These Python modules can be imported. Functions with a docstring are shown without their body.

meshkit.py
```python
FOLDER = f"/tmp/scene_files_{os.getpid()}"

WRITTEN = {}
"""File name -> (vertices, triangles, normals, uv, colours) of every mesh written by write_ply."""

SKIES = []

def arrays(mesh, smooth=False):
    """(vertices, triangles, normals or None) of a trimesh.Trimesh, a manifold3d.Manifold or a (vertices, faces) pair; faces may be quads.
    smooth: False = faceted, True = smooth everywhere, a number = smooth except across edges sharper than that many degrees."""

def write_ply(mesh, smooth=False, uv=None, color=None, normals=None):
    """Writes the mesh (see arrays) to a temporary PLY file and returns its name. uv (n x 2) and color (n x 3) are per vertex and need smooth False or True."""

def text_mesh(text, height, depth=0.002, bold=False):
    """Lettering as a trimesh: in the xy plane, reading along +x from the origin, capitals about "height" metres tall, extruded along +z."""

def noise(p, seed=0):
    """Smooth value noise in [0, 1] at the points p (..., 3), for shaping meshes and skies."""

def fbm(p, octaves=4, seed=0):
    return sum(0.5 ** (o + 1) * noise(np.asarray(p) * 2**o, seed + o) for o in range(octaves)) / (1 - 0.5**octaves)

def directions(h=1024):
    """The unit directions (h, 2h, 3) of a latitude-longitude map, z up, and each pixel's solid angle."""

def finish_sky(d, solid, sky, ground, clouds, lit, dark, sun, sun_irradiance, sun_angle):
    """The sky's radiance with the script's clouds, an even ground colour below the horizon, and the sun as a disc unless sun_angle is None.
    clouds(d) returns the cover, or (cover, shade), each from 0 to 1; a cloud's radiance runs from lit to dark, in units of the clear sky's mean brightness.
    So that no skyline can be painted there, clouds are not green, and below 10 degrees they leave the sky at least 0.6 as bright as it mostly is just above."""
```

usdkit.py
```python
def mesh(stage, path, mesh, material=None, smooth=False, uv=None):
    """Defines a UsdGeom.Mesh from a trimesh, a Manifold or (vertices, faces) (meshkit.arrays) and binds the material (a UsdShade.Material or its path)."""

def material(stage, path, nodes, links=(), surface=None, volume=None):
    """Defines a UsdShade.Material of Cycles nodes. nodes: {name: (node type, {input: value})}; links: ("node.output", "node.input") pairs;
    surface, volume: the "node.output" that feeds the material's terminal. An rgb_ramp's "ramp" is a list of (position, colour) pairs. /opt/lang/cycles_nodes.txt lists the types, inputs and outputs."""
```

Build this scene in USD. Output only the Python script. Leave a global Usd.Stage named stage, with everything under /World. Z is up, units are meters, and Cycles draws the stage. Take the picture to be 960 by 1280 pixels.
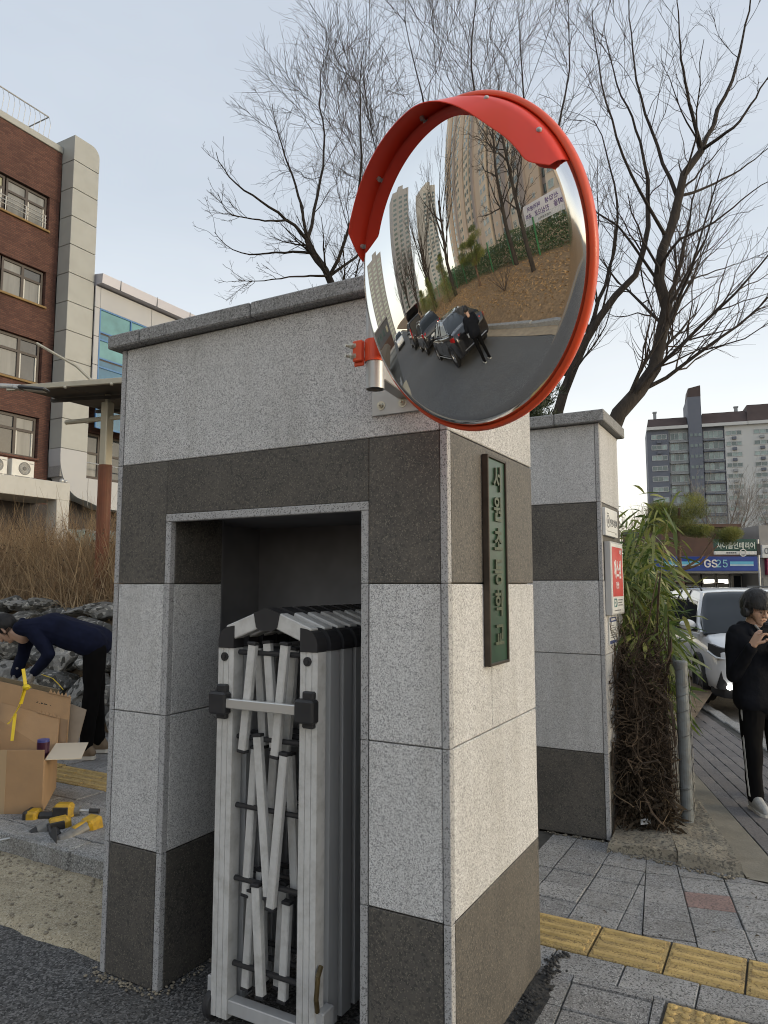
import math, random, numpy as np, trimesh, usdkit, meshkit
import manifold3d as m3
from shapely.geometry import Polygon
from pxr import Usd, UsdGeom, UsdLux, UsdShade, Gf, Sdf, Vt

# ---------------------------------------------------------------- camera, sky, sun
# world: x along the road (to the right), y into the school ground, z up; origin at the gate recess
stage = Usd.Stage.CreateInMemory()
UsdGeom.SetStageUpAxis(stage, UsdGeom.Tokens.z)
UsdGeom.SetStageMetersPerUnit(stage, 1.0)
UsdGeom.Xform.Define(stage, '/World')
UsdGeom.Scope.Define(stage, '/World/Looks')
A = np.array
EYE = A([2.3301, -2.2688, 1.65])
FWD = A([-0.48235, 0.87018, 0.10060]); FWD /= np.linalg.norm(FWD)
RGT = A([0.87462, 0.48481, 0.0]); RGT -= RGT @ FWD * FWD; RGT /= np.linalg.norm(RGT)
UPV = np.cross(RGT, FWD)
cam = UsdGeom.Camera.Define(stage, '/World/camera')
cam.CreateHorizontalApertureAttr(24.0); cam.CreateVerticalApertureAttr(32.0); cam.CreateFocalLengthAttr(22.5)
cam.CreateClippingRangeAttr(Gf.Vec2f(0.05, 2000))
cam.AddTransformOp().Set(Gf.Matrix4d(*RGT, 0, *UPV, 0, *(-FWD), 0, *EYE, 1))
cam.CreateExposureAttr(1.3)

SUN_EL, SUN_XY = math.radians(11), A([0.954, 0.30])
SUN = A([SUN_XY[0] * math.cos(SUN_EL), SUN_XY[1] * math.cos(SUN_EL), math.sin(SUN_EL)])
sun = UsdLux.DistantLight.Define(stage, '/World/sun')
sun.CreateIntensityAttr(0.12); sun.CreateAngleAttr(16.0); sun.CreateColorAttr(Gf.Vec3f(1.0, 0.90, 0.70)); sun.CreateNormalizeAttr(True)
_z = SUN; _x = np.cross([0, 0, 1], _z); _x /= np.linalg.norm(_x); _y = np.cross(_z, _x)
sun.AddTransformOp().Set(Gf.Matrix4d(*_x, 0, *_y, 0, *_z, 0, 0, 0, 60, 1))
sky = UsdLux.DomeLight.Define(stage, '/World/sky')
sky.CreateIntensityAttr(1.0)
usdkit.material(stage, '/World/Looks/sky', {
    's': ('sky_texture', {'sky_type': 'single_scattering', 'sun_disc': False, 'sun_elevation': SUN_EL, 'sun_rotation': math.atan2(*SUN_XY),
                          'air_density': 1.0, 'aerosol_density': 3.0, 'ozone_density': 1.0}),
    'x': ('separate_xyz', {}), 'v': ('rgb_ramp', {'ramp': [(0.0, (7.2, 6.5, 5.1)), (0.10, (5.9, 5.7, 5.1)), (0.25, (4.4, 4.5, 4.55)), (0.45, (3.4, 3.6, 3.85)), (0.65, (3.0, 3.25, 3.6)), (1.0, (2.8, 3.1, 3.5))]}),
    'tc': ('texture_coordinate', {}), 'mp': ('mapping', {'scale': (1.5, 1.5, 4.0)}),
    'n': ('noise_texture', {'scale': 1.3, 'detail': 4, 'roughness': 0.55}),
    'r': ('rgb_ramp', {'ramp': [(0.3, (0.66, 0.66, 0.66)), (0.75, (0.82, 0.82, 0.82))]}),
    'm': ('mix_color', {'use_clamp_result': False}),
    'b': ('background_shader', {'strength': 0.10})},
    [('tc.generated', 'mp.vector'), ('tc.generated', 'x.vector'), ('x.z', 'v.fac'), ('v.color', 'm.b'), ('mp.vector', 'n.vector'), ('n.fac', 'r.fac'), ('r.color', 'm.fac'), ('s.color', 'm.a'), ('m.result', 'b.color')], surface='b.background')
UsdShade.MaterialBindingAPI.Apply(sky.GetPrim()).Bind(UsdShade.Material.Get(stage, '/World/Looks/sky'))
sky.GetPrim().SetCustomDataByKey('kind', 'structure')

# ---------------------------------------------------------------- helpers
rng = np.random.default_rng(7)
random.seed(7)
PI = math.pi
used = {}
def numbered(parent, name):
    k = f'{parent}/{name}'
    n = used.get(k, 0); used[k] = n + 1
    return k if n == 0 else f'{k}_{n:03d}'
def tag(prim, label=None, cat=None, group=None, kind=None):
    for k, v in (('label', label), ('category', cat), ('group', group), ('kind', kind)):
        if v: prim.SetCustomDataByKey(k, v)
    return prim
def thing(name, label, cat, loc=(0, 0, 0), rz=0, group=None, scale=None):
    x = UsdGeom.Xform.Define(stage, numbered('/World', name))
    x.AddTranslateOp().Set(Gf.Vec3d(*map(float, loc)))
    if rz: x.AddRotateZOp().Set(float(rz))
    return tag(x.GetPrim(), label, cat, group)
def obj(name, mesh, mat, parent=None, label=None, cat=None, group=None, kind=None, smooth=False):
    path = numbered(str(parent.GetPath()) if parent else '/World', name)
    m = usdkit.mesh(stage, path, mesh, mat, smooth=smooth)
    return tag(m.GetPrim(), label, cat, group, kind)
def copy_of(root, loc, rz, label, group=None):
    x = UsdGeom.Xform.Define(stage, numbered('/World', root.GetName()))
    p = x.GetPrim(); p.GetReferences().AddInternalReference(root.GetPath())
    x.ClearXformOpOrder(); x.AddTranslateOp().Set(Gf.Vec3d(*map(float, loc))); x.AddRotateZOp().Set(float(rz))
    p.SetInstanceable(True)
    return tag(p, label, root.GetCustomDataByKey('category'), group)

def J(*ms):
    vs, fs, n = [], [], 0
    for m in (ms[0] if len(ms) == 1 and isinstance(ms[0], list) else ms):
        v, f = (np.asarray(m[0], float), np.asarray(m[1], int)) if isinstance(m, tuple) else (m.vertices, m.faces)
        if f.shape[1] == 4: f = np.vstack([f[:, [0, 1, 2]], f[:, [0, 2, 3]]])
        vs.append(v); fs.append(f + n); n += len(v)
    return np.vstack(vs), np.vstack(fs)
def X(m, M=None, t=(0, 0, 0)):
    v, f = m if isinstance(m, tuple) else (m.vertices, m.faces)
    v = np.asarray(v, float)
    if M is not None: v = v @ np.asarray(M).T
    return v + np.asarray(t, float), f
def rotz(a): c, s = math.cos(a), math.sin(a); return A([[c, -s, 0], [s, c, 0], [0, 0, 1]])
def rotx(a): c, s = math.cos(a), math.sin(a); return A([[1, 0, 0], [0, c, -s], [0, s, c]])
def roty(a): c, s = math.cos(a), math.sin(a); return A([[c, 0, s], [0, 1, 0], [-s, 0, c]])
_sg = A([[sx, sy, sz] for sx in (-1, 1) for sy in (-1, 1) for sz in (-1, 1)], float)
def _cv(h, c):
    out = []
    for s in _sg:
        for k in range(3):
            q = s * h - s * c * (1 - np.eye(3)[k]); out.append(q)
    return A(out)
_h = trimesh.convex.convex_hull(_cv(A([1., 1., 1.]), .2))
from scipy.spatial import cKDTree
_CF = cKDTree(_cv(A([1., 1., 1.]), .2)).query(_h.vertices)[1][_h.faces]
_BF = A([[0, 1, 3, 2], [4, 6, 7, 5], [0, 4, 5, 1], [2, 3, 7, 6], [0, 2, 6, 4], [1, 5, 7, 3]])
_BF = np.vstack([_BF[:, [0, 1, 2]], _BF[:, [0, 2, 3]]])
def box(x0, x1, y0, y1, z0, z1, ch=0.0):
    h, c = A([x1 - x0, y1 - y0, z1 - z0]) / 2, A([x0 + x1, y0 + y1, z0 + z1]) / 2
    return (_cv(h, min(ch, h.min() * .9)) + c, _CF) if ch else (_sg * h + c, _BF)
def obox(center, ax, ay, az, size, ch=0.0):
    """box of the given size, axes ax, ay, az (unit), about center"""
    v, f = box(-size[0] / 2, size[0] / 2, -size[1] / 2, size[1] / 2, -size[2] / 2, size[2] / 2, ch)
    return v @ A([ax, ay, az], float) + A(center), f
def frame_of(d):
    d = A(d, float) / np.linalg.norm(d)
    a = np.cross(d, [0, 0, 1.0] if abs(d[2]) < .95 else [1.0, 0, 0]); a /= np.linalg.norm(a)
    return d, a, np.cross(a, d)
def bar(p, q, wa, wb, ch=0.0):
    p, q = A(p, float), A(q, float); d, a, b = frame_of(q - p)
    return obox((p + q) / 2, a, b, d, (wa, wb, np.linalg.norm(q - p)), ch)
def tube(pts, rad, n=8, cap=True):
    pts = A(pts, float); k = len(pts); rad = np.broadcast_to(A(rad, float), (k,))
    t = np.gradient(pts, axis=0); t /= np.maximum(np.linalg.norm(t, axis=1, keepdims=True), 1e-9)
    a = np.cross(t[0], [0, 0, 1.0] if abs(t[0][2]) < .9 else [1.0, 0, 0]); a /= np.linalg.norm(a)
    ang = np.arange(n) * 2 * PI / n; ca, sa = np.cos(ang)[:, None], np.sin(ang)[:, None]
    vs = []
    for i in range(k):
        a = a - (a @ t[i]) * t[i]; a /= np.linalg.norm(a); b = np.cross(t[i], a)
        vs.append(pts[i] + rad[i] * (ca * a + sa * b))
    v = np.vstack(vs); i = np.arange(n); j = (i + 1) % n; f = []
    for r in range(k - 1):
        f.append(np.stack([r * n + i, r * n + j, (r + 1) * n + j, (r + 1) * n + i], 1))
    f = np.vstack(f); f = np.vstack([f[:, [0, 1, 2]], f[:, [0, 2, 3]]])
    if cap:
        v = np.vstack([v, pts[0], pts[-1]]); c0, c1 = k * n, k * n + 1
        f = np.vstack([f, np.stack([j, i, np.full(n, c0)], 1), np.stack([(k - 1) * n + i, (k - 1) * n + j, np.full(n, c1)], 1)])
    return v, f
def cyl(p, q, r, n=14, r2=None): return tube([p, q], [r, r if r2 is None else r2], n)
def lathe(prof, n=32, M=np.eye(3), t=(0, 0, 0), a0=0, a1=2 * PI, closed=True):
    prof = A(prof, float); k = len(prof); m = n if closed else n + 1
    an = a0 + (a1 - a0) * np.arange(m) / n
    v = np.stack([np.outer(np.cos(an), prof[:, 0]), np.outer(np.sin(an), prof[:, 0]), np.tile(prof[:, 1], (m, 1))], -1).reshape(-1, 3)
    f = []
    for i in range(n):
        a, b = i * k, ((i + 1) % m) * k
        for r in range(k - 1): f.append([a + r, b + r, b + r + 1, a + r + 1])
    return X((v, A(f)), M, t) if True else None
def quads(f): f = A(f); return np.vstack([f[:, [0, 1, 2]], f[:, [0, 2, 3]]]) if f.shape[1] == 4 else f
def prism(poly, h, M=np.eye(3), t=(0, 0, 0)):
    p = poly if isinstance(poly, Polygon) else Polygon(poly)
    if not p.exterior.is_ccw or True: p = Polygon(p.exterior.coords, [r.coords for r in p.interiors]).buffer(0)
    ps = [p] if p.geom_type == 'Polygon' else list(p.geoms)
    return J([X(trimesh.creation.extrude_polygon(q, h), M, t) for q in ps])
def grid(fn, us, vs):
    """fn(u, v) -> point arrays; a sheet"""
    Ug, Vg = np.meshgrid(us, vs, indexing='ij'); P = np.stack(fn(Ug, Vg), -1).reshape(-1, 3)
    nu, nv = len(us), len(vs); i, j = np.meshgrid(np.arange(nu - 1), np.arange(nv - 1), indexing='ij'); i, j = i.ravel(), j.ravel()
    return P, np.stack([i * nv + j, (i + 1) * nv + j, (i + 1) * nv + j + 1, i * nv + j + 1], 1)
def hull(pts): h = trimesh.convex.convex_hull(A(pts, float)); return A(h.vertices), A(h.faces)
def sph(c, r, n=2, s=(1, 1, 1)):
    m = trimesh.creation.icosphere(n, 1.0); return A(m.vertices) * r * A(s) + A(c), A(m.faces)

def glyph_mesh(text, h, depth=.003, gap=1.0, width=1.0, vertical=False):
    """Korean lettering in the xy plane, reading along +x (or down -y), h = letter height"""
    s = h / 88.0; out = []
    for i, c in enumerate(text):
        if c == ' ': continue
        for p in GLYPHS[c].split('|'):
            rings = [[tuple(map(int, q.split(','))) for q in r.split(' ')] for r in p.split('/')]
            pg = Polygon(rings[0], rings[1:]).buffer(0)
            for g in ([pg] if pg.geom_type == 'Polygon' else pg.geoms):
                m = trimesh.creation.extrude_polygon(g, depth / s)
                v = A(m.vertices) * s * A([width, 1, 1])
                v += A([0, -i * h * 1.12 * gap, 0]) if vertical else A([i * h * 1.03 * gap * width, 0, 0])
                out.append((v, m.faces))
    return J(out)

# ---------------------------------------------------------------- materials
mats = {}
def mat(name, base, rough=.6, metal=0.0, var=0.0, scale=8.0, detail=4, bump=0.0, bscale=None, spec=.5, stretch=(1, 1, 1), coat=0.0, fleck=None, rnd=0.0, trans=0.0, emis=None, dirt=None):
    """principled paint with noise variation var (relative), bump (m), fleck = (colour, cell size m, share), dirt = (colour, scale, amount), rnd: tone varies from object to object"""
    if name in mats: return mats[name]
    b = A(base, float)
    nodes = {'p': ('principled_bsdf', {'roughness': rough, 'metallic': metal, 'specular_ior_level': spec, 'coat_weight': coat, 'base_color': tuple(b)})}
    links = []; col = None
    nodes['g'] = ('geometry', {}); nodes['mp'] = ('mapping', {'scale': stretch}); links.append(('g.position', 'mp.vector'))
    if var:
        nodes['n'] = ('noise_texture', {'scale': scale, 'detail': detail, 'roughness': .6})
        nodes['r'] = ('rgb_ramp', {'ramp': [(.28, tuple(b * (1 - var))), (.72, tuple(np.minimum(b * (1 + var), .95)))]})
        links += [('mp.vector', 'n.vector'), ('n.fac', 'r.fac')]; col = 'r.color'
    if fleck:
        for q, (fc, size, share) in enumerate(fleck):
            nodes[f'v{q}'] = ('voronoi_texture', {'scale': 1.0 / size, 'randomness': 1.0})
            nodes[f's{q}'] = ('separate_color', {})
            nodes[f'l{q}'] = ('rgb_ramp', {'ramp': [(share, (1, 1, 1)), (min(share + .04, 1), (0, 0, 0))]})
            nodes[f'm{q}'] = ('mix_color', {'b': tuple(fc), 'a': tuple(b)})
            links += [('g.position', f'v{q}.vector'), (f'v{q}.color', f's{q}.color'), (f's{q}.{"rgb"[q % 3]}', f'l{q}.fac'), (f'l{q}.color', f'm{q}.fac')]
            if col: links.append((col, f'm{q}.a'))
            col = f'm{q}.result'
    if dirt:
        dc, ds, da = dirt
        nodes['dn'] = ('noise_texture', {'scale': ds, 'detail': 6, 'roughness': .65})
        nodes['dr'] = ('rgb_ramp', {'ramp': [(.45, (0, 0, 0)), (.75, (da,) * 3)]})
        nodes['dm'] = ('mix_color', {'b': tuple(dc), 'a': tuple(b)})
        links += [('mp.vector', 'dn.vector'), ('dn.fac', 'dr.fac'), ('dr.color', 'dm.fac')]
        if col: links.append((col, 'dm.a'))
        col = 'dm.result'
    if rnd:
        nodes['oi'] = ('object_info', {})
        nodes['or'] = ('rgb_ramp', {'ramp': [(0, (1 - rnd,) * 3), (1, (1 + rnd,) * 3)]})
        nodes['om'] = ('mix_color', {'blend_type': 'multiply', 'fac': 1.0, 'a': tuple(b), 'use_clamp_result': False})
        links += [('oi.random', 'or.fac'), ('or.color', 'om.b')]
        if col: links.append((col, 'om.a'))
        col = 'om.result'
    if col: links.append((col, 'p.base_color'))
    if bump:
        nodes['bn'] = ('noise_texture', {'scale': bscale or scale * 3, 'detail': 4, 'roughness': .6})
        nodes['bu'] = ('bump', {'distance': bump, 'strength': 1.0})
        links += [('mp.vector', 'bn.vector'), ('bn.fac', 'bu.height'), ('bu.normal', 'p.normal')]
    if emis: nodes['p'][1].update({'emission_color': emis[0], 'emission_strength': emis[1]})
    surf = 'p.BSDF'
    if trans:
        nodes['t'] = ('translucent_bsdf', {'color': tuple(np.minimum(b * 1.6, .9))}); nodes['x'] = ('mix_closure', {'fac': trans})
        links += [('p.BSDF', 'x.closure1'), ('t.BSDF', 'x.closure2')]; surf = 'x.closure'
        if col: links.append((col, 't.color'))
    mats[name] = usdkit.material(stage, '/World/Looks/' + name, nodes, links, surface=surf)
    return mats[name]
def window_glass(name, tint, rough=.03, spec=.8):
    if name not in mats:
        mats[name] = mat(name, tint, rough=rough, spec=spec, var=.35, scale=.7)
    return mats[name]

G_LIGHT = mat('granite_light', (.45, .45, .45), .8, var=.06, scale=.9, fleck=[((.26, .26, .265), .0038, .34), ((.62, .62, .615), .0034, .40)], bump=.0012, bscale=200, dirt=((.23, .22, .195), 5.0, .40), rnd=.06, stretch=(1, 1, .16))
G_TRIM = mat('granite_trim', (.36, .36, .365), .7, var=.1, scale=2.0, fleck=[((.16, .16, .16), .004, .25), ((.40, .40, .40), .004, .25)])
G_DARK = mat('granite_dark', (.082, .076, .068), .62, var=.22, scale=3.0, detail=8, fleck=[((.050, .048, .045), .008, .22), ((.16, .145, .12), .004, .10)], bump=.0012, bscale=90, dirt=((.14, .125, .105), 7.0, .40), rnd=.1)
MORTAR = mat('mortar', (.23, .23, .23), .95, var=.2, scale=20)
PLASTER = mat('recess_plaster', (.22, .22, .235), .9, var=.25, scale=2.5, bump=.001, bscale=60)
GLYPHS = {'교': '3,3 4,13 22,13 22,41 24,42 34,41 34,13 43,13 43,39 45,42 53,42 55,41 55,13 85,12 84,2|11,72 76,72 76,41 73,21 66,20 61,22 64,40 64,62 12,62',
 '니': '66,-10 66,81 77,81 78,-9|8,72 20,72 20,23 42,24 60,27 62,22 61,16 31,12 8,13',
 '다': '62,-10 62,81 73,81 74,47 86,47 88,45 88,37 74,36 74,-8 72,-11|7,73 51,72 51,64 49,62 18,62 18,23 33,22 57,25 57,14 30,11 7,12',
 '등': '3,39 84,40 85,29 4,29|12,5 12,10 16,18 25,23 34,25 54,25 63,23 69,20 74,15 76,9 74,0 69,-5 54,-10 34,-10 25,-8 16,-3/25,6 31,1 51,0 61,3 64,7 61,12 57,14 37,15 28,13 24,9|13,78 75,78 76,70 74,67 25,67 25,56 74,55 76,54 76,45 13,44',
 '러': '6,11 6,48 37,50 37,62 8,62 6,63 7,73 48,73 49,47 65,48 66,80 78,81 78,-10 68,-11 66,-9 66,37 50,37 49,40 47,38 18,38 18,21 34,21 55,24 56,14 43,11 28,10',
 '로': '3,1 4,11 38,11 38,23 13,24 13,54 64,55 64,64 14,64 12,66 13,75 75,75 75,44 24,44 24,35 77,34 78,25 76,23 50,23 50,11 85,11 85,1',
 '른': '3,22 3,32 5,33 85,32 85,22|13,18 25,18 25,2 76,2 77,-8 15,-9 13,-8|13,62 63,64 62,68 13,68 13,78 75,78 75,53 26,53 25,48 76,47 77,37 13,37',
 '름': '3,36 85,36 85,26 3,26|13,63 63,65 62,69 13,69 13,79 75,79 75,54 26,54 25,51 76,50 77,40 13,40|13,20 75,21 75,-9 14,-9/26,11 25,2 64,2 64,11',
 '리': '66,-10 66,80 77,81 78,-10|8,12 8,48 38,48 40,50 40,62 10,62 8,63 8,73 51,73 52,39 20,38 20,22 40,22 61,25 63,18 62,14 36,11',
 '바': '62,-10 62,81 73,81 74,47 87,47 88,37 74,36 74,-8 73,-10|6,73 18,73 18,51 38,51 39,73 51,73 51,12 49,10 8,10 6,12/18,22 39,21 39,41 18,41',
 '분': '3,35 85,35 85,25 51,25 51,9 49,7 41,7 39,8 39,23 38,25 3,25|13,19 25,18 25,2 76,2 77,-7 75,-9 15,-9 13,-8|13,77 24,78 25,67 62,67 64,78 74,78 75,40 14,40/25,51 63,50 63,57 25,57',
 '산': '62,80 74,81 74,55 87,54 86,44 74,44 74,13 62,14|16,22 28,22 28,2 77,2 78,-8 18,-9 16,-7|2,33 3,35 12,39 21,49 24,58 25,76 36,75 36,58 40,49 48,41 57,37 57,33 53,27 47,28 42,31 31,43 22,32 11,25 7,25',
 '생': '3,34 3,37 14,44 20,54 22,76 31,76 33,74 34,53 42,43 49,40 50,79 61,79 61,58 67,58 68,80 80,80 80,24 70,22 78,16 80,12 80,3 78,-1 72,-6 59,-10 40,-10 31,-8 25,-5 20,0 18,7 20,15 25,20 31,23 50,25 50,35 45,30 42,30 35,34 27,43 23,37 12,28 7,28/58,25 69,22 68,47 61,47 61,26/31,6 37,1 56,0 66,3 68,5 68,9 62,14 43,15 34,13 30,9',
 '서': '46,42 46,50 48,52 66,52 66,80 78,81 78,-10 68,-11 66,-9 66,41|3,15 3,18 9,21 16,28 24,44 25,73 36,74 37,53 40,40 45,31 54,22 60,19 59,16 54,10 49,11 38,21 31,32 23,18 11,8 9,8',
 '셈': '19,25 69,25 68,80 80,80 79,-9 20,-9/32,15 31,2 68,2 68,15|38,52 39,62 51,62 51,78 63,79 62,27 51,28 51,51|3,35 3,38 8,40 19,53 21,61 21,76 32,76 33,56 38,47 49,40 46,32 44,30 40,31 33,36 27,44 22,37 12,29 7,29',
 '스': '3,11 85,12 86,4 84,1 4,1|6,34 7,37 21,42 31,50 37,60 38,75 49,75 50,62 55,52 63,44 82,36 78,27 72,27 56,35 44,48 34,37 21,29 10,27',
 '시': '66,80 78,80 77,-10 66,-9|2,16 3,19 10,22 16,28 23,40 26,55 26,73 37,73 38,49 41,39 49,27 59,21 61,17 55,10 52,10 38,22 32,32 24,19 14,10 8,8',
 '신': '18,22 30,22 30,2 80,2 81,-7 79,-9 20,-9 18,-8|66,14 66,81 77,81 78,14|4,32 4,35 6,37 12,39 20,47 25,59 26,76 37,76 38,58 42,49 50,41 59,37 56,29 52,27 40,34 31,44 22,32 12,26 8,26',
 '심': '18,26 68,26 68,28 66,28 66,81 78,80 78,28 76,27 78,26 77,-9 19,-9/31,16 30,2 66,2 66,16|4,36 4,40 15,45 23,55 25,62 26,78 37,77 38,60 41,54 51,44 59,41 58,36 54,31 41,37 32,47 22,36 12,30 8,30',
 '아': '62,81 73,81 74,79 74,46 88,45 87,35 74,35 74,-8 71,-11 62,-10|4,35 4,49 7,60 16,71 23,74 33,74 38,72 45,66 50,56 52,40 48,22 41,13 32,9 23,9 16,12 10,18 6,26/17,33 19,25 25,20 33,21 38,28 40,36 39,53 36,59 31,63 23,62 17,54',
 '안': '62,80 74,81 74,55 87,54 86,44 74,44 74,13 62,14|16,-8 17,23 28,23 28,2 78,1 78,-8 76,-9|4,50 5,59 8,65 14,71 24,75 34,75 44,71 50,65 54,53 53,44 50,38 44,32 34,28 24,28 14,32 6,41/17,48 21,41 25,39 33,39 40,44 42,48 42,55 36,63 25,64 18,59 16,54',
 '어': '4,39 5,53 10,65 16,71 23,74 33,74 40,71 49,59 51,48 66,48 66,80 78,81 78,-10 68,-11 66,-9 66,38 52,38 49,25 45,17 41,13 32,9 23,9 16,12 9,20 6,27/16,48 18,28 23,21 30,20 36,24 40,35 40,48 37,58 33,62 25,63 19,58',
 '여': '4,39 7,59 10,65 16,71 23,74 33,74 40,71 47,62 66,62 66,80 78,81 78,-10 68,-11 66,-9 66,23 47,23 44,16 36,10 20,10 15,13 9,20 6,27/51,35 66,34 66,51 51,51/16,48 18,28 23,21 30,20 36,24 40,35 40,47 36,59 33,62 25,63 19,58',
 '연': '19,22 31,22 31,2 80,2 81,-7 79,-9 21,-9 19,-8|4,48 4,56 8,66 14,72 20,75 33,76 40,74 46,68 65,68 66,80 78,81 78,13 68,12 66,14 66,36 47,36 38,29 23,28 15,31 9,36/53,48 66,47 66,57 52,57/16,57 18,43 22,40 35,40 41,47 41,56 36,63 32,65 25,65 21,63',
 '예': '69,81 81,80 80,-10 69,-10|4,33 5,56 10,67 14,71 20,74 28,74 36,70 42,60 52,60 52,79 63,79 63,-6 52,-5 52,23 42,23 38,15 33,11 28,9 20,9 10,16 6,24/45,35 52,34 52,49 45,49/15,47 17,27 21,21 29,22 33,31 34,43 32,56 28,62 21,62 17,56',
 '원': '2,37 4,41 40,41 62,43 63,34 39,31 39,14 27,14 27,2 79,2 80,-8 15,-8 15,21 27,21 27,30 4,30|48,21 49,30 66,30 66,81 77,81 78,12 66,11 66,20|9,58 11,69 16,74 27,78 38,78 49,74 54,69 56,63 54,52 49,47 38,43 27,43 16,47 11,52/22,57 28,53 37,53 43,56 44,63 40,67 28,68 22,65',
 '으': '3,2 4,12 85,12 86,10 86,4 84,1|10,49 14,63 25,72 35,75 53,75 63,72 73,64 76,59 78,50 74,36 68,30 58,25 44,23 30,25 20,30 14,36/22,52 24,42 31,36 39,34 49,34 57,36 64,42 66,51 64,57 54,64 39,65 28,61 24,57',
 '을': '3,43 85,43 85,34 4,33|13,-9 13,16 63,17 62,20 13,20 13,30 74,30 74,6 25,6 24,2 77,1 78,-8|11,62 13,70 18,75 36,80 52,80 63,78 70,75 76,68 76,58 70,51 53,46 35,46 22,49 13,56/25,61 30,57 35,56 52,56 62,59 64,61 64,64 57,69 37,70 26,67 24,65',
 '의': '5,9 3,19 5,20 37,20 63,23 64,16 66,16 66,81 77,81 77,-10 66,-10 66,15 61,12 46,10|8,46 8,58 11,65 17,71 28,75 38,75 47,72 54,66 58,58 58,47 55,40 49,34 38,30 27,30 17,34 11,40/21,59 20,48 24,43 28,41 37,41 45,46 46,57 40,63 29,64',
 '이': '66,-10 66,81 77,81 78,-10|6,34 7,54 10,62 18,71 25,74 35,74 42,71 48,65 54,49 54,34 48,18 42,12 35,9 25,9 18,12 9,23/19,33 21,25 27,20 35,21 40,27 42,34 42,50 39,58 33,63 25,62 19,54',
 '인': '18,23 30,23 30,2 80,2 81,-7 79,-9 20,-9 18,-8|66,14 66,80 77,81 78,14|5,46 5,57 7,63 13,70 24,75 34,75 43,72 49,67 54,56 53,43 49,36 43,31 35,28 24,28 16,31 9,37/18,46 23,40 36,40 42,47 42,56 36,63 25,64 21,62 17,57',
 '입': '18,29 29,30 30,19 66,19 67,30 66,31 66,81 78,80 77,-9 19,-9/31,9 30,2 66,2 66,9|5,49 5,61 8,67 14,73 24,77 35,77 45,73 51,67 54,60 54,50 51,43 45,37 35,33 24,33 15,36 10,40/18,50 20,46 24,44 35,44 41,49 42,59 37,65 24,66 17,60',
 '전': '19,22 29,23 31,21 31,2 80,2 81,-7 79,-9 21,-9 19,-8|49,47 50,57 66,57 66,80 78,81 78,13 66,14 66,46|3,31 3,34 11,37 19,44 25,58 25,63 6,64 6,74 56,73 56,64 37,62 38,53 42,46 50,39 58,36 58,33 53,26 50,26 41,31 31,42 20,29 11,24 8,24',
 '지': '66,-10 66,81 77,81 78,-9|3,13 3,16 9,19 19,30 24,40 26,51 26,61 7,61 6,72 57,72 57,61 38,61 38,47 41,37 46,29 53,22 61,18 58,11 56,9 52,9 47,12 37,22 32,30 23,16 14,8 9,6',
 '진': '18,-8 19,23 30,22 30,2 80,2 81,0 81,-7 79,-9|66,14 66,81 77,81 78,14|4,31 6,35 14,38 21,45 26,57 26,63 6,64 7,74 57,74 58,65 56,63 38,62 38,56 42,47 49,40 60,35 55,26 51,26 42,31 33,41 25,32 12,24 9,24',
 '초': '3,10 38,11 38,30 49,31 50,11 85,11 86,3 84,0 4,0|7,31 9,35 20,37 29,42 34,47 38,56 37,57 11,57 10,67 38,68 39,79 50,79 50,68 78,67 77,57 50,56 52,50 59,42 68,37 81,34 81,31 77,24 69,25 57,30 51,34 44,42 33,31 19,25 11,24',
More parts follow.
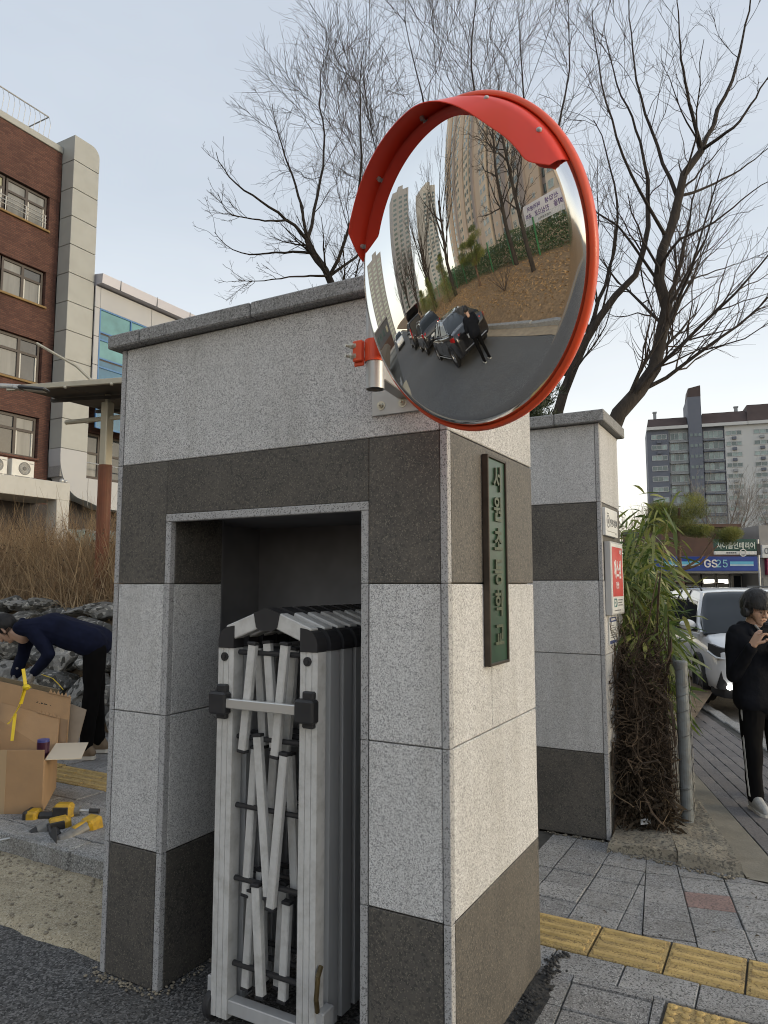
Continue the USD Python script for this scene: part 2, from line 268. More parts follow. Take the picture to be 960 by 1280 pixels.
 '축': '3,27 3,36 11,37 7,47 24,51 32,55 37,61 36,63 11,63 12,73 38,73 39,82 49,82 50,73 77,72 77,63 52,63 51,61 56,55 64,51 80,48 80,43 77,37 85,36 85,27 50,26 50,20 75,20 75,-10 64,-10 64,10 12,10 12,20 38,20 38,27/33,43 16,37 72,38 72,39 63,40 53,44 44,52',
 '킴': '18,25 66,26 66,81 78,80 77,-9 19,-9/31,16 30,2 66,2 66,16|5,33 6,36 23,42 31,49 7,48 5,52 5,59 38,60 40,65 39,66 10,66 9,76 50,77 53,75 49,54 38,39 28,32 14,26 9,26',
 '테': '69,81 80,81 81,79 80,-10 69,-10|6,70 41,71 42,61 18,60 18,47 38,46 40,48 51,48 51,78 63,78 62,-6 51,-5 51,37 39,38 38,37 18,37 18,21 46,23 47,13 20,10 6,11',
 '하': '62,-10 62,81 73,81 74,45 87,45 88,36 86,34 74,34 74,-8 73,-10|2,66 24,67 24,79 35,80 36,67 57,67 57,57 4,56 2,58|7,27 7,35 11,45 18,51 23,53 32,54 44,50 50,44 53,37 53,25 51,20 46,14 38,10 29,9 16,13 10,19/20,27 24,21 34,20 38,22 42,28 41,37 38,41 34,43 27,43 23,41 19,36',
 '학': '14,21 63,22 62,80 74,81 74,57 87,56 87,47 74,46 74,23 72,22 74,21 74,-10 62,-9 62,11 14,11|3,71 25,72 26,82 35,82 37,80 37,72 57,72 58,62 36,61 36,60 47,57 52,51 53,38 51,34 44,28 37,26 24,26 14,30 8,39 9,51 16,58 25,60 25,62 3,62/20,47 20,40 23,37 34,36 41,40 42,44 37,50 28,51',
 '합': '3,72 24,72 25,74 25,82 36,82 37,72 58,72 57,62 40,61 47,58 52,52 52,37 47,31 41,28 27,27 27,19 29,17 61,17 63,26 62,80 74,81 74,59 87,58 86,48 74,48 74,-9 16,-9 16,26 25,27 14,31 11,34 8,40 8,49 14,58 21,61 4,62/28,7 27,1 62,1 62,7/20,48 20,41 23,38 34,37 41,41 42,45 38,51 28,52'}

# ---------------------------------------------------------------- the gate pillar with its recess
def panel(parent, name, x0, x1, y0, y1, z0, z1, m, g=.0022, ch=.003, axis=1):
    """a stone panel; the joint is left open along the two axes of its face"""
    d = [g, g, g]; d[axis] = 0
    return obj(name, box(x0 + d[0], x1 - d[0], y0 + d[1], y1 - d[1], z0 + d[2], z1 - d[2], ch), m, parent)
gp = thing('gate_pillar', 'grey granite gate pillar with a dark recess for the folding gate and two dark stone bands', 'gate pillar')
core = [box(-.295, -.012, .028, .36, 0.001, 2.0), box(-.30, -.22, .33, .94, 0.001, 2.0), box(1.008, 1.298, .028, .94, 0.001, 2.0), box(-.30, 1.30, .90, .94, 0.001, 2.0), box(-.30, 1.30, .028, .938, 1.965, 2.74)]
obj('mortar_core', J(core), MORTAR, gp)
rows = [(0.0, .54, G_DARK), (.54, 1.10, G_LIGHT), (1.10, 1.655, G_LIGHT), (1.655, 2.19, G_DARK), (2.19, 2.737, G_LIGHT)]
for i, (z0, z1, m) in enumerate(rows):
    sn = 'dark_stone_panel' if m is G_DARK else 'granite_panel'
    for xa, xb in ((-.325, -.295), (1.295, 1.325)): panel(gp, 'corner_strip', xa, xb, 0, .03, z0, z1, G_TRIM, g=.001, ch=.002)
    if i < 3:
        for xa, xb in ((-.012, .02), (.975, 1.007)): panel(gp, 'corner_strip', xa, xb, 0, .03, z0, z1, G_TRIM, g=.001, ch=.002)
    if i == 4: panel(gp, sn, -.295, 1.295, .0015, .03, z0, z1, m)
    elif i == 3:
        panel(gp, sn, -.295, -.012, .0015, .03, z0, z1, m, g=.0004)
        panel(gp, sn, 1.007, 1.295, .0015, .03, z0, z1, m, g=.0004)
        panel(gp, sn, -.012, 1.007, .0015, .03, 1.955, z1, m, g=.0004)
    else:
        panel(gp, sn, -.295, -.012, .0015, .03, z0, z1, m)
        panel(gp, sn, 1.007, 1.295, .0015, .03, z0, z1, m)
    # the right side, then the left and back
    cuts = [.03, .955] if i in (0, 3, 4) else ([.03, .955] if i == 1 else [.03, .405, .955])
    for ya, yb in zip(cuts[:-1], cuts[1:]): panel(gp, sn, 1.2965, 1.3235, ya, yb, z0, z1, m, axis=0)
    panel(gp, sn, -.3235, -.2965, .03, .955, z0, z1, m, axis=0)
    panel(gp, sn, -.295, 1.295, .9415, .968, z0, z1, m)
    if i < 4:
        zt = min(z1, 1.955)
        panel(gp, sn, -.010, .0185, .03, .332, z0, zt, m, axis=0)
panel(gp, 'lintel_strip', -.012, 1.007, -.002, .032, 1.922, 1.955, G_TRIM, g=0)
for xa, xb in ((-.012, .02), (.975, 1.007)): panel(gp, 'jamb_strip', xa, xb, 0, .03, 1.655, 1.922, G_TRIM, g=.0008, ch=.002)
obj('recess_lining', J(box(-.215, 1.004, .885, .899, .002, 1.962), box(-.219, -.207, .334, .885, .002, 1.962), box(.992, 1.0065, .034, .885, .002, 1.955), box(-.20, .99, .034, .884, 1.956, 1.9635), box(-.207, -.012, .3605, .372, .002, 1.955)), PLASTER, gp)
for xa, xb in ((-.375, -.167), (-.167, .47), (.47, 1.375)):
    panel(gp, 'coping_stone', xa, xb, -.05, 1.015, 2.739, 2.802, mat('coping_granite', (.22, .22, .22), .75, var=.12, scale=3, fleck=[((.12, .12, .12), .005, .25), ((.32, .32, .32), .005, .25)], bump=.001, bscale=150, dirt=((.10, .10, .09), 5, .4)), g=.002, ch=.006, axis=2)

# school nameplate on the right-hand face
BRONZE = mat('nameplate_bronze', (.055, .045, .036), .5, .6, var=.25, scale=20)
npl = thing('nameplate', 'long green nameplate with raised Korean letters on the side of the gate pillar', 'nameplate', (1.3245, .325, 1.343))
def upright_yz(m, t):  # lettering plane xy -> wall facing +x: letters run along +y, up is z
    return X(m, A([[0, 0, 1], [1, 0, 0], [0, 1, 0]]), t)
obj('backing_plate', box(0.001, .018, .006, .209, .006, .806), mat('nameplate_green', (.008, .040, .021), .36, var=.35, scale=9, dirt=((.03, .05, .035), 12, .4)), npl)
for a in ((0, .026, 0, .010, 0, .812), (0, .026, .205, .215, 0, .812), (0, .0255, .010, .205, 0, .011), (0, .0255, .010, .205, .801, .812)): obj('frame_edge', box(*a, .002), BRONZE, npl)
LETTER = mat('nameplate_letter', (.060, .075, .045), .5, .2, var=.5, scale=50)
for i, c in enumerate('서원초등학교'):
    obj('letter', upright_yz(glyph_mesh(c, .098, .007), (.018, .061 , .688 - i * .123)), LETTER, npl)

# ---------------------------------------------------------------- second gate pillar
g2 = thing('gate_pillar', 'plain granite gate pillar farther back, carrying three small signs', 'gate pillar')
obj('mortar_core', box(.33, 1.245, 2.705, 3.27, .001, 2.75), MORTAR, g2)
rows2 = [(0, .545, G_DARK), (.545, 1.185, G_LIGHT), (1.185, 1.68, G_LIGHT), (1.68, 2.21, G_DARK), (2.21, 2.755, G_LIGHT)]
for i, (z0, z1, m) in enumerate(rows2):
    sn = 'dark_stone_panel' if m is G_DARK else 'granite_panel'
    panel(g2, 'corner_strip', 1.236, 1.266, 2.68, 2.71, z0, z1, G_TRIM, g=.001, ch=.002)
    panel(g2, sn, .30, 1.236, 2.6815, 2.707, z0, z1, m)
    panel(g2, sn, 1.239, 1.2645, 2.71, 3.30, z0, z1, m, axis=0)
    panel(g2, sn, .30, .3255, 2.71, 3.30, z0, z1, m, axis=0)
    panel(g2, sn, .3255, 1.239, 3.274, 3.30, z0, z1, m)
for xa, xb in ((.25, .97), (.97, 1.315)): panel(g2, 'coping_stone', xa, xb, 2.63, 3.35, 2.757, 2.838, mats['coping_granite'], g=.002, ch=.006, axis=2)
WHITE = mat('white_board', (.62, .63, .62), .45, var=.08, scale=6, dirt=((.4, .4, .37), 8, .3))
GREYINK = mat('grey_ink', (.12, .12, .13), .6)
ALU = mat('aluminium', (.50, .505, .51), .42, .35, var=.10, scale=6, stretch=(1, 1, .15), dirt=((.28, .28, .27), 7, .35))
s1 = thing('wall_sign', 'small white sign with a round grey emblem on the second gate pillar', 'sign', (1.266, 2.705, 1.985))
obj('board', box(0, .022, 0, .40, 0, .19, .002), WHITE, s1)
obj('emblem', J([upright_yz(m, (.0222, .085, .10)) for m in (lathe([(.045, 0), (.045, .001), (.037, .001), (.037, 0)], 24), lathe([(.001, .001), (.018, .001), (.018, 0)], 16))]), GREYINK, s1)
obj('lettering', J(upright_yz(glyph_mesh('안전지킴이', .052, .001, width=.9), (.0222, .145, .075)), box(.022, .0228, .05, .35, .030, .033), box(.022, .0228, .30, .37, .020, .023), box(.022, .0228, .05, .11, .15, .157)), GREYINK, s1)
s2 = thing('wall_sign', 'tall red and white sign with Korean lettering on the second gate pillar', 'sign', (1.266, 2.735, 1.445))
obj('box_frame', box(0, .042, 0, .415, 0, .50, .003), ALU, s2)
obj('white_face', box(.042, .0435, .012, .403, .012, .488), WHITE, s2)
obj('red_face', box(.0435, .0445, .035, .38, .125, .465), mat('sign_red', (.50, .035, .035), .4, var=.1, scale=5), s2)
WINK = mat('white_ink', (.72, .72, .72), .5)
obj('lettering', J(upright_yz(glyph_mesh('예스셈', .125, .001, width=.62), (.0447, .085, .262)), upright_yz(glyph_mesh('연산', .045, .001, width=1.1), (.0447, .14, .185)), upright_yz(glyph_mesh('바른', .034, .001), (.0447, .28, .42))), WINK, s2)
obj('emblem', J(*[upright_yz(X(meshkit.text_mesh(s, .055, .001, bold=True)), (.0437, y, .055)) for s, y in (('E', .06), ('D', .11))]), mat('teal_ink', (.02, .14, .14), .5), s2)
obj('small_print', J(*[box(.0435, .0441, .20, .35 - .02 * (k % 2), .06 + .018 * k, .068 + .018 * k) for k in range(3)], box(.0435, .0441, .07, .28, .026, .033)), GREYINK, s2)
s3 = thing('wall_sign', 'narrow white notice with dark blue top and bottom bands, lowest on the second gate pillar', 'sign', (1.266, 2.79, 1.24))
obj('board', box(0, .008, 0, .235, 0, .195, .001), WHITE, s3)
NAVY = mat('navy_ink', (.03, .05, .16), .5)
obj('top_band', box(.008, .009, .008, .227, .155, .188), NAVY, s3); obj('bottom_band', box(.008, .009, .008, .227, .008, .03), NAVY, s3)
obj('small_print', J(*[box(.008, .0088, .03, .2 - .03 * (k % 3), .048 + .016 * k, .053 + .016 * k) for k in range(6)]), GREYINK, s3)
obj('lettering', J(*[box(.009, .0097, .05 + .03 * k, .07 + .03 * k, .165, .18) for k in range(5)]), WINK, s3)

# ---------------------------------------------------------------- folding aluminium gate in the recess
BLACK = mat('black_plastic', (.018, .018, .020), .5, var=.2, scale=9)
ALW = mat('white_aluminium', (.58, .58, .57), .45, .15, var=.08, scale=5, dirt=((.25, .24, .21), 16, .5))
fg = thing('folding_gate', 'folded aluminium lattice gate with black corner caps parked in the gate recess', 'gate')
PW = .078; XL, XR = .345, .742; ZT = 1.447; N = 8; Y0 = -.045; DY = .078
def post(x0, x1, y0, y1, z0, z1):  # extruded aluminium section with grooves along it
    w = x1 - x0
    pl = [(0, 0), (w * .3, 0), (w * .33, .004), (w * .36, 0), (w * .64, 0), (w * .67, .004), (w * .7, 0), (w, 0), (w, y1 - y0), (0, y1 - y0)]
    return prism([(x0 + a, y0 + b) for a, b in pl], z1 - z0, t=(0, 0, z0))
for k in range(N):
    y0, y1 = Y0 + k * DY * 1.18, Y0 + k * DY * 1.18 + (.062 if k else .055)
    ins = 0 if k == 0 else .004
    for x0 in (XL, XR):
        obj('post', post(x0 + ins, x0 + PW - ins, y0, y1, .03 if k == 0 else .06, ZT - .045), ALU if k else ALW, fg)
        # corner cap with a rounded shoulder
        out = -1 if x0 == XL else 1
        prof = [(0, 0), (PW, 0), (PW, .028), (PW * .92, .052), (PW * .72, .072), (PW * .42, .083), (0, .088)]
        if out < 0: prof = [(PW - a, b) for a, b in prof][::-1]
        obj('corner_cap', X(prism([(x0 + a, b) for a, b in prof], y1 - y0 + .006), A([[1, 0, 0], [0, 0, -1], [0, 1, 0]]), (0, y1 + .003, ZT - .045)), BLACK, fg)
    ym, xm = (y0 + y1) / 2, (XL + XR + PW) / 2
    zc = ZT + .115
    obj('ridge_cap', X(prism([(xm - .05, zc - .075), (xm - .03, zc - .088), (xm + .03, zc - .088), (xm + .05, zc - .075), (xm + .062, zc - .02), (xm, zc), (xm - .062, zc - .02)], y1 - y0 + .006), A([[1, 0, 0], [0, 0, -1], [0, 1, 0]]), (0, y1 + .003, 0)), BLACK, fg)
    for sx, xa in ((-1, XL + PW * .55), (1, XR + PW * .45)):
        p, q = A([xa - .0 * sx, ym, ZT + .012]), A([xm + sx * .045, ym, zc - .048])
        obj('top_rail', obox((p + q) / 2, (q - p) / np.linalg.norm(q - p), (0, 1, 0), np.cross((q - p) / np.linalg.norm(q - p), (0, 1, 0)), (np.linalg.norm(q - p), y1 - y0 - .004, .062), .004), ALW, fg)
    if k < 3:
        for zz in (1.385, 1.06, .80, .53, .22): obj('black_rod', cyl((XL + PW - .005, y0 + .035, zz), (XR + .005, y0 + .035, zz), .0105, 8), BLACK, fg)
for x0 in (XL, XR): obj('post_bolt', J(cyl((x0 + PW / 2 - .005, Y0 - .006, 1.368), (x0 + PW / 2 - .005, Y0 + .004, 1.368), .017, 16), cyl((x0 + PW / 2 - .005, Y0 - .010, 1.368), (x0 + PW / 2 - .005, Y0 + .0, 1.368), .009, 6)), BLACK, fg)
def slat(xa, za, xb, zb, y, w=.036, d=.026):
    p, q = A([xa, y, za]), A([xb, y, zb]); dd = (q - p) / np.linalg.norm(q - p); ax = np.cross((0, 1, 0), dd)
    o = obj('lattice_slat', obox((p + q) / 2, ax, (0, 1, 0), dd, (w, d, np.linalg.norm(q - p)), .004), ALW, fg)
    for e, s in ((p, 1), (q, -1)): obj('slat_end', obox(e - dd * s * .003, ax, (0, 1, 0), dd, (w + .003, d + .003, .012), .002), BLACK, o)
F_Y, B_Y = Y0 + .012, Y0 + .045
for xa, za, xb, zb, y in ((.510, 1.42, .468, 1.015, F_Y), (.555, 1.425, .595, 1.03, B_Y), (.665, 1.425, .625, 1.01, F_Y),
                          (.538, 1.075, .60, .50, F_Y + .003), (.505, 1.02, .472, .475, B_Y), (.668, 1.02, .615, .465, F_Y),
                          (.545, .53, .575, .15, F_Y), (.50, .49, .478, .14, B_Y), (.665, .48, .65, .14, B_Y),
                          (.47, 1.40, .505, 1.02, B_Y + .05), (.645, 1.40, .605, .95, B_Y + .05), (.56, 1.03, .525, .5, B_Y + .05), (.63, 1.0, .665, .5, B_Y + .05), (.61, .52, .59, .15, B_Y + .05), (.50, .55, .52, .15, B_Y + .05)):
    slat(xa, za, xb, zb, y)
obj('lock_bar', box(XL + .06, XR + .01, Y0 - .034, Y0 - .008, 1.176, 1.212, .003), mat('bright_aluminium', (.62, .62, .60), .3, .7), fg)
for x0 in (XL - .012, XR + .002): obj('lock_bracket', J(box(x0, x0 + .085, Y0 - .045, Y0 + .002, 1.150, 1.235, .008), box(x0 + .02, x0 + .07, Y0 - .02, Y0 + .004, 1.13, 1.262, .005)), BLACK, fg)
obj('bottom_rail', box(XL + PW, XR, Y0 + .004, Y0 + .05, .05, .10, .003), ALU, fg)
for x0, yy in ((XL - .012, Y0 + .03), (XR + PW + .012, Y0 + .03), (XL + .03, .52), (XR + .04, .52)):
    w = obj('wheel', X(lathe([(.012, -.012), (.05, -.014), (.055, -.008), (.055, .008), (.05, .014), (.012, .012)], 24), roty(PI / 2), (x0, yy, .057)), BLACK, fg)
    obj('wheel_bracket', J(box(x0 - .018, x0 + .018, yy - .02, yy + .05, .095, .16, .004)), ALU, w)
obj('hook_handle', tube([(XR + PW + .012, Y0, .17), (XR + PW + .02, Y0 - .02, .22), (XR + PW + .02, Y0 - .01, .29), (XR + PW + .012, Y0 + .02, .31)], .009, 8), mat('old_brass', (.10, .075, .035), .5, .6, var=.3, scale=30), fg)

# ---------------------------------------------------------------- the convex traffic mirror
MC, MN = A([1.62461, -.57325, 2.469]), A([-.40860, -.87624, -.25545])
E1 = A([.90631, -.42262, 0.0]); E2 = np.cross(MN, E1); E2 = E2 if E2[2] > 0 else -E2
MB = np.stack([E1, E2, MN], 1)  # local (right, up, out) -> world
tm = thing('traffic_mirror', 'round convex traffic mirror with orange hood and rim fixed to the gate pillar', 'traffic mirror')
ORANGE = mat('orange_plastic', (.70, .075, .020), .45, var=.08, scale=5, coat=.1, dirt=((.42, .10, .05), 9, .35))
RED = mat('hood_red', (.78, .045, .016), .38, var=.05, scale=4, coat=.2, dirt=((.5, .08, .05), 6, .2))
CHROME = mat('rolled_steel_edge', (.78, .78, .78), .09, 1.0, var=.04, scale=3)
MIRROR = mat('mirror_steel', (.86, .87, .87), .004, 1.0)
RC, RR, OFF = 1.8, .375, .035
h0 = math.sqrt(RC * RC - RR * RR)
cap = [(RR * (1 - k / 40.0), 0) for k in range(41)]
cap = [(r, math.sqrt(RC * RC - r * r) - h0 + OFF) for r, _ in cap]
obj('mirror_face', lathe(cap[:-1] + [(.0004, cap[-1][1])], 128, MB, MC), MIRROR, tm, smooth=True)
obj('rolled_edge', lathe([(RR, OFF), (RR + .009, OFF - .0015), (RR + .018, OFF - .007), (RR + .024, OFF - .016), (RR + .028, OFF - .028), (RR + .0295, .002)], 128, MB, MC), CHROME, tm, smooth=True)
obj('rim', lathe([(.4045, -.004), (.4055, .006), (.409, .0095), (.413, .0095), (.4175, .006), (.4195, .0), (.4175, -.012), (.402, -.026), (.37, -.036), (.05, -.075), (.001, -.076)], 128, MB, MC), ORANGE, tm, smooth=40)
def hood():
    n, ph = 90, np.radians(np.linspace(16, 158, 91)); out, inn = [], []
    for p in ph:
        d = math.degrees(p)
        e0, e1 = np.clip((d - 16) / 9, 0, 1), np.clip((158 - d) / 13, 0, 1); e2 = np.clip((d - 20) / 50, 0, 1)
        dep = (.052 + .027 * e2) * (.45 + .55 * math.sin(e0 * PI / 2)) * e1 ** .75 + .003
        w = np.clip((88 - d) / 45, 0, 1); w = w * w * (3 - 2 * w)
        g = .35 + .65 * math.sin(e0 * PI / 2)
        for (ra, za), (rb_, zb_) in zip(((.4035, -.010), (.405, .25 * dep), (.4095, .55 * dep), (.4095, dep)), ((.4035, -.010), (.4040, .027), (.4035 - .010 * g, .040 + .004 * g), (.4035 - .054 * g, .044 + .022 * g))):
            r = ra + (rb_ - ra) * w; out.append([r * math.cos(p), r * math.sin(p), za + (zb_ - za) * w])
    out = A(out); k = 4; i, j = np.meshgrid(np.arange(n), np.arange(k - 1), indexing='ij'); i, j = i.ravel(), j.ravel()
    q = np.stack([i * k + j, (i + 1) * k + j, (i + 1) * k + j + 1, i * k + j + 1], 1)
    inner = out.copy(); rr = np.linalg.norm(inner[:, :2], axis=1, keepdims=True); inner[:, :2] *= (rr - .0022) / rr
    m = len(out); ii = np.arange(n)
    e = lambda a, b: np.stack([a, b, b + m, a + m], 1)
    f = np.vstack([q, q[:, ::-1] + m, e(ii * k + k - 1, (ii + 1) * k + k - 1), e((ii + 1) * k, ii * k), e(A([0, 1, 2]), A([1, 2, 3])), e(n * k + A([1, 2, 3]), n * k + A([0, 1, 2]))])
    return X((np.vstack([out, inner]), f), MB, MC)
obj('hood', hood(), RED, tm, smooth=25)
STEEL = mat('galvanised_steel', (.46, .47, .47), .42, .55, var=.07, scale=5, dirt=((.32, .32, .31), 14, .4))
for d in (29, 56, 90, 122, 150):
    p = math.radians(d); r = .3985 if d < 70 else .402
    c = MC + MB @ A([r * math.cos(p), r * math.sin(p), .036 if d < 70 else .030]); nn = MB @ A([math.cos(p), math.sin(p), .8 if d < 70 else 0]); nn /= np.linalg.norm(nn)
    obj('rivet', J(cyl(c - nn * .006, c + nn * .003, .0065, 10), sph(c + nn * .002, .0055, 1)), STEEL, tm)
PX, PY = 1.19, -.272
obj('bracket_pipe', lathe([(.0305, 2.285), (.0305, 2.72), (.027, 2.72), (.027, 2.285), (.0305, 2.285)], 28, np.eye(3), (PX, PY, 0)), STEEL, tm, smooth=50)
obj('bracket_arm', bar((PX + .0, PY + .02, 2.345), (PX - .03, -.010, 2.345), .05, .05, .003), STEEL, tm)
obj('wall_plate', box(1.025, 1.24, -.009, -.0005, 2.268, 2.44, .002), STEEL, tm)
for bx in (1.066, 1.155, 1.21):
    for bz in (2.304, 2.40):
        obj('anchor_bolt', J(cyl((bx, -.012, bz), (bx, -.0085, bz), .017, 20), cyl((bx, -.020, bz), (bx, -.011, bz), .0105, 6), cyl((bx, -.032, bz), (bx, -.018, bz), .0052, 8)), mat('zinc_bolt', (.55, .54, .46), .35, .7, var=.15, scale=60), tm)
obj('pipe_clamp', J(lathe([(.0312, 2.375), (.0345, 2.375), (.0345, 2.448), (.0312, 2.448)], 28, np.eye(3), (PX, PY, 0)),
                    box(PX - .062, PX - .026, PY - .042, PY - .034, 2.375, 2.445, .003), box(PX - .064, PX - .026, PY - .030, PY - .022, 2.362, 2.445, .003)), ORANGE, tm)
bk = MC - MN * .07
obj('mirror_arm', bar((PX + .03, PY, 2.415), bk, .045, .06, .004), ORANGE, tm)
for bz in (2.394, 2.428):
    obj('clamp_bolt', J(cyl((PX - .078, PY - .060, bz), (PX - .04, PY + .01, bz), .0055, 8), cyl((PX - .066, PY - .049, bz), (PX - .060, PY - .038, bz), .0105, 6), cyl((PX - .060, PY - .0385, bz), (PX - .0585, PY - .0355, bz), .013, 14)), mats['zinc_bolt'], tm)

# ---------------------------------------------------------------- ground, road, pavements
def slope(x): return .04 * np.maximum(0.0, -3.0 - np.asarray(x, float))
def fb(x, y, s, seed=0, o=4): return meshkit.fbm(np.stack([np.asarray(x, float) * s, np.asarray(y, float) * s, np.zeros(np.shape(x))], -1), o, seed) - .5
ASPHALT = mat('asphalt', (.102, .101, .099), .92, var=.2, scale=1.6, detail=6, fleck=[((.038, .038, .038), .009, .36), ((.21, .205, .20), .008, .22)], bump=.010, bscale=70, dirt=((.11, .10, .085), 2.5, .35))
SAND = mat('sandy_soil', (.40, .34, .235), .97, var=.25, scale=7, detail=8, fleck=[((.22, .185, .125), .006, .16), ((.50, .44, .33), .006, .16)], bump=.010, bscale=45)
SOIL = mat('soil', (.16, .115, .07), .97, var=.35, scale=6, detail=8, bump=.015, bscale=40)
LEAFLITTER = mat('leaf_litter', (.235, .150, .078), .95, var=.5, scale=9, detail=10, bump=.03, bscale=22, dirt=((.10, .075, .045), 3, .6))
obj('ground', box(-420, 420, -420, 420, -2.2, -.78), mat('far_ground', (.14, .13, .11), .95, var=.3, scale=.2), kind='structure')
xs = np.concatenate([np.linspace(-75, -8, 60), np.linspace(-7.5, 12, 150)])
def road_z(x, y): return slope(x) + .006 * fb(x, y, 2.5, 3)
ya = np.linspace(-4.96, .39, 46)
road = J(grid(lambda u, v: (u, v, road_z(u, v)), xs, ya), grid(lambda u, v: (u, v, road_z(u, v)), np.linspace(-3.5, 1.37, 50), np.linspace(.39, 1.05, 8)))
obj('road', road, ASPHALT, kind='structure', smooth=True)
def verge_z(x, y):
    e = np.clip((y - .02 + .05 * fb(x, y, 5, 8)) / .10, 0, 1)
    return slope(x) - .012 + .034 * e + .020 * fb(x, y, 6, 5) * e + .008 * fb(x, y, 25, 6)
obj('sand_strip', grid(lambda u, v: (u, v, verge_z(u, v)), np.linspace(-14, -.327, 260), np.linspace(-.04, .66, 40)), SAND, kind='structure', smooth=True)
peb = [sph((x, y, float(verge_z(x, y)) + r * .2), r, 1, (1, random.uniform(.7, 1.2), .6)) for x, y, r in ((random.uniform(-3.6, -.36), random.uniform(.08, .60) if random.random() < .6 else random.uniform(.45, .62), random.uniform(.004, .013)) for _ in range(420))]
obj('gravel', J(peb), mat('gravel_stone', (.26, .225, .17), .95, var=.4, scale=30), label='small loose stones on the sandy strip below the kerb', cat='gravel', kind='stuff')

KERB = mat('kerb_granite', (.27, .27, .26), .85, var=.15, scale=5, fleck=[((.13, .13, .13), .006, .3), ((.42, .42, .41), .006, .2)], bump=.003, bscale=80, dirt=((.15, .13, .10), 6, .55))
kerb = UsdGeom.Xform.Define(stage, '/World/kerb').GetPrim(); tag(kerb, kind='structure')
x = -.34
while x > -16:
    w = 1.0; zc = float(slope(x - w / 2))
    obj('kerb_stone', X(box(-w / 2 + .003, w / 2 - .003, .625, .795, -.12, .132 + random.uniform(-.004, .004), .012), rotz(random.uniform(-.004, .004)), (x - w / 2, 0, zc)), KERB, kerb); x -= w
PAVERS = [mat(f'paver_grey_{"abc"[k]}', c, .9, var=.13, scale=7, fleck=[((.09, .09, .09), .006, .25), ((.36, .36, .355), .005, .16)], bump=.002, bscale=120, dirt=((.13, .125, .115), 4, .6)) for k, c in enumerate([(.27, .266, .26), (.225, .222, .22), (.305, .30, .292)])]
PAVERS.append(mat('paver_pinkish', (.25, .17, .15), .9, var=.15, scale=8, fleck=[((.13, .1, .1), .006, .25)], bump=.002, bscale=120))
JOINT = mat('joint_sand', (.075, .07, .06), .98, var=.3, scale=14)
def tiles(parent, name, region, org, ang, sx, sy, zt, ms, run=0.0, th=.05, gap=.003, wild=.0025, zf=None, pick=None, mn=.0008):
    M = rotz(ang)[:2, :2]; q = (np.asarray(region.exterior.coords) - A(org)) @ M
    for j in range(int(math.floor(q[:, 1].min() / sy)), int(math.ceil(q[:, 1].max() / sy))):
        sh = (j % 2) * run * sx
        for i in range(int(math.floor((q[:, 0].min() - sh) / sx)), int(math.ceil((q[:, 0].max() - sh) / sx))):
            c = A([(i + .5) * sx + sh, (j + .5) * sy]); hx, hy = sx / 2 - gap, sy / 2 - gap
            pc = A(org) + M @ c
            pg = Polygon([A(org) + M @ (c + A(k)) for k in ((-hx, -hy), (hx, -hy), (hx, hy), (-hx, hy))])
            cut = pg.intersection(region)
            if cut.is_empty or cut.geom_type != 'Polygon' or cut.area < mn: continue
            z = zt + (float(zf(pc)) if zf else 0) + random.uniform(-wild, wild)
            tx, ty = random.gauss(0, .004), random.gauss(0, .004)
            if cut.area > pg.area * .98: v, f = box(-hx, hx, -hy, hy, -th, 0, .004); v = v.copy(); v[:, :2] = v[:, :2] @ M.T + pc
            else: v, f = prism(cut, th, t=(0, 0, -th))
            v[:, 2] += z + tx * (v[:, 0] - pc[0]) + ty * (v[:, 1] - pc[1])
            m = ms[int(random.random() ** 1.3 * len(ms))] if pick is None else pick(pc, ms)
            obj(name, (v, f), m, parent)
pv = UsdGeom.Xform.Define(stage, '/World/pavement_left').GetPrim(); tag(pv, kind='structure')
obj('joint_bed', grid(lambda u, v: (u, v, slope(u) + .118 + 0 * v), np.linspace(-16, -.33, 40), [.79, 3.3]), JOINT, pv)
G3 = PAVERS[:3]
tiles(pv, 'paver', Polygon([(-5.6, .797), (-.34, .797), (-.34, 1.545), (-5.6, 1.545)]), (-.34, .797), 0, .30, .25, .132, G3, run=.5, zf=lambda p: slope(p[0]))
tiles(pv, 'paver', Polygon([(-6.4, 1.905), (-.34, 1.905), (-.34, 2.95), (-6.4, 2.95)]), (-.34, 1.905), 0, .30, .30, .132, G3, run=.5, zf=lambda p: slope(p[0]))
YEL = mat('tactile_yellow', (.52, .37, .14), .8, var=.14, scale=8, fleck=[((.40, .28, .11), .006, .2)], bump=.001, bscale=120, dirt=((.20, .16, .09), 6, .6))
YELD = mat('tactile_yellow_worn', (.44, .315, .125), .85, var=.2, scale=10, fleck=[((.22, .15, .06), .006, .25)], dirt=((.14, .11, .07), 7, .7))  # tile base darker than the bars: groove shade painted in, along with dirt
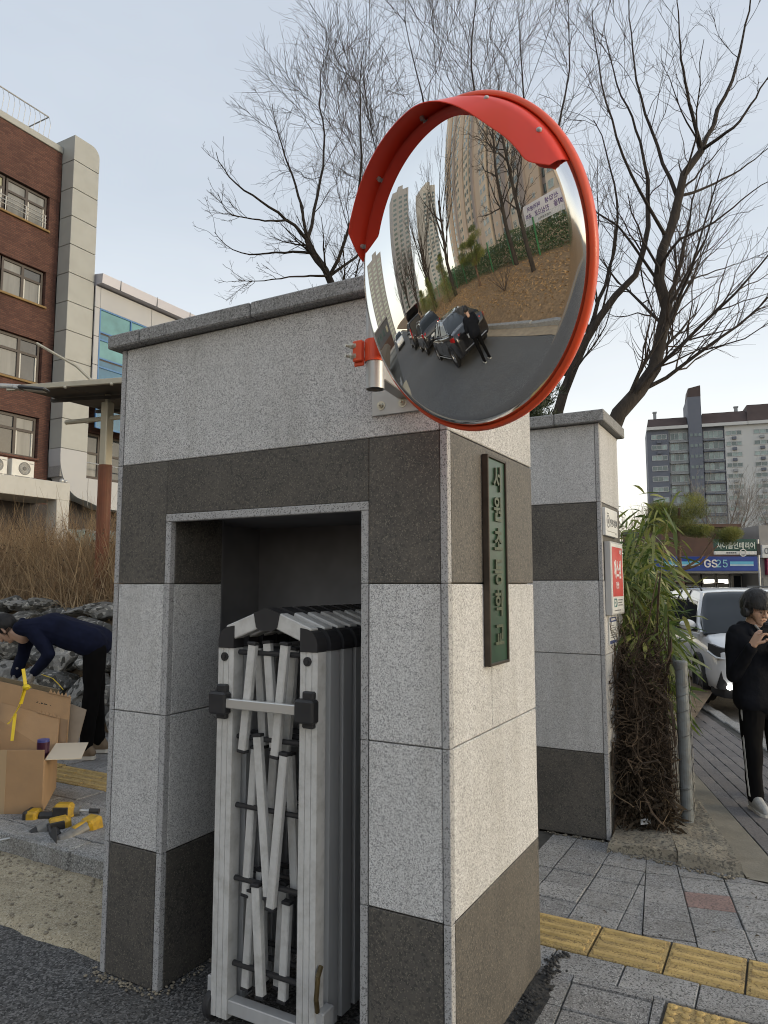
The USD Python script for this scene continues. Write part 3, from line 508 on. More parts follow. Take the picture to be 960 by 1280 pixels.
def tactile(parent, cx, cy, z, w, d, ribs=True, ang=0):
    ms = []
    if ribs:
        for k in range(4):
            yy = -d / 2 + d * (k + .5) / 4
            p = [(-w / 2 + .02, yy), (w / 2 - .02, yy)]
            ms.append(hull([(xx + sx, yv + sy * q, zz) for xx, yv in p for sx in (-.0, .0) for sy in (-1, 1) for q, zz in ((.017, 0), (.011, .0085))]))
    else:
        for a in range(6):
            for b in range(6): ms.append(X(lathe([(.0165, 0), (.0155, .003), (.011, .0055), (.0005, .006)], 12), None, (-w / 2 + w * (a + .5) / 6, -d / 2 + d * (b + .5) / 6, 0)))
    M, at = rotz(ang) @ rotx(random.gauss(0, .004)) @ roty(random.gauss(0, .004)), (cx, cy, z + random.uniform(-.002, .002))
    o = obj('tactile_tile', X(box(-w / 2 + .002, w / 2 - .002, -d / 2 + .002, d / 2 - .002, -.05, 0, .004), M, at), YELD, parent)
    if ribs:
        for m in ms: obj('raised_bar', X(m, M, at), YEL, o)
    else: obj('domes', X(J(ms), M, at), YEL, o, kind='stuff')
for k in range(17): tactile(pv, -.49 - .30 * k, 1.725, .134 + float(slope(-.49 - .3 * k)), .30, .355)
# right-hand pavement in front of the second pillar
pr = UsdGeom.Xform.Define(stage, '/World/pavement_right').GetPrim(); tag(pr, kind='structure')
obj('joint_bed', box(1.345, 4.2, .39, 2.72, -.2, -.013), JOINT, pr)
obj('joint_bed', box(.2, 1.345, .99, 2.70, -.2, -.0135), JOINT, pr)
SEAM = [(1.50, 2.56), (1.66, 1.47)]   # where the laying direction turns towards the side street
tiles(pr, 'paver', Polygon([(.9, 1.465), (1.655, 1.465), (1.495, 2.60), (1.28, 2.66), (.9, 2.66)]), (1.30, 1.465), 0, .24, .20, 0, G3, run=0, wild=.003)
tiles(pr, 'paver', Polygon([(1.662, 1.465), (3.2, 1.465), (3.2, 2.40), (2.2, 2.41), (1.505, 2.56)]), (1.66, 1.465), math.radians(12), .235, .20, 0, PAVERS, run=0, wild=.003, pick=lambda p, ms: ms[3] if (abs(p[0] - 1.97) < .115 and abs(p[1] - 2.12) < .10) else ms[random.randrange(3)])
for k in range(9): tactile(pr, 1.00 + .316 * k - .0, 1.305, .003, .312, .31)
tiles(pr, 'paver', Polygon([(.98, .955), (4.0, .955), (4.0, 1.147), (.98, 1.147)]), (1.34, .955), 0, .30, .195, 0, G3, wild=.003)
tiles(pr, 'paver', Polygon([(1.42, .40), (1.83, .40), (1.83, .952), (1.37, .952)]), (1.50, .30), math.radians(3), .32, .20, 0, [PAVERS[1], PAVERS[1], PAVERS[0]], wild=.004)
for k in range(4):
    for j in range(2): tactile(pr, 1.99 + .304 * k, .79 - .306 * j, .002, .30, .302, ribs=False)
obj('asphalt_patch', grid(lambda u, v: (u, v, .004 + .03 * fb(u, v, 9, 3)), np.linspace(1.326, 1.425, 14), np.linspace(.38, .90, 50)), mat('patch_asphalt', (.03, .03, .03), .95, var=.5, scale=60, bump=.006, bscale=90), pr)
# side street: brick pavement, kerb, gutter and lane
ST = math.radians(17.0)
def lx(y, x0=1.61, y0=4.28): return x0 - .301 * (y - y0)
ps = UsdGeom.Xform.Define(stage, '/World/side_pavement').GetPrim(); tag(ps, kind='structure')
def sz(y): return -.022 * np.maximum(0.0, np.asarray(y, float) - 3.0)
YS = np.concatenate([[2.2, 3.0], np.linspace(4, 60, 30)])
def street_strip(a, b, z): return grid(lambda u, v: (lx(u) + v, u, z + sz(u)), YS, [a, b])
obj('joint_bed', street_strip(.02, 1.30, -.015), JOINT, ps)
BRK = [mat(f'brick_paver_{"abc"[k]}', c, .9, var=.12, scale=6, fleck=[((.09, .085, .085), .006, .25)], bump=.0015, bscale=110, dirt=((.11, .10, .095), 3, .6)) for k, c in enumerate([(.175, .165, .165), (.15, .142, .145), (.20, .185, .18)])]
tiles(ps, 'brick_paver', Polygon([(lx(2.43) + .13, 2.43), (3.15, 2.43), (2.06 - .307 * (4.4 - 6.18) , 4.4), (2.06 - .307 * (7.6 - 6.18), 7.6), (lx(7.6) + .13, 7.6)]), (1.74, 4.28), ST + PI / 2, .24, .12, -.003, BRK, run=.5, wild=.0015, mn=.002, zf=lambda p: sz(p[1]))
tiles(ps, 'brick_paver_row', Polygon([(lx(7.62) + .13, 7.62), (2.06 - .307 * (7.62 - 6.18), 7.62), (2.06 - .307 * (13 - 6.18), 13), (lx(13) + .13, 13)]), (1.74, 4.28), ST + PI / 2, .48, .24, -.003, BRK, run=.5, wild=.001, mn=.004, zf=lambda p: sz(p[1]))
obj('gutter', grid(lambda u, v: (lx(u) + v, u, .001 + sz(u)), np.concatenate([[2.44, 3], np.linspace(4, 14, 12)]), [-.10, .125]), mat('gutter_concrete', (.20, .185, .15), .92, var=.2, scale=4, bump=.003, bscale=60, dirt=((.10, .085, .06), 3, .6)), ps)
y = 2.5
while y < 24:
    d = A([-.2935, .956]); c = A([2.16 - .307 * (y - 6.18), y]); L = .98
    obj('kerb_stone', X(box(0, .16, 0, L, -.2, .012, .010), rotz(ST), (c[0], c[1], float(sz(y + .5)))), KERB, ps); y += L * .957
obj('side_street', grid(lambda u, v: (lx(u) + 1.15 + v, u, -.12 + np.where(u < 30, sz(u), sz(30.)) + 0 * v), np.concatenate([[2.5, 3.0], np.linspace(4, 110, 54)]), [0, 4, 8, 16, 40]), ASPHALT, kind='structure')
obj('junction', box(4.2, 40, .39, 2.5, -.2, -.012), ASPHALT, kind='structure')

# ---------------------------------------------------------------- left: stone bank, dry shrubs
ROCK = [mat(f'bank_stone_{"abc"[k]}', c, .92, var=.6, scale=5, detail=12, fleck=[((.40, .39, .36), .035, .16), ((.06, .06, .055), .05, .2)], bump=.04, bscale=14, dirt=((.045, .04, .03), 5, .9)) for k, c in enumerate([(.20, .20, .19), (.30, .295, .28), (.13, .13, .125)])]
rw = thing('stone_bank', 'low bank of rough grey boulders behind the bending worker', 'stone wall')
def rock(c, s, seed):
    v, f = sph((0, 0, 0), 1, 3); n = meshkit.fbm(v * 1.3 + seed * 3.1, 4, seed) - .5; n2 = meshkit.noise(v * 4 + seed, seed) - .5
    v = v * (1 + .8 * n[:, None] + .16 * n2[:, None])
    for _ in range(9):
        d = rng.normal(size=3); d /= np.linalg.norm(d); h = rng.uniform(.55, .85); e = v @ d - h; v = v - np.maximum(e, 0)[:, None] * d * .93
    return X((v * A(s), f), rotz(random.uniform(-.4, .4)) @ roty(random.uniform(-.25, .25)), c)
k = 0
for row, (zz, yy, hs) in enumerate(((.24, 3.0, .19), (.50, 3.12, .18), (.78, 3.3, .19), (1.04, 3.52, .16), (1.22, 3.76, .10))):
    x = -1.2 - .2 * row
    while x > -9.5:
        w = random.uniform(.15, .38) * (1 if row < 4 else .8)
        obj('boulder', rock((x - w, yy + random.uniform(-.08, .08), zz + random.uniform(-.05, .05) + float(slope(x))), (w * 1.06, .24, hs * random.uniform(.75, 1.3)), k), ROCK[k % 3], rw); k += 1
        x -= w * 1.75
def bank_z(x, y): return .9 * np.clip((y - 2.95) / .8, 0, 1) ** .8 + .75 * np.clip((y - 3.4) / 2.0, 0, 1) + .1 + slope(x) + .12 * fb(x, y, 1.2, 4)
obj('embankment', grid(lambda u, v: (u, v, bank_z(u, v)), np.linspace(-70, -.9, 140), np.concatenate([np.linspace(2.9, 7, 36), np.linspace(7.5, 60, 14)])), SOIL, kind='structure', smooth=True)
obj('yard', grid(lambda u, v: (u, v, .05 + 0 * u), [-.95, 1.3], [3.3, 60]), SOIL, kind='structure')
def ribbons(P, D, L, W, bend, side=None, seg=3, tip=.15):
    """leaf blades: bases P, directions D, lengths L, widths W, sideways bend vectors"""
    n = len(P); D = D / np.linalg.norm(D, axis=1, keepdims=True)
    S = np.cross(D, rng.normal(size=(n, 3))) if side is None else side
    S /= np.maximum(np.linalg.norm(S, axis=1, keepdims=True), 1e-9); vs = []
    for k in range(seg + 1):
        t = k / seg; c = P + D * (L * t)[:, None] + bend * (t * t)
        w = (W * (math.sin(PI * min(t * .9 + .1, 1)) if tip < .1 else 1 - (1 - tip) * t) / 2)[:, None]
        vs += [c - S * w, c + S * w]
    v = np.stack(vs, 1).reshape(-1, 3); m = 2 * (seg + 1); f = []
    for k in range(seg): f.append(A([2 * k, 2 * k + 1, 2 * k + 3, 2 * k + 2]))
    f = (A(f)[None] + (np.arange(n) * m)[:, None, None]).reshape(-1, 4)
    return v, f
def dry_shrubs(n, xr, yr):
    x, y = rng.uniform(*xr, n), rng.uniform(*yr, n) ; cl = meshkit.noise(np.stack([x * 1.2, y * 1.2, 0 * x], -1), 9)
    P = np.stack([x, y, bank_z(x, y) - .03], -1); D = rng.normal(size=(n, 3)) * .42; D[:, 2] = 1
    L = rng.uniform(.40, 1.0, n) * (.55 + .75 * cl); return ribbons(P, D, L, rng.uniform(.005, .013, n), rng.normal(size=(n, 3)) * .22, seg=3)
DRY = mat('dry_stalk', (.25, .165, .092), .9, var=.4, scale=5, detail=6, trans=.15)
DRY2 = mat('dry_stalk_pale', (.42, .31, .185), .9, var=.35, scale=5, trans=.15)
obj('dry_shrubs', dry_shrubs(12000, (-12, -1.0), (3.9, 6.6)), DRY, label='brown dead shrubs and grass covering the bank above the boulders', cat='dry shrubs', kind='stuff')
obj('dry_stalks', dry_shrubs(5500, (-12, -1.0), (3.75, 6.4)), DRY2, label='pale dead stems standing among the brown shrubs', cat='dry stems', kind='stuff')
hn = 2600; hx, hy = rng.uniform(-12, -1, hn), rng.uniform(3.8, 6.6, hn); hz = bank_z(hx, hy) + rng.uniform(.25, .9, hn)
obj('seed_heads', ribbons(np.stack([hx, hy, hz], -1), rng.normal(size=(hn, 3)), rng.uniform(.02, .05, hn), rng.uniform(.012, .025, hn), np.zeros((hn, 3)), seg=1), mat('seed_head', (.10, .065, .04), .9, var=.4, scale=9), label='dark dried seed heads on the dead shrubs', cat='seed heads', kind='stuff')
ln = 9000; px_, py_ = rng.uniform(-10, -1, ln), rng.uniform(3.2, 4.6, ln)
obj('fallen_leaves', ribbons(np.stack([px_, py_, bank_z(px_, py_) + .02], -1), rng.normal(size=(ln, 3)) * A([1, 1, .3]), rng.uniform(.03, .06, ln), rng.uniform(.02, .04, ln), np.zeros((ln, 3)), seg=1), mat('fallen_leaf', (.26, .18, .10), .9, var=.45, scale=12), label='fallen brown leaves along the top of the boulder bank', cat='leaves', kind='stuff')

# ---------------------------------------------------------------- school buildings on the left
def brick_mat(name, c1, c2, mortar, w=.23, h=.075, axes='yz', rough=.9):
    nodes = {'g': ('geometry', {}), 's': ('separate_xyz', {}), 'c': ('combine_xyz', {}),
             'b': ('brick_texture', {'color1': c1, 'color2': c2, 'mortar': mortar, 'scale': 1.0, 'brick_width': w, 'row_height': h, 'mortar_size': .008, 'mortar_smooth': .2, 'bias': -.1}),
             'n': ('noise_texture', {'scale': .5, 'detail': 5}), 'r': ('rgb_ramp', {'ramp': [(.3, (.78, .78, .78)), (.7, (1.2, 1.2, 1.2))]}),
             'm': ('mix_color', {'blend_type': 'multiply', 'fac': 1.0}), 'bu': ('bump', {'distance': .01, 'invert': True}), 'p': ('principled_bsdf', {'roughness': rough})}
    links = [('g.position', 's.vector'), (f's.{axes[0]}', 'c.x'), (f's.{axes[1]}', 'c.y'), ('c.vector', 'b.vector'), ('g.position', 'n.vector'), ('n.fac', 'r.fac'), ('b.color', 'm.a'), ('r.color', 'm.b'),
             ('m.result', 'p.base_color'), ('b.fac', 'bu.height'), ('bu.normal', 'p.normal')]
    mats[name] = usdkit.material(stage, '/World/Looks/' + name, nodes, links, surface='p.BSDF'); return mats[name]
BRICK = brick_mat('red_brick_wall', (.085, .036, .028), (.135, .062, .045), (.065, .045, .038))
BROWNFR = mat('brown_window_frame', (.035, .025, .022), .5)
GLASS_D = window_glass('dark_pane', (.045, .05, .055))
GLASS_C = mat('curtained_pane', (.20, .205, .20), .12, spec=.5, var=.25, scale=1.2, stretch=(1, 3, .3))
GLASS_Y = mat('yellowish_blind_pane', (.30, .30, .20), .15, spec=.6, var=.12, scale=1.5, stretch=(1, 3, .3))
SILL = mat('ochre_sill', (.21, .135, .05), .7, var=.2, scale=3)
CLAD = mat('grey_cladding', (.33, .34, .325), .5, var=.06, scale=.6, dirt=((.26, .26, .24), 1.5, .4))
CLADW = mat('pale_cladding', (.38, .39, .41), .5, var=.05, scale=.6, dirt=((.38, .38, .37), 1.2, .3))
PAINTW = mat('white_painted_concrete', (.46, .46, .44), .7, var=.06, scale=1.2, dirt=((.38, .37, .33), 2, .45))
FX = -24.87
sb = thing('brick_school_building', 'red brick school building with dark framed window bands and a grey clad corner column', 'building')
obj('core_wall', box(FX - 12, FX - .32, 6.0, 18.5, 0, 20.6), mat('core_concrete', (.10, .09, .085), .9), sb)
for z0, z1 in ((18.45, 20.72), (15.05, 16.82), (11.95, 13.42), (8.65, 10.02), (2.0, 6.82)):
    obj('brick_band', box(FX - .3, FX, 6.0, 17.28, z0, z1), BRICK, sb)
obj('brick_pier', box(FX - .3, FX - .012, 16.78, 17.26, 2, 20.7), BRICK, sb)
obj('roof_coping', box(FX - .4, FX + .06, 6.0, 17.28, 20.72, 21.02, .02), CLAD, sb)
for r, (z0, z1) in enumerate(((16.9, 18.42), (13.5, 15.02), (10.1, 11.92), (6.9, 8.62))):
    obj('window_sill', box(FX - .25, FX + .10, 6.0, 16.8, z0 - .09, z0, .01), SILL if r < 3 else BRICK, sb)
    for k in range(4):
        y1 = 16.72 - k * 1.92; y0 = y1 - 1.86
        w = obj('window', J(box(FX - .24, FX - .14, y0, y0 + .09, z0, z1), box(FX - .24, FX - .14, y1 - .09, y1, z0, z1), box(FX - .241, FX - .139, y0, y1, z1 - .10, z1), box(FX - .241, FX - .139, y0, y1, z0, z0 + .09),
                            box(FX - .242, FX - .138, y0, y1, z0 + (z1 - z0) * .62, z0 + (z1 - z0) * .62 + .10), box(FX - .24, FX - .14, (y0 + y1) / 2 - .06, (y0 + y1) / 2 + .06, z0, z1)), BROWNFR, sb)
        ym, zm = (y0 + y1) / 2, z0 + (z1 - z0) * .66
        for a, b, c, d, lo in ((y0 + .08, ym - .05, z0 + .08, zm - .02, 1), (ym + .05, y1 - .08, z0 + .08, zm - .02, 1), (y0 + .08, ym - .05, zm + .05, z1 - .09, 0), (ym + .05, y1 - .08, zm + .05, z1 - .09, 0)):
            g = GLASS_Y if (k > 0 and r < 2 and random.random() < .6) else (GLASS_C if random.random() < (.65 if lo else .5) else GLASS_D)
            obj('pane', box(FX - .21, FX - .19, a, b, c, d), g, w)
        if k < 2: [obj('sash', box(FX - .19, FX - .15, a, a + .06, z0 + .09, zm - .02), mat('white_sash', (.50, .50, .47), .5), w) for a in (ym + .06, y1 - .16)]
for q in range(3): obj('window_rail', cyl((FX + .07, 9.2, 17.15 + .17 * q), (FX + .07, 16.6, 17.15 + .17 * q), .022, 6), STEEL, sb)
for k in range(9): obj('rail_post', cyl((FX + .07, 16.55 - .9 * k, 16.9), (FX + .07, 16.55 - .9 * k, 17.5), .02, 6), STEEL, sb)
obj('roof_rail', J(cyl((FX - .1, 6, 22.1), (FX - .1, 16.6, 22.1), .03, 6), cyl((FX - .1, 16.6, 22.1), (FX - 5, 16.6, 22.1), .03, 6)), STEEL, sb)
for k in range(44):
    y = 16.6 - .24 * k
    obj('roof_baluster', tube([(FX - .1, y, 21.0), (FX - .02, y, 21.35), (FX + .05, y, 21.7), (FX - .03, y, 21.95), (FX - .1, y, 22.1)], .011, 5), STEEL, sb)
# grey clad column with its curved foot
z = 7.42; C0, C1 = FX + .002, FX + .78
obj('column_core', box(FX - .05, C1 - .05, 17.34, 18.57, 6.2, 21.0), mats['mortar'], sb)
while z < 19.5:
    obj('cladding_panel', box(C0, C1, 17.3, 18.62, z, z + 1.26, .012), CLAD, sb); z += 1.285
pt = [(17.3, z), (18.62, z), (18.62, 20.95)] + [(18.62 - .45 + .45 * math.cos(a), 20.95 + .45 * math.sin(a)) for a in np.linspace(.2, PI / 2, 7)] + [(17.3, 21.4)]
YZ = A([[0, 0, 1], [1, 0, 0], [0, 1, 0]])
obj('column_cap', prism(pt, C1 - C0 + 2.0, YZ, (C0 - 2.0, 0, 0)), CLAD, sb)
foot = [(17.3, 7.40), (18.62, 7.40), (18.62, 6.28), (26, 6.28), (26, 5.0), (19.6, 5.02), (18.7, 5.28)] + [(18.55 - 1.25 * math.sin(a) , 7.1 - 1.78 * math.cos(a)) for a in np.linspace(.12, PI / 2, 12)]
obj('column_foot', prism(foot, C1 - C0 - .006, YZ, (C0, 0, 0)), CLADW, sb)
for y in (18.72, 20.9): obj('cladding_seam', box(C1 - .012, C1 + .0015, y, y + .018, 5.06, 6.27), mats['mortar'], sb)
# the low link with ribbon windows to the right of the column
obj('link_wall', box(FX - 4, FX - .3, 18.6, 27, 2, 6.6), mat('dark_link_wall', (.05, .045, .045), .9), sb)
obj('link_brick', box(FX - .25, FX + .10, 18.6, 27, 8.52, 10.2), BRICK, sb)
for k in range(4):
    y0 = 18.66 + k * 1.3
    w = obj('window', J(box(FX - .2, FX - .1, y0, y0 + .08, 6.5, 8.5), box(FX - .2, FX - .1, y0 + 1.2, y0 + 1.28, 6.5, 8.5), box(FX - .201, FX - .099, y0, y0 + 1.28, 8.4, 8.5), box(FX - .201, FX - .099, y0, y0 + 1.28, 7.55, 7.65), box(FX - .202, FX - .098, y0, y0 + 1.28, 6.4, 6.55)), BROWNFR, sb)
    obj('pane', box(FX - .17, FX - .15, y0 + .07, y0 + 1.21, 6.5, 7.56), GLASS_D if k % 2 else GLASS_C, w); obj('pane', box(FX - .17, FX - .15, y0 + .07, y0 + 1.21, 7.64, 8.42), GLASS_D, w)
obj('link_rail', cyl((FX + .6, 18.6, 7.0), (FX + .6, 26, 7.0), .03, 6), STEEL, sb)
# annex with blue glass
BLUEFR = mat('blue_frame', (.045, .16, .36), .45)
BG1, BG2 = window_glass('teal_pane', (.10, .26, .28)), window_glass('blue_pane', (.035, .13, .22))
an = thing('glass_annex', 'pale grey annex with a blue framed glass front behind the brick building', 'building')
AX = -24.0
obj('body', box(AX - 14, AX - .06, 18.66, 34, 10.0, 15.0), mats['core_concrete'], an)
obj('roof_edge', prism([(AX - .5, 15.02), (AX + .32, 15.08), (AX + .36, 15.5), (AX - .5, 15.62)], 15.2, A([[1, 0, 0], [0, 0, -1], [0, 1, 0]]), (0, 33.9, 0)), mat('lilac_grey_metal', (.40, .40, .45), .4, .2), an)
for k in range(6): obj('roof_edge_seam', box(AX + .325, AX + .372, 19.7 + 2.2 * k, 19.72 + 2.2 * k, 15.07, 15.53), mats['mortar'], an)
for y0, y1, z0, z1 in ((18.64, 18.36 + .55, 14.02, 15.0), (18.92, 21.9, 14.04, 15.0), (21.92, 24.9, 14.04, 15.0), (24.92, 27.9, 14.04, 15.0), (27.92, 33.9, 14.04, 15.0), (18.64, 18.9, 12.7, 14.0), (18.64, 18.9, 11.4, 12.68), (18.64, 18.9, 10.1, 11.38)):
    obj('wall_panel', box(AX - .06, AX, y0, y1, z0, z1, .01), CLADW, an)
zz = [14.0, 12.95, 12.6, 11.75, 11.35, 10.35, 8.6]
for r in range(6):
    for k in range(6):
        y0 = 18.92 + k * 1.75
        obj('pane', box(AX - .05, AX - .03, y0 + .04, y0 + 1.71, zz[r + 1] + .03, zz[r] - .03), (BG1 if r in (0, 2) else BG2), an)
for r in range(7): obj('transom', box(AX - .055, AX + .01, 18.92, 29.5, zz[r] - .035, zz[r] + .035), BLUEFR, an)
for k in range(7): obj('mullion', box(AX - .056, AX + .012, 18.90 + k * 1.75, 18.965 + k * 1.75, 8.6, 14.02), BLUEFR, an)
for r in (1, 3): obj('floor_shadow_gap', box(AX - .05, AX - .022, 18.95, 29.4, zz[r] - .10, zz[r] - .036), BROWNFR, an)  # dark brown strip along each slab line, just below the transom
# white porch with two outdoor units
po = thing('porch', 'white concrete porch frame in front of the brick building', 'porch')
obj('roof_slab', box(-24.8, -22.5, 6, 16.63, 4.98, 5.68, .015), PAINTW, po)
obj('post', box(-23.1, -22.503, 16.05, 16.627, .8, 4.98, .015), PAINTW, po)
obj('back_recess', box(-24.86, -24.6, 6, 17.4, .8, 4.98), mats['dark_link_wall'], po)
obj('roof_pipe', J(sph((-22.6, 16.3, 5.75), .1, 2), sph((-22.62, 16.5, 5.74), .08, 2)), STEEL, po)
ACW = mat('appliance_white', (.60, .60, .57), .45, var=.05, scale=4, dirt=((.4, .39, .35), 8, .35))
def aircon(y, label):
    a = thing('outdoor_unit', label, 'air conditioner', (-22.9, y, 5.685), group=None)
    obj('casing', box(-.16, .16, -.46, .46, .05, .68, .012), ACW, a)
    obj('fan_grille', X(lathe([(.245, .160), (.245, .172), (.225, .172), (.20, .164), (.06, .164), (.06, .176), (.001, .176)], 28), YZ, (0, .06, .36)), mat('grille_grey', (.10, .10, .10), .5), a)
    for k in range(5): obj('grille_ring', X(lathe([(.09 + .03 * k, .166), (.096 + .03 * k, .172), (.102 + .03 * k, .166)], 24), YZ, (0, .06, .36)), ACW, a)
    obj('foot', box(-.14, .14, -.36, -.30, 0, .05), STEEL, a); obj('foot', box(-.14, .14, .30, .36, 0, .05), STEEL, a)
    obj('badge', box(.16, .163, .25, .42, .56, .585), GREYINK, a)
    return a
aircon(14.72, 'white outdoor air conditioner unit on the porch roof, the one nearer the grey column')
aircon(13.62, 'white outdoor air conditioner unit on the porch roof, cut by the left picture edge')
aw = thing('awning', 'teal awning with white hoops low on the building beyond the porch', 'awning')
obj('canopy_sheet', grid(lambda u, v: (-24.1 + 1.5 * np.sin(v), u, 2.9 + 1.1 * np.cos(v)), np.linspace(17.2, 24, 12), np.linspace(0, PI / 2, 8)), mat('teal_awning', (.16, .30, .31), .5, var=.1, scale=2), aw)
for k in range(6): obj('hoop', tube([(-24.1 + 1.53 * math.sin(v), 17.2 + 1.36 * k, 2.9 + 1.13 * math.cos(v)) for v in np.linspace(0, PI / 2, 8)], .045, 6), WHITE, aw)
# steel shelter with brown-footed post, street lamp
RUST = mat('brown_paint', (.17, .055, .025), .55, var=.15, scale=5, dirt=((.10, .05, .03), 9, .4))
STEELW = mat('cream_steel', (.50, .47, .38), .4, .3, var=.08, scale=4)
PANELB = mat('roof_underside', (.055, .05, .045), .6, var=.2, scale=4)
sh = thing('shelter', 'flat steel shelter roof on a cream and brown post above the shrubs', 'shelter')
P1, Pa, Pb = A([-7.14, 3.92, 4.43]), A([5.0, 0, -.45]), A([0, 3.2, .02]); nrm = np.cross(Pa, Pb); nrm /= np.linalg.norm(nrm)
ua, ub = Pa / np.linalg.norm(Pa), Pb / np.linalg.norm(Pb)
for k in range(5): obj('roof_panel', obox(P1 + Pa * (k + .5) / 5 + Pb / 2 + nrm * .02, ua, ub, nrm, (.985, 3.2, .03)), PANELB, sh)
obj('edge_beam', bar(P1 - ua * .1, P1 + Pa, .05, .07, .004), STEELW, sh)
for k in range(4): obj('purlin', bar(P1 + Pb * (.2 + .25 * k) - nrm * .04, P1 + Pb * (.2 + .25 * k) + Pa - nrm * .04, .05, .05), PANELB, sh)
for k in range(6): obj('bolt_head', sph(P1 + Pa * (.06 + k * .18) - A([0, .04, .05]), .022, 1), STEELW, sh)
PO = A([-5.93, 4.57, 0])
obj('post', box(PO[0] - .065, PO[0] + .065, PO[1] - .065, PO[1] + .065, 3.30, 4.22, .012), STEELW, sh)
obj('post_foot', cyl(PO + A([0, 0, 1.2]), PO + A([0, 0, 3.32]), .092, 20), RUST, sh)
obj('post_cap', box(PO[0] - .03, PO[0] + .03, PO[1] - .03, PO[1] + .03, 4.22, 4.34), STEELW, sh)
obj('cross_arm', cyl(PO + A([-.85, -.02, 4.02]), PO + A([2.2, .1, 3.92]), .035, 8), STEELW, sh)
for a, b in (((-6.35, 4.35, 4.75), (-6.0, 4.5, 4.40)), ((-5.9, 4.5, 4.40), (-5.2, 4.9, 4.72)), ((-6.9, 4.1, 5.1), (-6.35, 4.35, 4.75))): obj('tie_rod', cyl(a, b, .022, 6), STEELW, sh)
sl = thing('street_lamp', 'grey street lamp arm with a flat black lamp head reaching in from the left', 'street lamp')
obj('arm', tube([(-6.95, 2.88, 1.2), (-6.95, 2.88, 3.9), (-6.85, 2.93, 4.08), (-6.45, 3.15, 4.19), (-6.10, 3.35, 4.17)], .032, 10), STEEL, sl)
hd_ = A([.875, .485, -.10]); hd_ /= np.linalg.norm(hd_); sd_ = np.cross(hd_, [0, 0, 1]); sd_ /= np.linalg.norm(sd_)
obj('lamp_head', obox((-5.95, 3.43, 4.14), hd_, sd_, np.cross(sd_, hd_) * -1, (.36, .16, .045), .018), mat('lamp_black', (.03, .03, .032), .4), sl)
obj('lamp_joint', obox((-6.13, 3.335, 4.165), hd_, sd_, np.cross(sd_, hd_) * -1, (.10, .09, .06), .012), STEEL, sl)
obj('lamp_lens', obox((-5.93, 3.44, 4.116), hd_, sd_, np.cross(sd_, hd_) * -1, (.26, .11, .012), .003), mat('lamp_lens', (.45, .45, .42), .2), sl)

# ---------------------------------------------------------------- plants: batches of tubes, trees
def tubes(P, R, n=4):
    """many tubes at once: P (m, k, 3), R (m, k)"""
    P, R = np.asarray(P, float), np.asarray(R, float); m, k, _ = P.shape
    T = np.gradient(P, axis=1); T /= np.maximum(np.linalg.norm(T, axis=2, keepdims=True), 1e-9)
    ref = np.where(np.abs(T[:, :1, 2:3]) > .9, A([1., 0, 0]), A([0, 0, 1.]))
    a = np.cross(T, np.broadcast_to(ref, T.shape)); a /= np.maximum(np.linalg.norm(a, axis=2, keepdims=True), 1e-9); b = np.cross(T, a)
    an = np.arange(n) * 2 * PI / n
    V = P[:, :, None] + R[:, :, None, None] * (np.cos(an)[None, None, :, None] * a[:, :, None] + np.sin(an)[None, None, :, None] * b[:, :, None])
    i, j = np.meshgrid(np.arange(k - 1), np.arange(n), indexing='ij'); i, j = i.ravel(), j.ravel(); j2 = (j + 1) % n
    q = np.stack([i * n + j, i * n + j2, (i + 1) * n + j2, (i + 1) * n + j], 1)
    F = (q[None] + (np.arange(m) * k * n)[:, None, None]).reshape(-1, 4)
    return V.reshape(-1, 3), F
def resample(pts, k):
    pts = A(pts, float); d = np.r_[0, np.cumsum(np.linalg.norm(np.diff(pts, axis=0), axis=1))]
    if len(pts) >= 4:
        from scipy.interpolate import PchipInterpolator
        return PchipInterpolator(d, pts)(np.linspace(0, d[-1], k))
    return np.stack([np.interp(np.linspace(0, d[-1], k), d, pts[:, c]) for c in range(3)], 1)
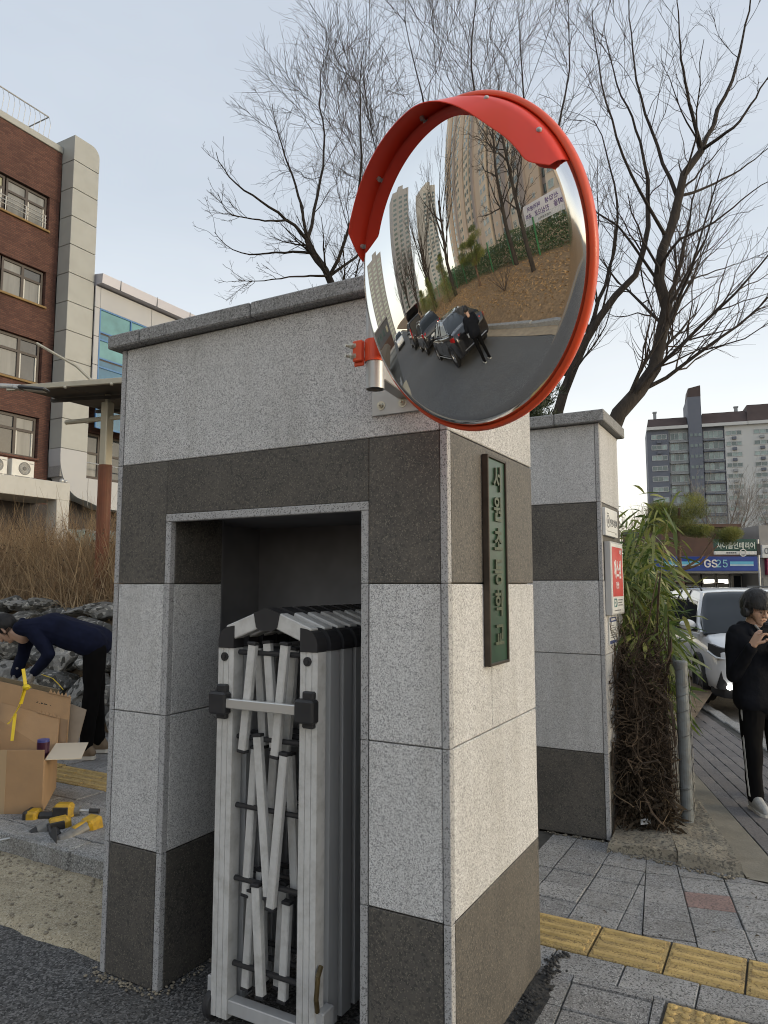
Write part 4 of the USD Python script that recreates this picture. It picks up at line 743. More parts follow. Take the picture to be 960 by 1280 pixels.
def sprout(P, R, per, lr, ang, up, rr, k=6, lo=.25, wob=.06, rmin=.0016, lmax=None, droop=0.0):
    """children of branches P (m, k, 3): per branch, length ratio lr, angle ang, bent upwards by up"""
    m, kk, _ = P.shape; L = np.linalg.norm(np.diff(P, axis=1), axis=2).sum(1)
    cnt = rng.poisson(per * np.clip(L / np.median(L), .4, 2.2)) ; idx = np.repeat(np.arange(m), cnt); n = len(idx)
    t = lo + (1 - lo) * rng.random(n) ** .85; f = t * (kk - 1); i0 = np.minimum(f.astype(int), kk - 2); w = (f - i0)[:, None]
    base = P[idx, i0] * (1 - w) + P[idx, i0 + 1] * w; T = P[idx, i0 + 1] - P[idx, i0]; T /= np.maximum(np.linalg.norm(T, axis=1, keepdims=True), 1e-9)
    s = np.cross(T, rng.normal(size=(n, 3))); s /= np.maximum(np.linalg.norm(s, axis=1, keepdims=True), 1e-9)
    a = rng.normal(ang, .16, n)[:, None]; D = T * np.cos(a) + s * np.sin(a); D[:, 2] += up * .5; D /= np.linalg.norm(D, axis=1, keepdims=True)
    ln = L[idx] * lr * (1.15 - .65 * t) * rng.uniform(.6, 1.3, n)
    if lmax: ln = np.minimum(ln, lmax * rng.uniform(.6, 1.1, n))
    r0 = np.maximum((R[idx, i0] * (1 - w[:, 0]) + R[idx, i0 + 1] * w[:, 0]) * rr, rmin)
    tt = np.linspace(0, 1, k); C = base[:, None] + D[:, None] * (ln[:, None] * tt)[:, :, None]
    C[:, :, 2] += (up * .35 * ln)[:, None] * tt ** 2 - droop * ln[:, None] * tt ** 2
    wn = rng.normal(size=(n, k, 3)) * (ln * wob)[:, None, None]; wn[:, 0] = 0; C += np.cumsum(wn, 1) * .5
    return C, np.maximum(r0[:, None] * (1 - .75 * tt), rmin * .7)
def bare_tree(name, label, cat, limbs, bark, twig, levels, group=None, trunk_parts=2, k=14):
    """limbs: list of (points, r0, r1); the first trunk_parts are trunks, the rest boughs, each a part; finer wood is one part"""
    t = thing(name, label, cat, group=group)
    P, R = [], []
    for q, (pts, r0, r1) in enumerate(limbs):
        c = resample(pts, k); c[1:-1] += rng.normal(size=(k - 2, 3)) * r0 * .22; r = (r0 + (r1 - r0) * np.linspace(0, 1, k) ** .8) * (1 if q < trunk_parts else .8)
        obj('trunk' if q < trunk_parts else 'bough', tube(c, r, 12 if q < trunk_parts else 7), bark, t, smooth=True)
        P.append(c); R.append(r)
    P, R = A(P), A(R) * .9; out = []
    for q, kw in enumerate(levels):
        P, R = sprout(P, R, **kw); out.append((P, R))
        obj('branches' if q < len(levels) - 1 else 'twigs', tubes(P, R, 5 if q == 0 else (4 if q == 1 else 3)), bark if q < 1 else twig, t, kind='stuff', smooth=True)
    return t, out
BARK = mat('dark_bark', (.034, .027, .022), .95, var=.5, scale=9, detail=8, bump=.012, bscale=35, stretch=(1, 1, .35))
TWIG = mat('twig_bark', (.060, .044, .034), .9, var=.3, scale=4)
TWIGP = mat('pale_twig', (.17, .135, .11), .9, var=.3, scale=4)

# ---------------------------------------------------------------- right: fence, concrete footing, vines, bamboo
GREYPAINT = mat('grey_fence_paint', (.17, .19, .20), .5, .3, var=.2, scale=12, dirt=((.10, .08, .06), 20, .6))
QD = A([-.2935, .956, 0]); QN = A([.956, .2935, 0])
fe = thing('chain_link_fence', 'low grey pipe fence with chain link mesh beside the side pavement', 'fence')
F0 = A([1.685, 3.06, 0])
for k in range(5):
    b = F0 + QD * 2.0 * k; obj('post', cyl(b + A([0, 0, -.02]), b + A([0, 0, 1.125 if k == 0 else 1.14]), .040, 18), GREYPAINT, fe)
    if k == 0: obj('post_cap', lathe([(.042, 1.11), (.043, 1.128), (.036, 1.136), (.0005, 1.138)], 18, np.eye(3), b), GREYPAINT, fe)
obj('top_rail', tube([F0 + A([-.02, .05, 1.07]), F0 + QD * .25 + A([0, 0, 1.12]), F0 + QD * 4 + A([0, 0, 1.15]), F0 + QD * 8 + A([0, 0, 1.15])], .028, 12), GREYPAINT, fe)
wires = []
for k in range(-16, 92):
    for s in (1, -1):
        pts = []
        for i in range(17):
            u = k * .065 + s * i * .034 + (.55 if s < 0 else 0); zz = .10 + i * .062
            pts.append(F0 + QD * (u + 0) + QN * (.045 + .004 * (i % 2) * s) + A([0, 0, zz]))
        pts = A(pts); u = (pts - F0) @ QD; ok = (u > -.06) & (u < 6)
        if ok.sum() > 2: wires.append(resample(pts[ok], 10))
for k in range(10): # cut ends curling round the end post
    a = rng.uniform(.1, 1.05); wires.append(resample([F0 + A([.04 * math.cos(b + k), .045 * math.sin(b + k), a + .012 * b]) for b in np.linspace(0, 4.2, 6)], 10))
obj('chain_link', tubes(A(wires), np.full((len(wires), 10), .0022), 3), mat('old_wire', (.12, .12, .11), .55, .5, var=.3, scale=30), fe, kind='stuff')
CONC = mat('rough_concrete', (.24, .215, .165), .95, var=.25, scale=5, detail=9, bump=.008, bscale=40, fleck=[((.12, .11, .09), .012, .25)], dirt=((.09, .07, .05), 4, .7))
ft = thing('fence_footing', 'broken rough concrete footing at the end of the fence', 'footing')
def footing(x0, x1, y0, y1, edge, h):
    def fn(u, v):
        yy = y0 + (y1 - y0) * v; xa = x0(yy); xb = x1(yy); xx = xa + (xb - xa) * u
        zz = h(u, v) + .03 * fb(xx, yy, 6, 12) + .012 * fb(xx, yy, 30, 13); e = np.minimum(np.minimum(u, 1 - u) * 14, v * 12); return xx, yy, np.where(e < .2, -.02, zz)
    return grid(fn, np.linspace(0, 1, 36), np.linspace(0, 1, 60))
obj('concrete_slab', footing(lambda y: 1.70 - .27 * (y - 2.44), lambda y: lx(y) - .10 - .02 * (y - 2.44), 2.44, 6.5, 0, lambda u, v: .055 + .06 * np.clip(v * 4, 0, 1)), CONC, ft, smooth=30)
obj('concrete_slab', footing(lambda y: 1.272 - .0 * y, lambda y: 1.715 - .27 * (y - 2.44), 2.50, 3.3, 0, lambda u, v: .035 + .07 * v + .03 * u), CONC, ft, smooth=30)
def mound_z(x, y): return -.03 + .09 * np.clip((y - 2.70) / .35, 0, 1) + .42 * np.clip((y - 2.62) / 1.2, 0, 1) * np.clip((lx(y) - .36 - x) / .30, 0, 1) + .08 * fb(x, y, 3, 15)
obj('soil_mound', grid(lambda u, v: (-1.5 + (np.minimum(1.69, lx(v) - .35) + 1.5) * u, v, np.where(u > .985, -.05, mound_z(-1.5 + (np.minimum(1.69, lx(v) - .35) + 1.5) * u, v)) + sz(v)), np.linspace(0, 1, 60), np.linspace(2.705, 11, 110)), SOIL, kind='structure', smooth=True)
# dry vines
VINE = mat('dry_vine', (.050, .034, .022), .9, var=.45, scale=6)
VINEP = mat('dry_vine_pale', (.155, .11, .068), .9, var=.4, scale=6)
def vines(n, zr, sx, r, ln, seed):
    y = np.minimum(2.86 + rng.gamma(1.6, .40, n), 4.6); x = 1.30 + rng.random(n) * (1.64 - .28 * (y - 2.6) - 1.26) ; z = mound_z(x, y) + rng.uniform(*zr, n)
    D = rng.normal(size=(n, 3)) * A([1, 1, 1.1]); D /= np.linalg.norm(D, axis=1, keepdims=True); t = np.linspace(0, 1, 8)
    C = np.stack([x, y, z], -1)[:, None] + D[:, None] * (rng.uniform(.4, 1, n)[:, None] * ln * t)[:, :, None] + np.cumsum(rng.normal(size=(n, 8, 3)) * ln * .05, 1)
    C[:, :, 2] = np.maximum(C[:, :, 2], .06); C[:, :, 0] = np.clip(C[:, :, 0], 1.275, None)
    C[:, :, 1] = np.clip(C[:, :, 1], 2.74, 4.8); lim = 1.575 - .30 * (C[:, :, 1] - 3.06); C[:, :, 0] = np.maximum(np.minimum(C[:, :, 0], lim), np.where(C[:, :, 1] < 3.32, 1.275, .9)); return tubes(C, np.full((n, 8), r) * rng.uniform(.5, 1.5, n)[:, None], 3)
obj('dry_vines', J(vines(2200, (0, 1.05), 0, .0022, .5, 1), vines(160, (.0, .9), 0, .0055, .9, 2)), VINE, label='tangle of dead brown vines between the second gate pillar and the fence', cat='dry vines', kind='stuff')
obj('dry_vine_runners', J(vines(200, (0, .30), 0, .0028, .5, 3), vines(160, (.2, .95), 0, .0016, .4, 3)), VINEP, label='pale dead runners at the foot of the vine tangle', cat='dry vines', kind='stuff')
n = 6000; y_ = 2.74 + rng.gamma(1.7, .42, n); x_ = 1.29 + rng.random(n) * np.maximum(1.60 - .30 * (y_ - 3.06) - 1.29, .02); z_ = mound_z(x_, y_) + rng.random(n) * np.clip((y_ - 2.75) * 2.2, .05, 1.0)
obj('dead_leaves', ribbons(np.stack([x_, y_, z_], -1), rng.normal(size=(n, 3)), rng.uniform(.03, .08, n), rng.uniform(.010, .028, n), rng.normal(size=(n, 3)) * .02, seg=2, tip=0), mat('dead_leaf', (.050, .036, .022), .9, var=.5, scale=14, trans=.1), label='shrivelled leaves caught in the vine tangle', cat='leaves', kind='stuff')
obj('paper_scrap', X(hull([(0, 0, 0), (.07, .01, .004), (.08, .05, .02), (.02, .055, .018), (.04, .03, .03)]), rotz(.5), (1.44, 2.75, .11)), WHITE, label='crumpled white paper scrap lying at the foot of the vines', cat='litter')
# bamboo
BAM = [mat(f'bamboo_leaf_{"abc"[k]}', c, .5, var=.35, scale=5, trans=.32, rnd=.2) for k, c in enumerate([(.105, .145, .032), (.060, .10, .025), (.19, .21, .06)])]
STEMM = mat('bamboo_stem', (.16, .17, .06), .5, var=.3, scale=6)
ba = thing('bamboo', 'bushy green bamboo with drooping leaves beside the second gate pillar', 'bamboo')
stems = []
for k in range(60):
    y = 3.36 + 2.2 * rng.random(); x = 1.14 + .40 * rng.random() - .20 * (y - 3.3); h = rng.uniform(1.25, 2.3) - .13 * (y - 3.3) * 0
    lean = A([rng.normal(.0, .10), rng.normal(-.06, .16), 0]); b = A([x, y, .3])
    s = A([b + lean * (t ** 2.2) * 1.6 + A([0, 0, (h - .3) * (1 - (1 - t) ** 1.25)]) for t in np.linspace(0, 1, 9)]); stems.append(s)
    obj('stem', tube(s, np.linspace(.006, .002, 9), 5), STEMM, ba)
L_P, L_D = [], []
for s in stems:
    for q in range(105):
        t = .36 + .64 * rng.random(); f = t * 8; i = min(int(f), 7); p = s[i] + (s[i + 1] - s[i]) * (f - i)
        off = rng.normal(size=3) * A([.125, .125, .06]); d = off / np.linalg.norm(off) * .75 + rng.normal(size=3) * .28; d[2] += rng.uniform(-.65, .35)
        L_P.append(p + off); L_D.append(d)
L_P, L_D = A(L_P), A(L_D); L_D /= np.linalg.norm(L_D, axis=1, keepdims=True); n = len(L_P)
ok = ((L_P[:, 0] > 1.30) | (L_P[:, 1] > 3.36)) & (L_P[:, 0] < 1.70 + rng.normal(0, .07, n) - .28 * (L_P[:, 1] - 3.3)); L_P, L_D = L_P[ok], L_D[ok]; n = len(L_P)
ln_ = rng.uniform(.12, .27, n); wd = ln_ * rng.uniform(.10, .16, n); bend = np.zeros((n, 3)); bend[:, 2] = -ln_ * rng.uniform(.1, .55, n)
side = np.cross(L_D, A([0, 0, 1.0]) + rng.normal(size=(n, 3)) * .5)
def leaf(i): return ribbons(L_P[i], L_D[i], ln_[i], wd[i], bend[i], side[i], seg=4, tip=0)
near = np.argsort(np.linalg.norm(L_P - EYE, axis=1) - .3 * L_P[:, 2])[:300]; rest = np.setdiff1d(np.arange(n), near)
for q, i in enumerate(near): obj('leaf', leaf(A([i])), BAM[(0, 1, 0, 2)[q % 4]], ba, smooth=True)
for c in range(3): obj('leaves', leaf(rest[rest % 3 == c]), BAM[c], ba, kind='stuff', smooth=True)

# ---------------------------------------------------------------- the bare trees behind the gate
def tp(px, py, Y):  # a bough's points, measured from the station at the kerb: offset to the right, height, distance
    d = RGT * ((px - 480) / 900) + UPV * ((640 - py) / 900) + FWD; h = math.hypot(d[0], d[1]); fh = FWD[:2] / np.linalg.norm(FWD[:2]); return EYE + d * Y / (d[:2] @ fh)
def pts(*a): return [tp(*q) for q in a]
limbs = [
    (pts((752, 640, 8.6), (770, 530, 8.7), (808, 478, 8.8), (822, 430, 8.9), (831, 380, 9.0), (824, 335, 9.0), (832, 295, 9.1), (846, 245, 9.2), (877, 188, 9.3)), .118, .045),
    (pts((690, 640, 9.0), (699, 510, 9.1), (714, 470, 9.1), (736, 415, 9.2), (770, 372, 9.2), (800, 330, 9.3), (808, 285, 9.3), (810, 225, 9.5)), .085, .026),
    (pts((877, 188, 9.3), (893, 150, 9.4), (915, 100, 9.4), (930, 40, 9.5), (942, -40, 9.6)), .045, .008),
    (pts((877, 188, 9.3), (862, 130, 9.1), (852, 70, 9.0), (846, 0, 8.9)), .038, .008),
    (pts((877, 188, 9.3), (910, 165, 9.0), (945, 120, 8.9), (975, 70, 8.8)), .034, .007),
    (pts((846, 245, 9.2), (880, 235, 9.4), (920, 215, 9.5), (970, 175, 9.6)), .03, .006),
    (pts((824, 335, 9.0), (850, 300, 8.7), (890, 280, 8.6), (940, 240, 8.5), (980, 215, 8.4)), .028, .005),
    (pts((831, 380, 9.0), (865, 350, 9.3), (905, 335, 9.5), (950, 320, 9.6)), .022, .004),
    (pts((846, 245, 9.2), (825, 190, 9.4), (800, 120, 9.6), (790, 50, 9.8), (785, -20, 9.9)), .036, .007),
    (pts((832, 295, 9.1), (800, 240, 8.8), (770, 170, 8.6), (750, 90, 8.5), (740, 10, 8.4)), .032, .006),
    (pts((810, 225, 9.5), (795, 160, 9.6), (770, 100, 9.7), (755, 30, 9.8)), .030, .006),
    (pts((736, 415, 9.2), (758, 345, 9.4), (772, 280, 9.5), (765, 215, 9.6), (742, 150, 9.7)), .040, .008),
    (pts((736, 415, 9.2), (700, 330, 9.5), (672, 230, 9.7), (655, 120, 9.9), (650, 20, 10.0)), .045, .008),
    (pts((714, 470, 9.1), (670, 380, 9.6), (628, 280, 9.9), (600, 170, 10.2), (590, 60, 10.4), (596, -30, 10.5)), .050, .008),
    (pts((714, 470, 9.1), (650, 400, 9.4), (590, 310, 9.7), (545, 200, 10.0), (525, 110, 10.2), (505, 20, 10.4)), .045, .007),
    (pts((672, 230, 9.7), (700, 150, 9.7), (712, 70, 9.8), (710, 0, 9.9)), .028, .006),
    (pts((714, 470, 9.1), (640, 440, 9.4), (570, 390, 9.7), (510, 300, 10.0), (470, 190, 10.2), (455, 100, 10.4)), .040, .007),
    (pts((800, 330, 9.3), (812, 380, 9.4), (840, 420, 9.5), (880, 440, 9.6)), .014, .003)]
UPW = dict(k=7, wob=.045)
main_tree, _ = bare_tree('bare_tree', 'large leafless tree with two dark leaning trunks rising behind the second gate pillar', 'tree', limbs, BARK, TWIG,
    [dict(per=9, lr=.40, ang=.62, up=.30, rr=.36, lo=.15, rmin=.0045, **UPW), dict(per=7, lr=.52, ang=.60, up=.22, rr=.5, lo=.12, rmin=.0027, **UPW), dict(per=3, lr=.62, ang=.6, up=.12, rr=.6, k=5, lo=.15, wob=.08, rmin=.0019, lmax=.65)])
limbs = [(pts((440, 560, 10.0), (430, 400, 10.0), (412, 345, 10.0), (396, 318, 10.0), (384, 300, 10.0)), .085, .045),
    (pts((384, 300, 10.0), (360, 275, 9.8), (325, 250, 9.6), (290, 225, 9.5), (270, 190, 9.5)), .036, .006),
    (pts((384, 300, 10.0), (372, 240, 10.1), (352, 180, 10.2), (340, 130, 10.3)), .034, .006),
    (pts((384, 300, 10.0), (398, 240, 10.2), (405, 170, 10.4), (400, 100, 10.5), (412, 60, 10.6)), .036, .006),
    (pts((412, 345, 10.0), (438, 280, 9.8), (452, 200, 9.6), (450, 120, 9.5), (455, 60, 9.4)), .036, .006),
    (pts((396, 318, 10.0), (355, 315, 10.2), (318, 318, 10.3), (280, 305, 10.4), (268, 290, 10.4)), .030, .005),
    (pts((412, 345, 10.0), (372, 345, 9.7), (335, 350, 9.6), (290, 352, 9.5)), .024, .004),
    (pts((412, 345, 10.0), (455, 310, 10.2), (490, 260, 10.3), (500, 200, 10.4)), .03, .005),
    (pts((360, 275, 9.8), (325, 275, 9.6), (290, 268, 9.5), (272, 240, 9.4)), .022, .004)]
bare_tree('bare_tree', 'smaller leafless tree whose crown spreads above the left end of the gate coping', 'tree', limbs, BARK, TWIG,
    [dict(per=8, lr=.42, ang=.62, up=.18, rr=.36, lo=.12, rmin=.0042, **UPW), dict(per=7, lr=.52, ang=.6, up=.14, rr=.55, lo=.15, rmin=.0028, **UPW), dict(per=4, lr=.58, ang=.55, up=.1, rr=.6, k=5, lo=.15, wob=.05, rmin=.0021, lmax=.55)], trunk_parts=1)
def far_tree(name, label, base, h, spread, bark, twig, nb=9, group=None, levels=None, rs=1.0, lean=(0, 0)):
    b = A(base, float); lb = [([b, b + A([lean[0] * .3, lean[1] * .3, h * .3]), b + A([lean[0], lean[1], h * .62])], .018 * h, .008 * h)]
    for k in range(nb):
        t = .22 + .4 * k / nb; a = k * 2.4 + rng.uniform(-.4, .4); p = b + A([lean[0] * t, lean[1] * t, h * t]); s = spread * rng.uniform(.6, 1.1); up = h * (1 - t) * rng.uniform(.6, 1)
        lb.append(([p, p + A([math.cos(a) * s * .5, math.sin(a) * s * .5, up * .4]), p + A([math.cos(a) * s * .85, math.sin(a) * s * .85, up * .75]), p + A([math.cos(a) * s, math.sin(a) * s, up])], .007 * h, .001 * h))
    return bare_tree(name, label, 'tree', lb, bark, twig, levels or [dict(per=6, lr=.45, ang=.6, up=.3, rr=.5, k=5, lo=.15, rmin=.0012 * h * rs), dict(per=6, lr=.5, ang=.6, up=.25, rr=.6, k=4, lo=.15, rmin=.0009 * h * rs)], group=group, trunk_parts=1, k=9)[0]

# grit and crumbs where the stone meets the ground
def crumbs(pts_, rmax, n): return J([sph((x + rng.normal(0, .012), y + rng.normal(0, .012), z), float(rng.uniform(.3, 1) ** 2 * rmax), 1, (1, float(rng.uniform(.6, 1.2)), .6)) for x, y, z in (pts_[int(rng.integers(len(pts_)))] for _ in range(n))])
base_l = [(x, -.012 - abs(rng.normal(0, .014)), .006) for x in np.linspace(-.33, .02, 60)] + [(.03 + abs(rng.normal(0, .015)), y, .006) for y in np.linspace(0, .5, 50)] + [(-.35 - abs(rng.normal(0, .012)), y, .012) for y in np.linspace(0, .6, 40)] + [(x, -.012 - abs(rng.normal(0, .02)), .006) for x in np.linspace(.97, 1.33, 40)]
obj('grit', crumbs(base_l, .008, 420), mats['gravel_stone'], label='small grit gathered along the foot of the near gate pillar', cat='grit', kind='stuff')
foot_l = [(x, 2.425 + .10 * (1.97 - x) / .7 - abs(rng.normal(0, .02)), .004) for x in np.linspace(1.28, 2.0, 120)] + [(x, 2.655 - abs(rng.normal(0, .015)), .003) for x in np.linspace(.6, 1.27, 60)]
obj('crumbs', crumbs(foot_l, .011, 360), mats['rough_concrete'], label='concrete crumbs along the broken front edge of the fence footing', cat='rubble', kind='stuff')
gap_l = [(1.345 + abs(rng.normal(0, .03)), y, .006) for y in np.linspace(.36, 1.1, 120)]
obj('dark_grit', crumbs(gap_l, .010, 380), mats['patch_asphalt'], label='dark grit in the gap between the near gate pillar and the paving', cat='grit', kind='stuff')
n = 70; lx_, ly_ = rng.uniform(1.35, 2.6, n), rng.uniform(1.5, 2.5, n)
obj('fallen_leaves', ribbons(np.stack([lx_, ly_, np.full(n, .006)], -1), rng.normal(size=(n, 3)) * A([1, 1, .08]), rng.uniform(.015, .04, n), rng.uniform(.008, .02, n), np.zeros((n, 3)), side=np.cross(rng.normal(size=(n, 3)) * A([1, 1, 0]), [0, 0, 1.0]), seg=1), mats['dead_leaf'], label='small dead leaf bits scattered on the paving by the vines', cat='leaves', kind='stuff')

# ---------------------------------------------------------------- vehicles
CAR_BLACK = mat('car_paint_black', (.008, .008, .009), .16, coat=1.0, spec=.5)
CAR_GREY = mat('car_paint_dark_grey', (.030, .031, .034), .3, .3, coat=1.0)
CAR_WHITE = mat('car_paint_white', (.68, .69, .70), .3, coat=.8, spec=.5, dirt=((.5, .5, .49), 3, .2))
CARGLASS = window_glass('car_glass', (.012, .015, .018), .04, .35)
TYRE = mat('tyre_rubber', (.016, .016, .017), .85)
RIM = mat('alloy_rim', (.40, .40, .41), .3, .8)
RIMD = mat('dark_alloy', (.07, .07, .075), .35, .6)
TAIL = mat('tail_lamp_red', (.32, .008, .008), .18, coat=.6)
LAMP = mat('clear_lamp', (.62, .64, .66), .12, coat=.6)
LED = mat('led_lamp_on', (.9, .9, .9), .3, emis=((1.0, .97, .9), 3.0))
TRIMB = mat('black_trim', (.014, .014, .015), .55)
def loft(secs, caps=True):
    S = A(secs, float); k, n = S.shape[:2]; v = S.reshape(-1, 3); i, j = np.meshgrid(np.arange(k - 1), np.arange(n), indexing='ij'); i, j = i.ravel(), j.ravel(); j2 = (j + 1) % n
    f = np.stack([i * n + j, i * n + j2, (i + 1) * n + j2, (i + 1) * n + j], 1); f = quads(f)
    if caps:
        v = np.vstack([v, S[0].mean(0), S[-1].mean(0)]); a = np.arange(n); b = (a + 1) % n
        f = np.vstack([f, np.stack([b, a, np.full(n, k * n)], 1), np.stack([(k - 1) * n + a, (k - 1) * n + b, np.full(n, k * n + 1)], 1)])
    return v, f
def interp(keys, xs):
    K = A(sorted(keys), float); from scipy.interpolate import PchipInterpolator
    return PchipInterpolator(K[:, 0], K[:, 1:])(xs)
def car(name, label, cat, loc, yaw, body, roof, low, paint, width, axles, glass_w, rims=RIM, wr=.335, group=None, tail=None, head=None, extra=None, wtop=.62):
    """body: (x, belt z, half width); roof: (x, z); low: sill height. x runs forward"""
    t = thing(name, label, cat, loc, yaw, group)
    xs = np.linspace(body[0][0], body[-1][0], 64); B = interp(body, xs); secs = []
    for x, (zb, w) in zip(xs, B):
        zl = low + max(0, abs(x) - (abs(body[-1][0]) - .35)) * .3; h = zb - zl
        half = [(w * .86, zl), (w * .97, zl + .06), (w * 1.0, zl + .30 * h), (w * .985, zl + .60 * h), (w * .97, zl + .72 * h), (w * .955, zl + .9 * h), (w * .90, zl + .975 * h), (w * .70, zb + .004), (w * .35, zb + .02)]
        secs.append([(x, -y, z) for y, z in half] + [(x, y, z) for y, z in half[::-1]])
    bd = obj('body', loft(secs), paint, t, smooth=38)
    xr = np.linspace(roof[0][0], roof[-1][0], 40); Rz = interp([(a, b) for a, b in roof], xr)[:, 0]; bz = interp(body, xr)[:, 0]; zt = Rz.max(); secs = []
    for x, z, zb in zip(xr, Rz, bz):
        f = np.clip((z - zb) / (zt - zb), 0, 1); wb = glass_w; w = wb + (glass_w * wtop / .72 * .86 - wb) * f ** 1.0; zb2 = zb - .03
        half = [(wb * .995, zb2), (wb + (w - wb) * .35, zb2 + (z - zb2) * .35), (wb + (w - wb) * .75, zb2 + (z - zb2) * .75), (w * .97, z - .035 * f), (w * .85, z - .006), (w * .4, z + .012)]
        secs.append([(x, -y, q) for y, q in half] + [(x, y, q) for y, q in half[::-1]])
    obj('glasshouse', loft(secs), CARGLASS, t, smooth=38)
    S = A(secs); top = [i for i in range(len(xr)) if Rz[i] > zt - .085]; n = S.shape[1]
    rs = S[top][:, 2:n - 2].copy(); rs[:, :, 2] += .006; rs[:, :, 1] *= 1.01; lowr = rs.copy(); lowr[:, :, 2] -= .03
    obj('roof', loft(np.concatenate([rs, lowr[:, ::-1]], 1)), paint, t, smooth=38)
    i0, i1 = top[0], top[-1]
    for s in (0, 1):
        col = lambda i, s=s: [S[i][k if s == 0 else n - 1 - k] for k in (3, 2, 1, 0)]
        g = lambda a, b: np.array([S[int(round(a + (b - a) * q / 3))][(3 - q) if s == 0 else n - 1 - (3 - q)] for q in range(4)])
        end0, end1 = 1, len(xr) - 2
        obj('pillar', tube(g(i0, max(i0 - (i0 - end0), 0)), .035, 6), paint, t)
        obj('pillar', tube(g(i1, end1), .045, 6), paint, t)
        for fr in (.42, .70): m = int(i0 + (i1 - i0) * fr); obj('pillar', tube(g(m, m), .03, 6), TRIMB, t)
    for ax in axles:
        for s in (-1, 1):
            y = s * (width / 2 - .115)
            w = obj('wheel', X(lathe([(wr * .62, -.10), (wr * .93, -.105), (wr, -.075), (wr, .075), (wr * .93, .105), (wr * .62, .10)], 30), rotx(PI / 2), (ax, y, wr)), TYRE, t, smooth=40)
            obj('rim', J(X(lathe([(wr * .70, .0), (wr * .70, .095), (wr * .62, .10), (wr * .60, .03), (.001, .03)], 30), rotx(-s * PI / 2), (ax, y, wr)),
                *[X(box(.05, wr * .64, -.022, .022, .03, .088, .006), rotx(-s * PI / 2) @ rotz(a), (ax, y, wr)) for a in np.arange(10) * PI / 5], X(lathe([(.055, .03), (.055, .09), (.001, .094)], 14), rotx(-s * PI / 2), (ax, y, wr))), rims, w)
            obj('wheel_arch', X(lathe([(wr * 1.12, .0), (wr * 1.12, .128), (wr * .98, .128), (wr * .98, 0)], 30), rotx(-s * PI / 2), (ax, y, wr)), TRIMB, t)
    for s in (-1, 1):
        wx = roof[-1][0] - .42 if False else max(a for a, b in roof) - .35
        wz = float(interp(body, [wx])[0, 0])
        m = obj('wing_mirror', X(sph((0, 0, 0), 1, 3, (.09, .125, .085)), None, (wx, s * (width / 2 + .10), wz + .085)), paint, t, smooth=True)
        obj('mirror_foot', bar((wx, s * (width / 2 - .10), wz + .01), (wx + .0, s * (width / 2 + .06), wz + .035), .05, .04, .01), TRIMB, m)
        for fr in (.30, .62):
            xd = axles[1] + (axles[0] - axles[1]) * fr; zb, wd = interp(body, [xd])[0]
            obj('door_handle', box(xd - .09, xd + .09, s * wd * .975 - .02, s * wd * .975 + .02, zb - .17, zb - .14, .008), RIM if paint is not CAR_WHITE else paint, t)
        for xd in (axles[0] - .55, (axles[0] + axles[1]) / 2 - .1, axles[1] + .25):
            pth = []
            zb, wd = interp(body, [xd])[0]; h = zb - low
            for y, z in ((wd * 1.0, low + .3 * h), (wd * .985, low + .6 * h), (wd * .97, low + .72 * h), (wd * .955, low + .9 * h)): pth.append((xd, s * (y + .0005), z))
            obj('door_seam', tube(pth, .006, 4), TRIMB, t)
    for nm, m, bx in (extra or []): obj(nm, box(*bx, .012), m, t)
    return t
SEDAN = [(-2.47, .80, .74), (-2.38, 1.0, .84), (-2.0, 1.05, .89), (-1.4, 1.02, .92), (0, .98, .93), (1.0, .96, .92), (1.6, .88, .90), (2.1, .78, .86), (2.36, .68, .76), (2.45, .55, .62)]
SEDAN_R = [(-2.05, 1.05), (-1.5, 1.27), (-.9, 1.43), (-.3, 1.475), (.2, 1.44), (.7, 1.24), (1.2, .965)]
SUVB = [(-2.36, .85, .78), (-2.28, 1.08, .88), (-1.9, 1.12, .92), (0, 1.06, .94), (1.1, 1.06, .93), (1.7, 1.0, .91), (2.15, .88, .85), (2.33, .68, .72)]
SUV_R = [(-2.22, 1.10), (-2.0, 1.40), (-1.5, 1.62), (-.6, 1.68), (.2, 1.64), (.75, 1.42), (1.25, 1.06)]
VANB = [(-2.56, .90, .86), (-2.5, 1.04, .94), (-2.1, 1.08, .985), (0, 1.06, .995), (1.3, 1.09, .985), (1.75, 1.055, .965), (2.2, .96, .94), (2.44, .84, .86), (2.53, .74, .74), (2.57, .60, .62)]
VAN_R = [(-2.46, 1.08), (-2.36, 1.45), (-2.0, 1.70), (-1.2, 1.745), (0, 1.745), (.7, 1.70), (1.15, 1.45), (1.72, 1.06)]
van = car('minivan', 'white minivan parked on the side street facing the viewer', 'van', (1.56, 12.05, -.165), -72.9, VANB, VAN_R, .22, CAR_WHITE, 1.99, (1.50, -1.55), .93, rims=RIMD, wr=.355, wtop=.66)
for s in (-1, 1):
    obj('headlamp', hull([(2.50, s * .46, .84), (2.54, s * .48, .72), (2.34, s * .88, .90), (2.36, s * .90, .76), (2.10, s * .955, .94), (2.14, s * .968, .84), (2.46, s * .72, .86), (2.48, s * .74, .73)]), TRIMB, van)
    obj('light_strip', tube([(2.56, s * .48, .715), (2.49, s * .75, .725), (2.37, s * .91, .75), (2.15, s * .975, .82)], .017, 6), LAMP, van)
    obj('air_intake', hull([(2.52, s * .70, .58), (2.44, s * .90, .30), (2.57, s * .60, .28), (2.38, s * .93, .32), (2.42, s * .86, .56), (2.54, s * .66, .45)]), TRIMB, van)
    obj('fog_lamp', sph((2.53, s * .78, .34), .045, 2, (.7, 1, .8)), LED, van)
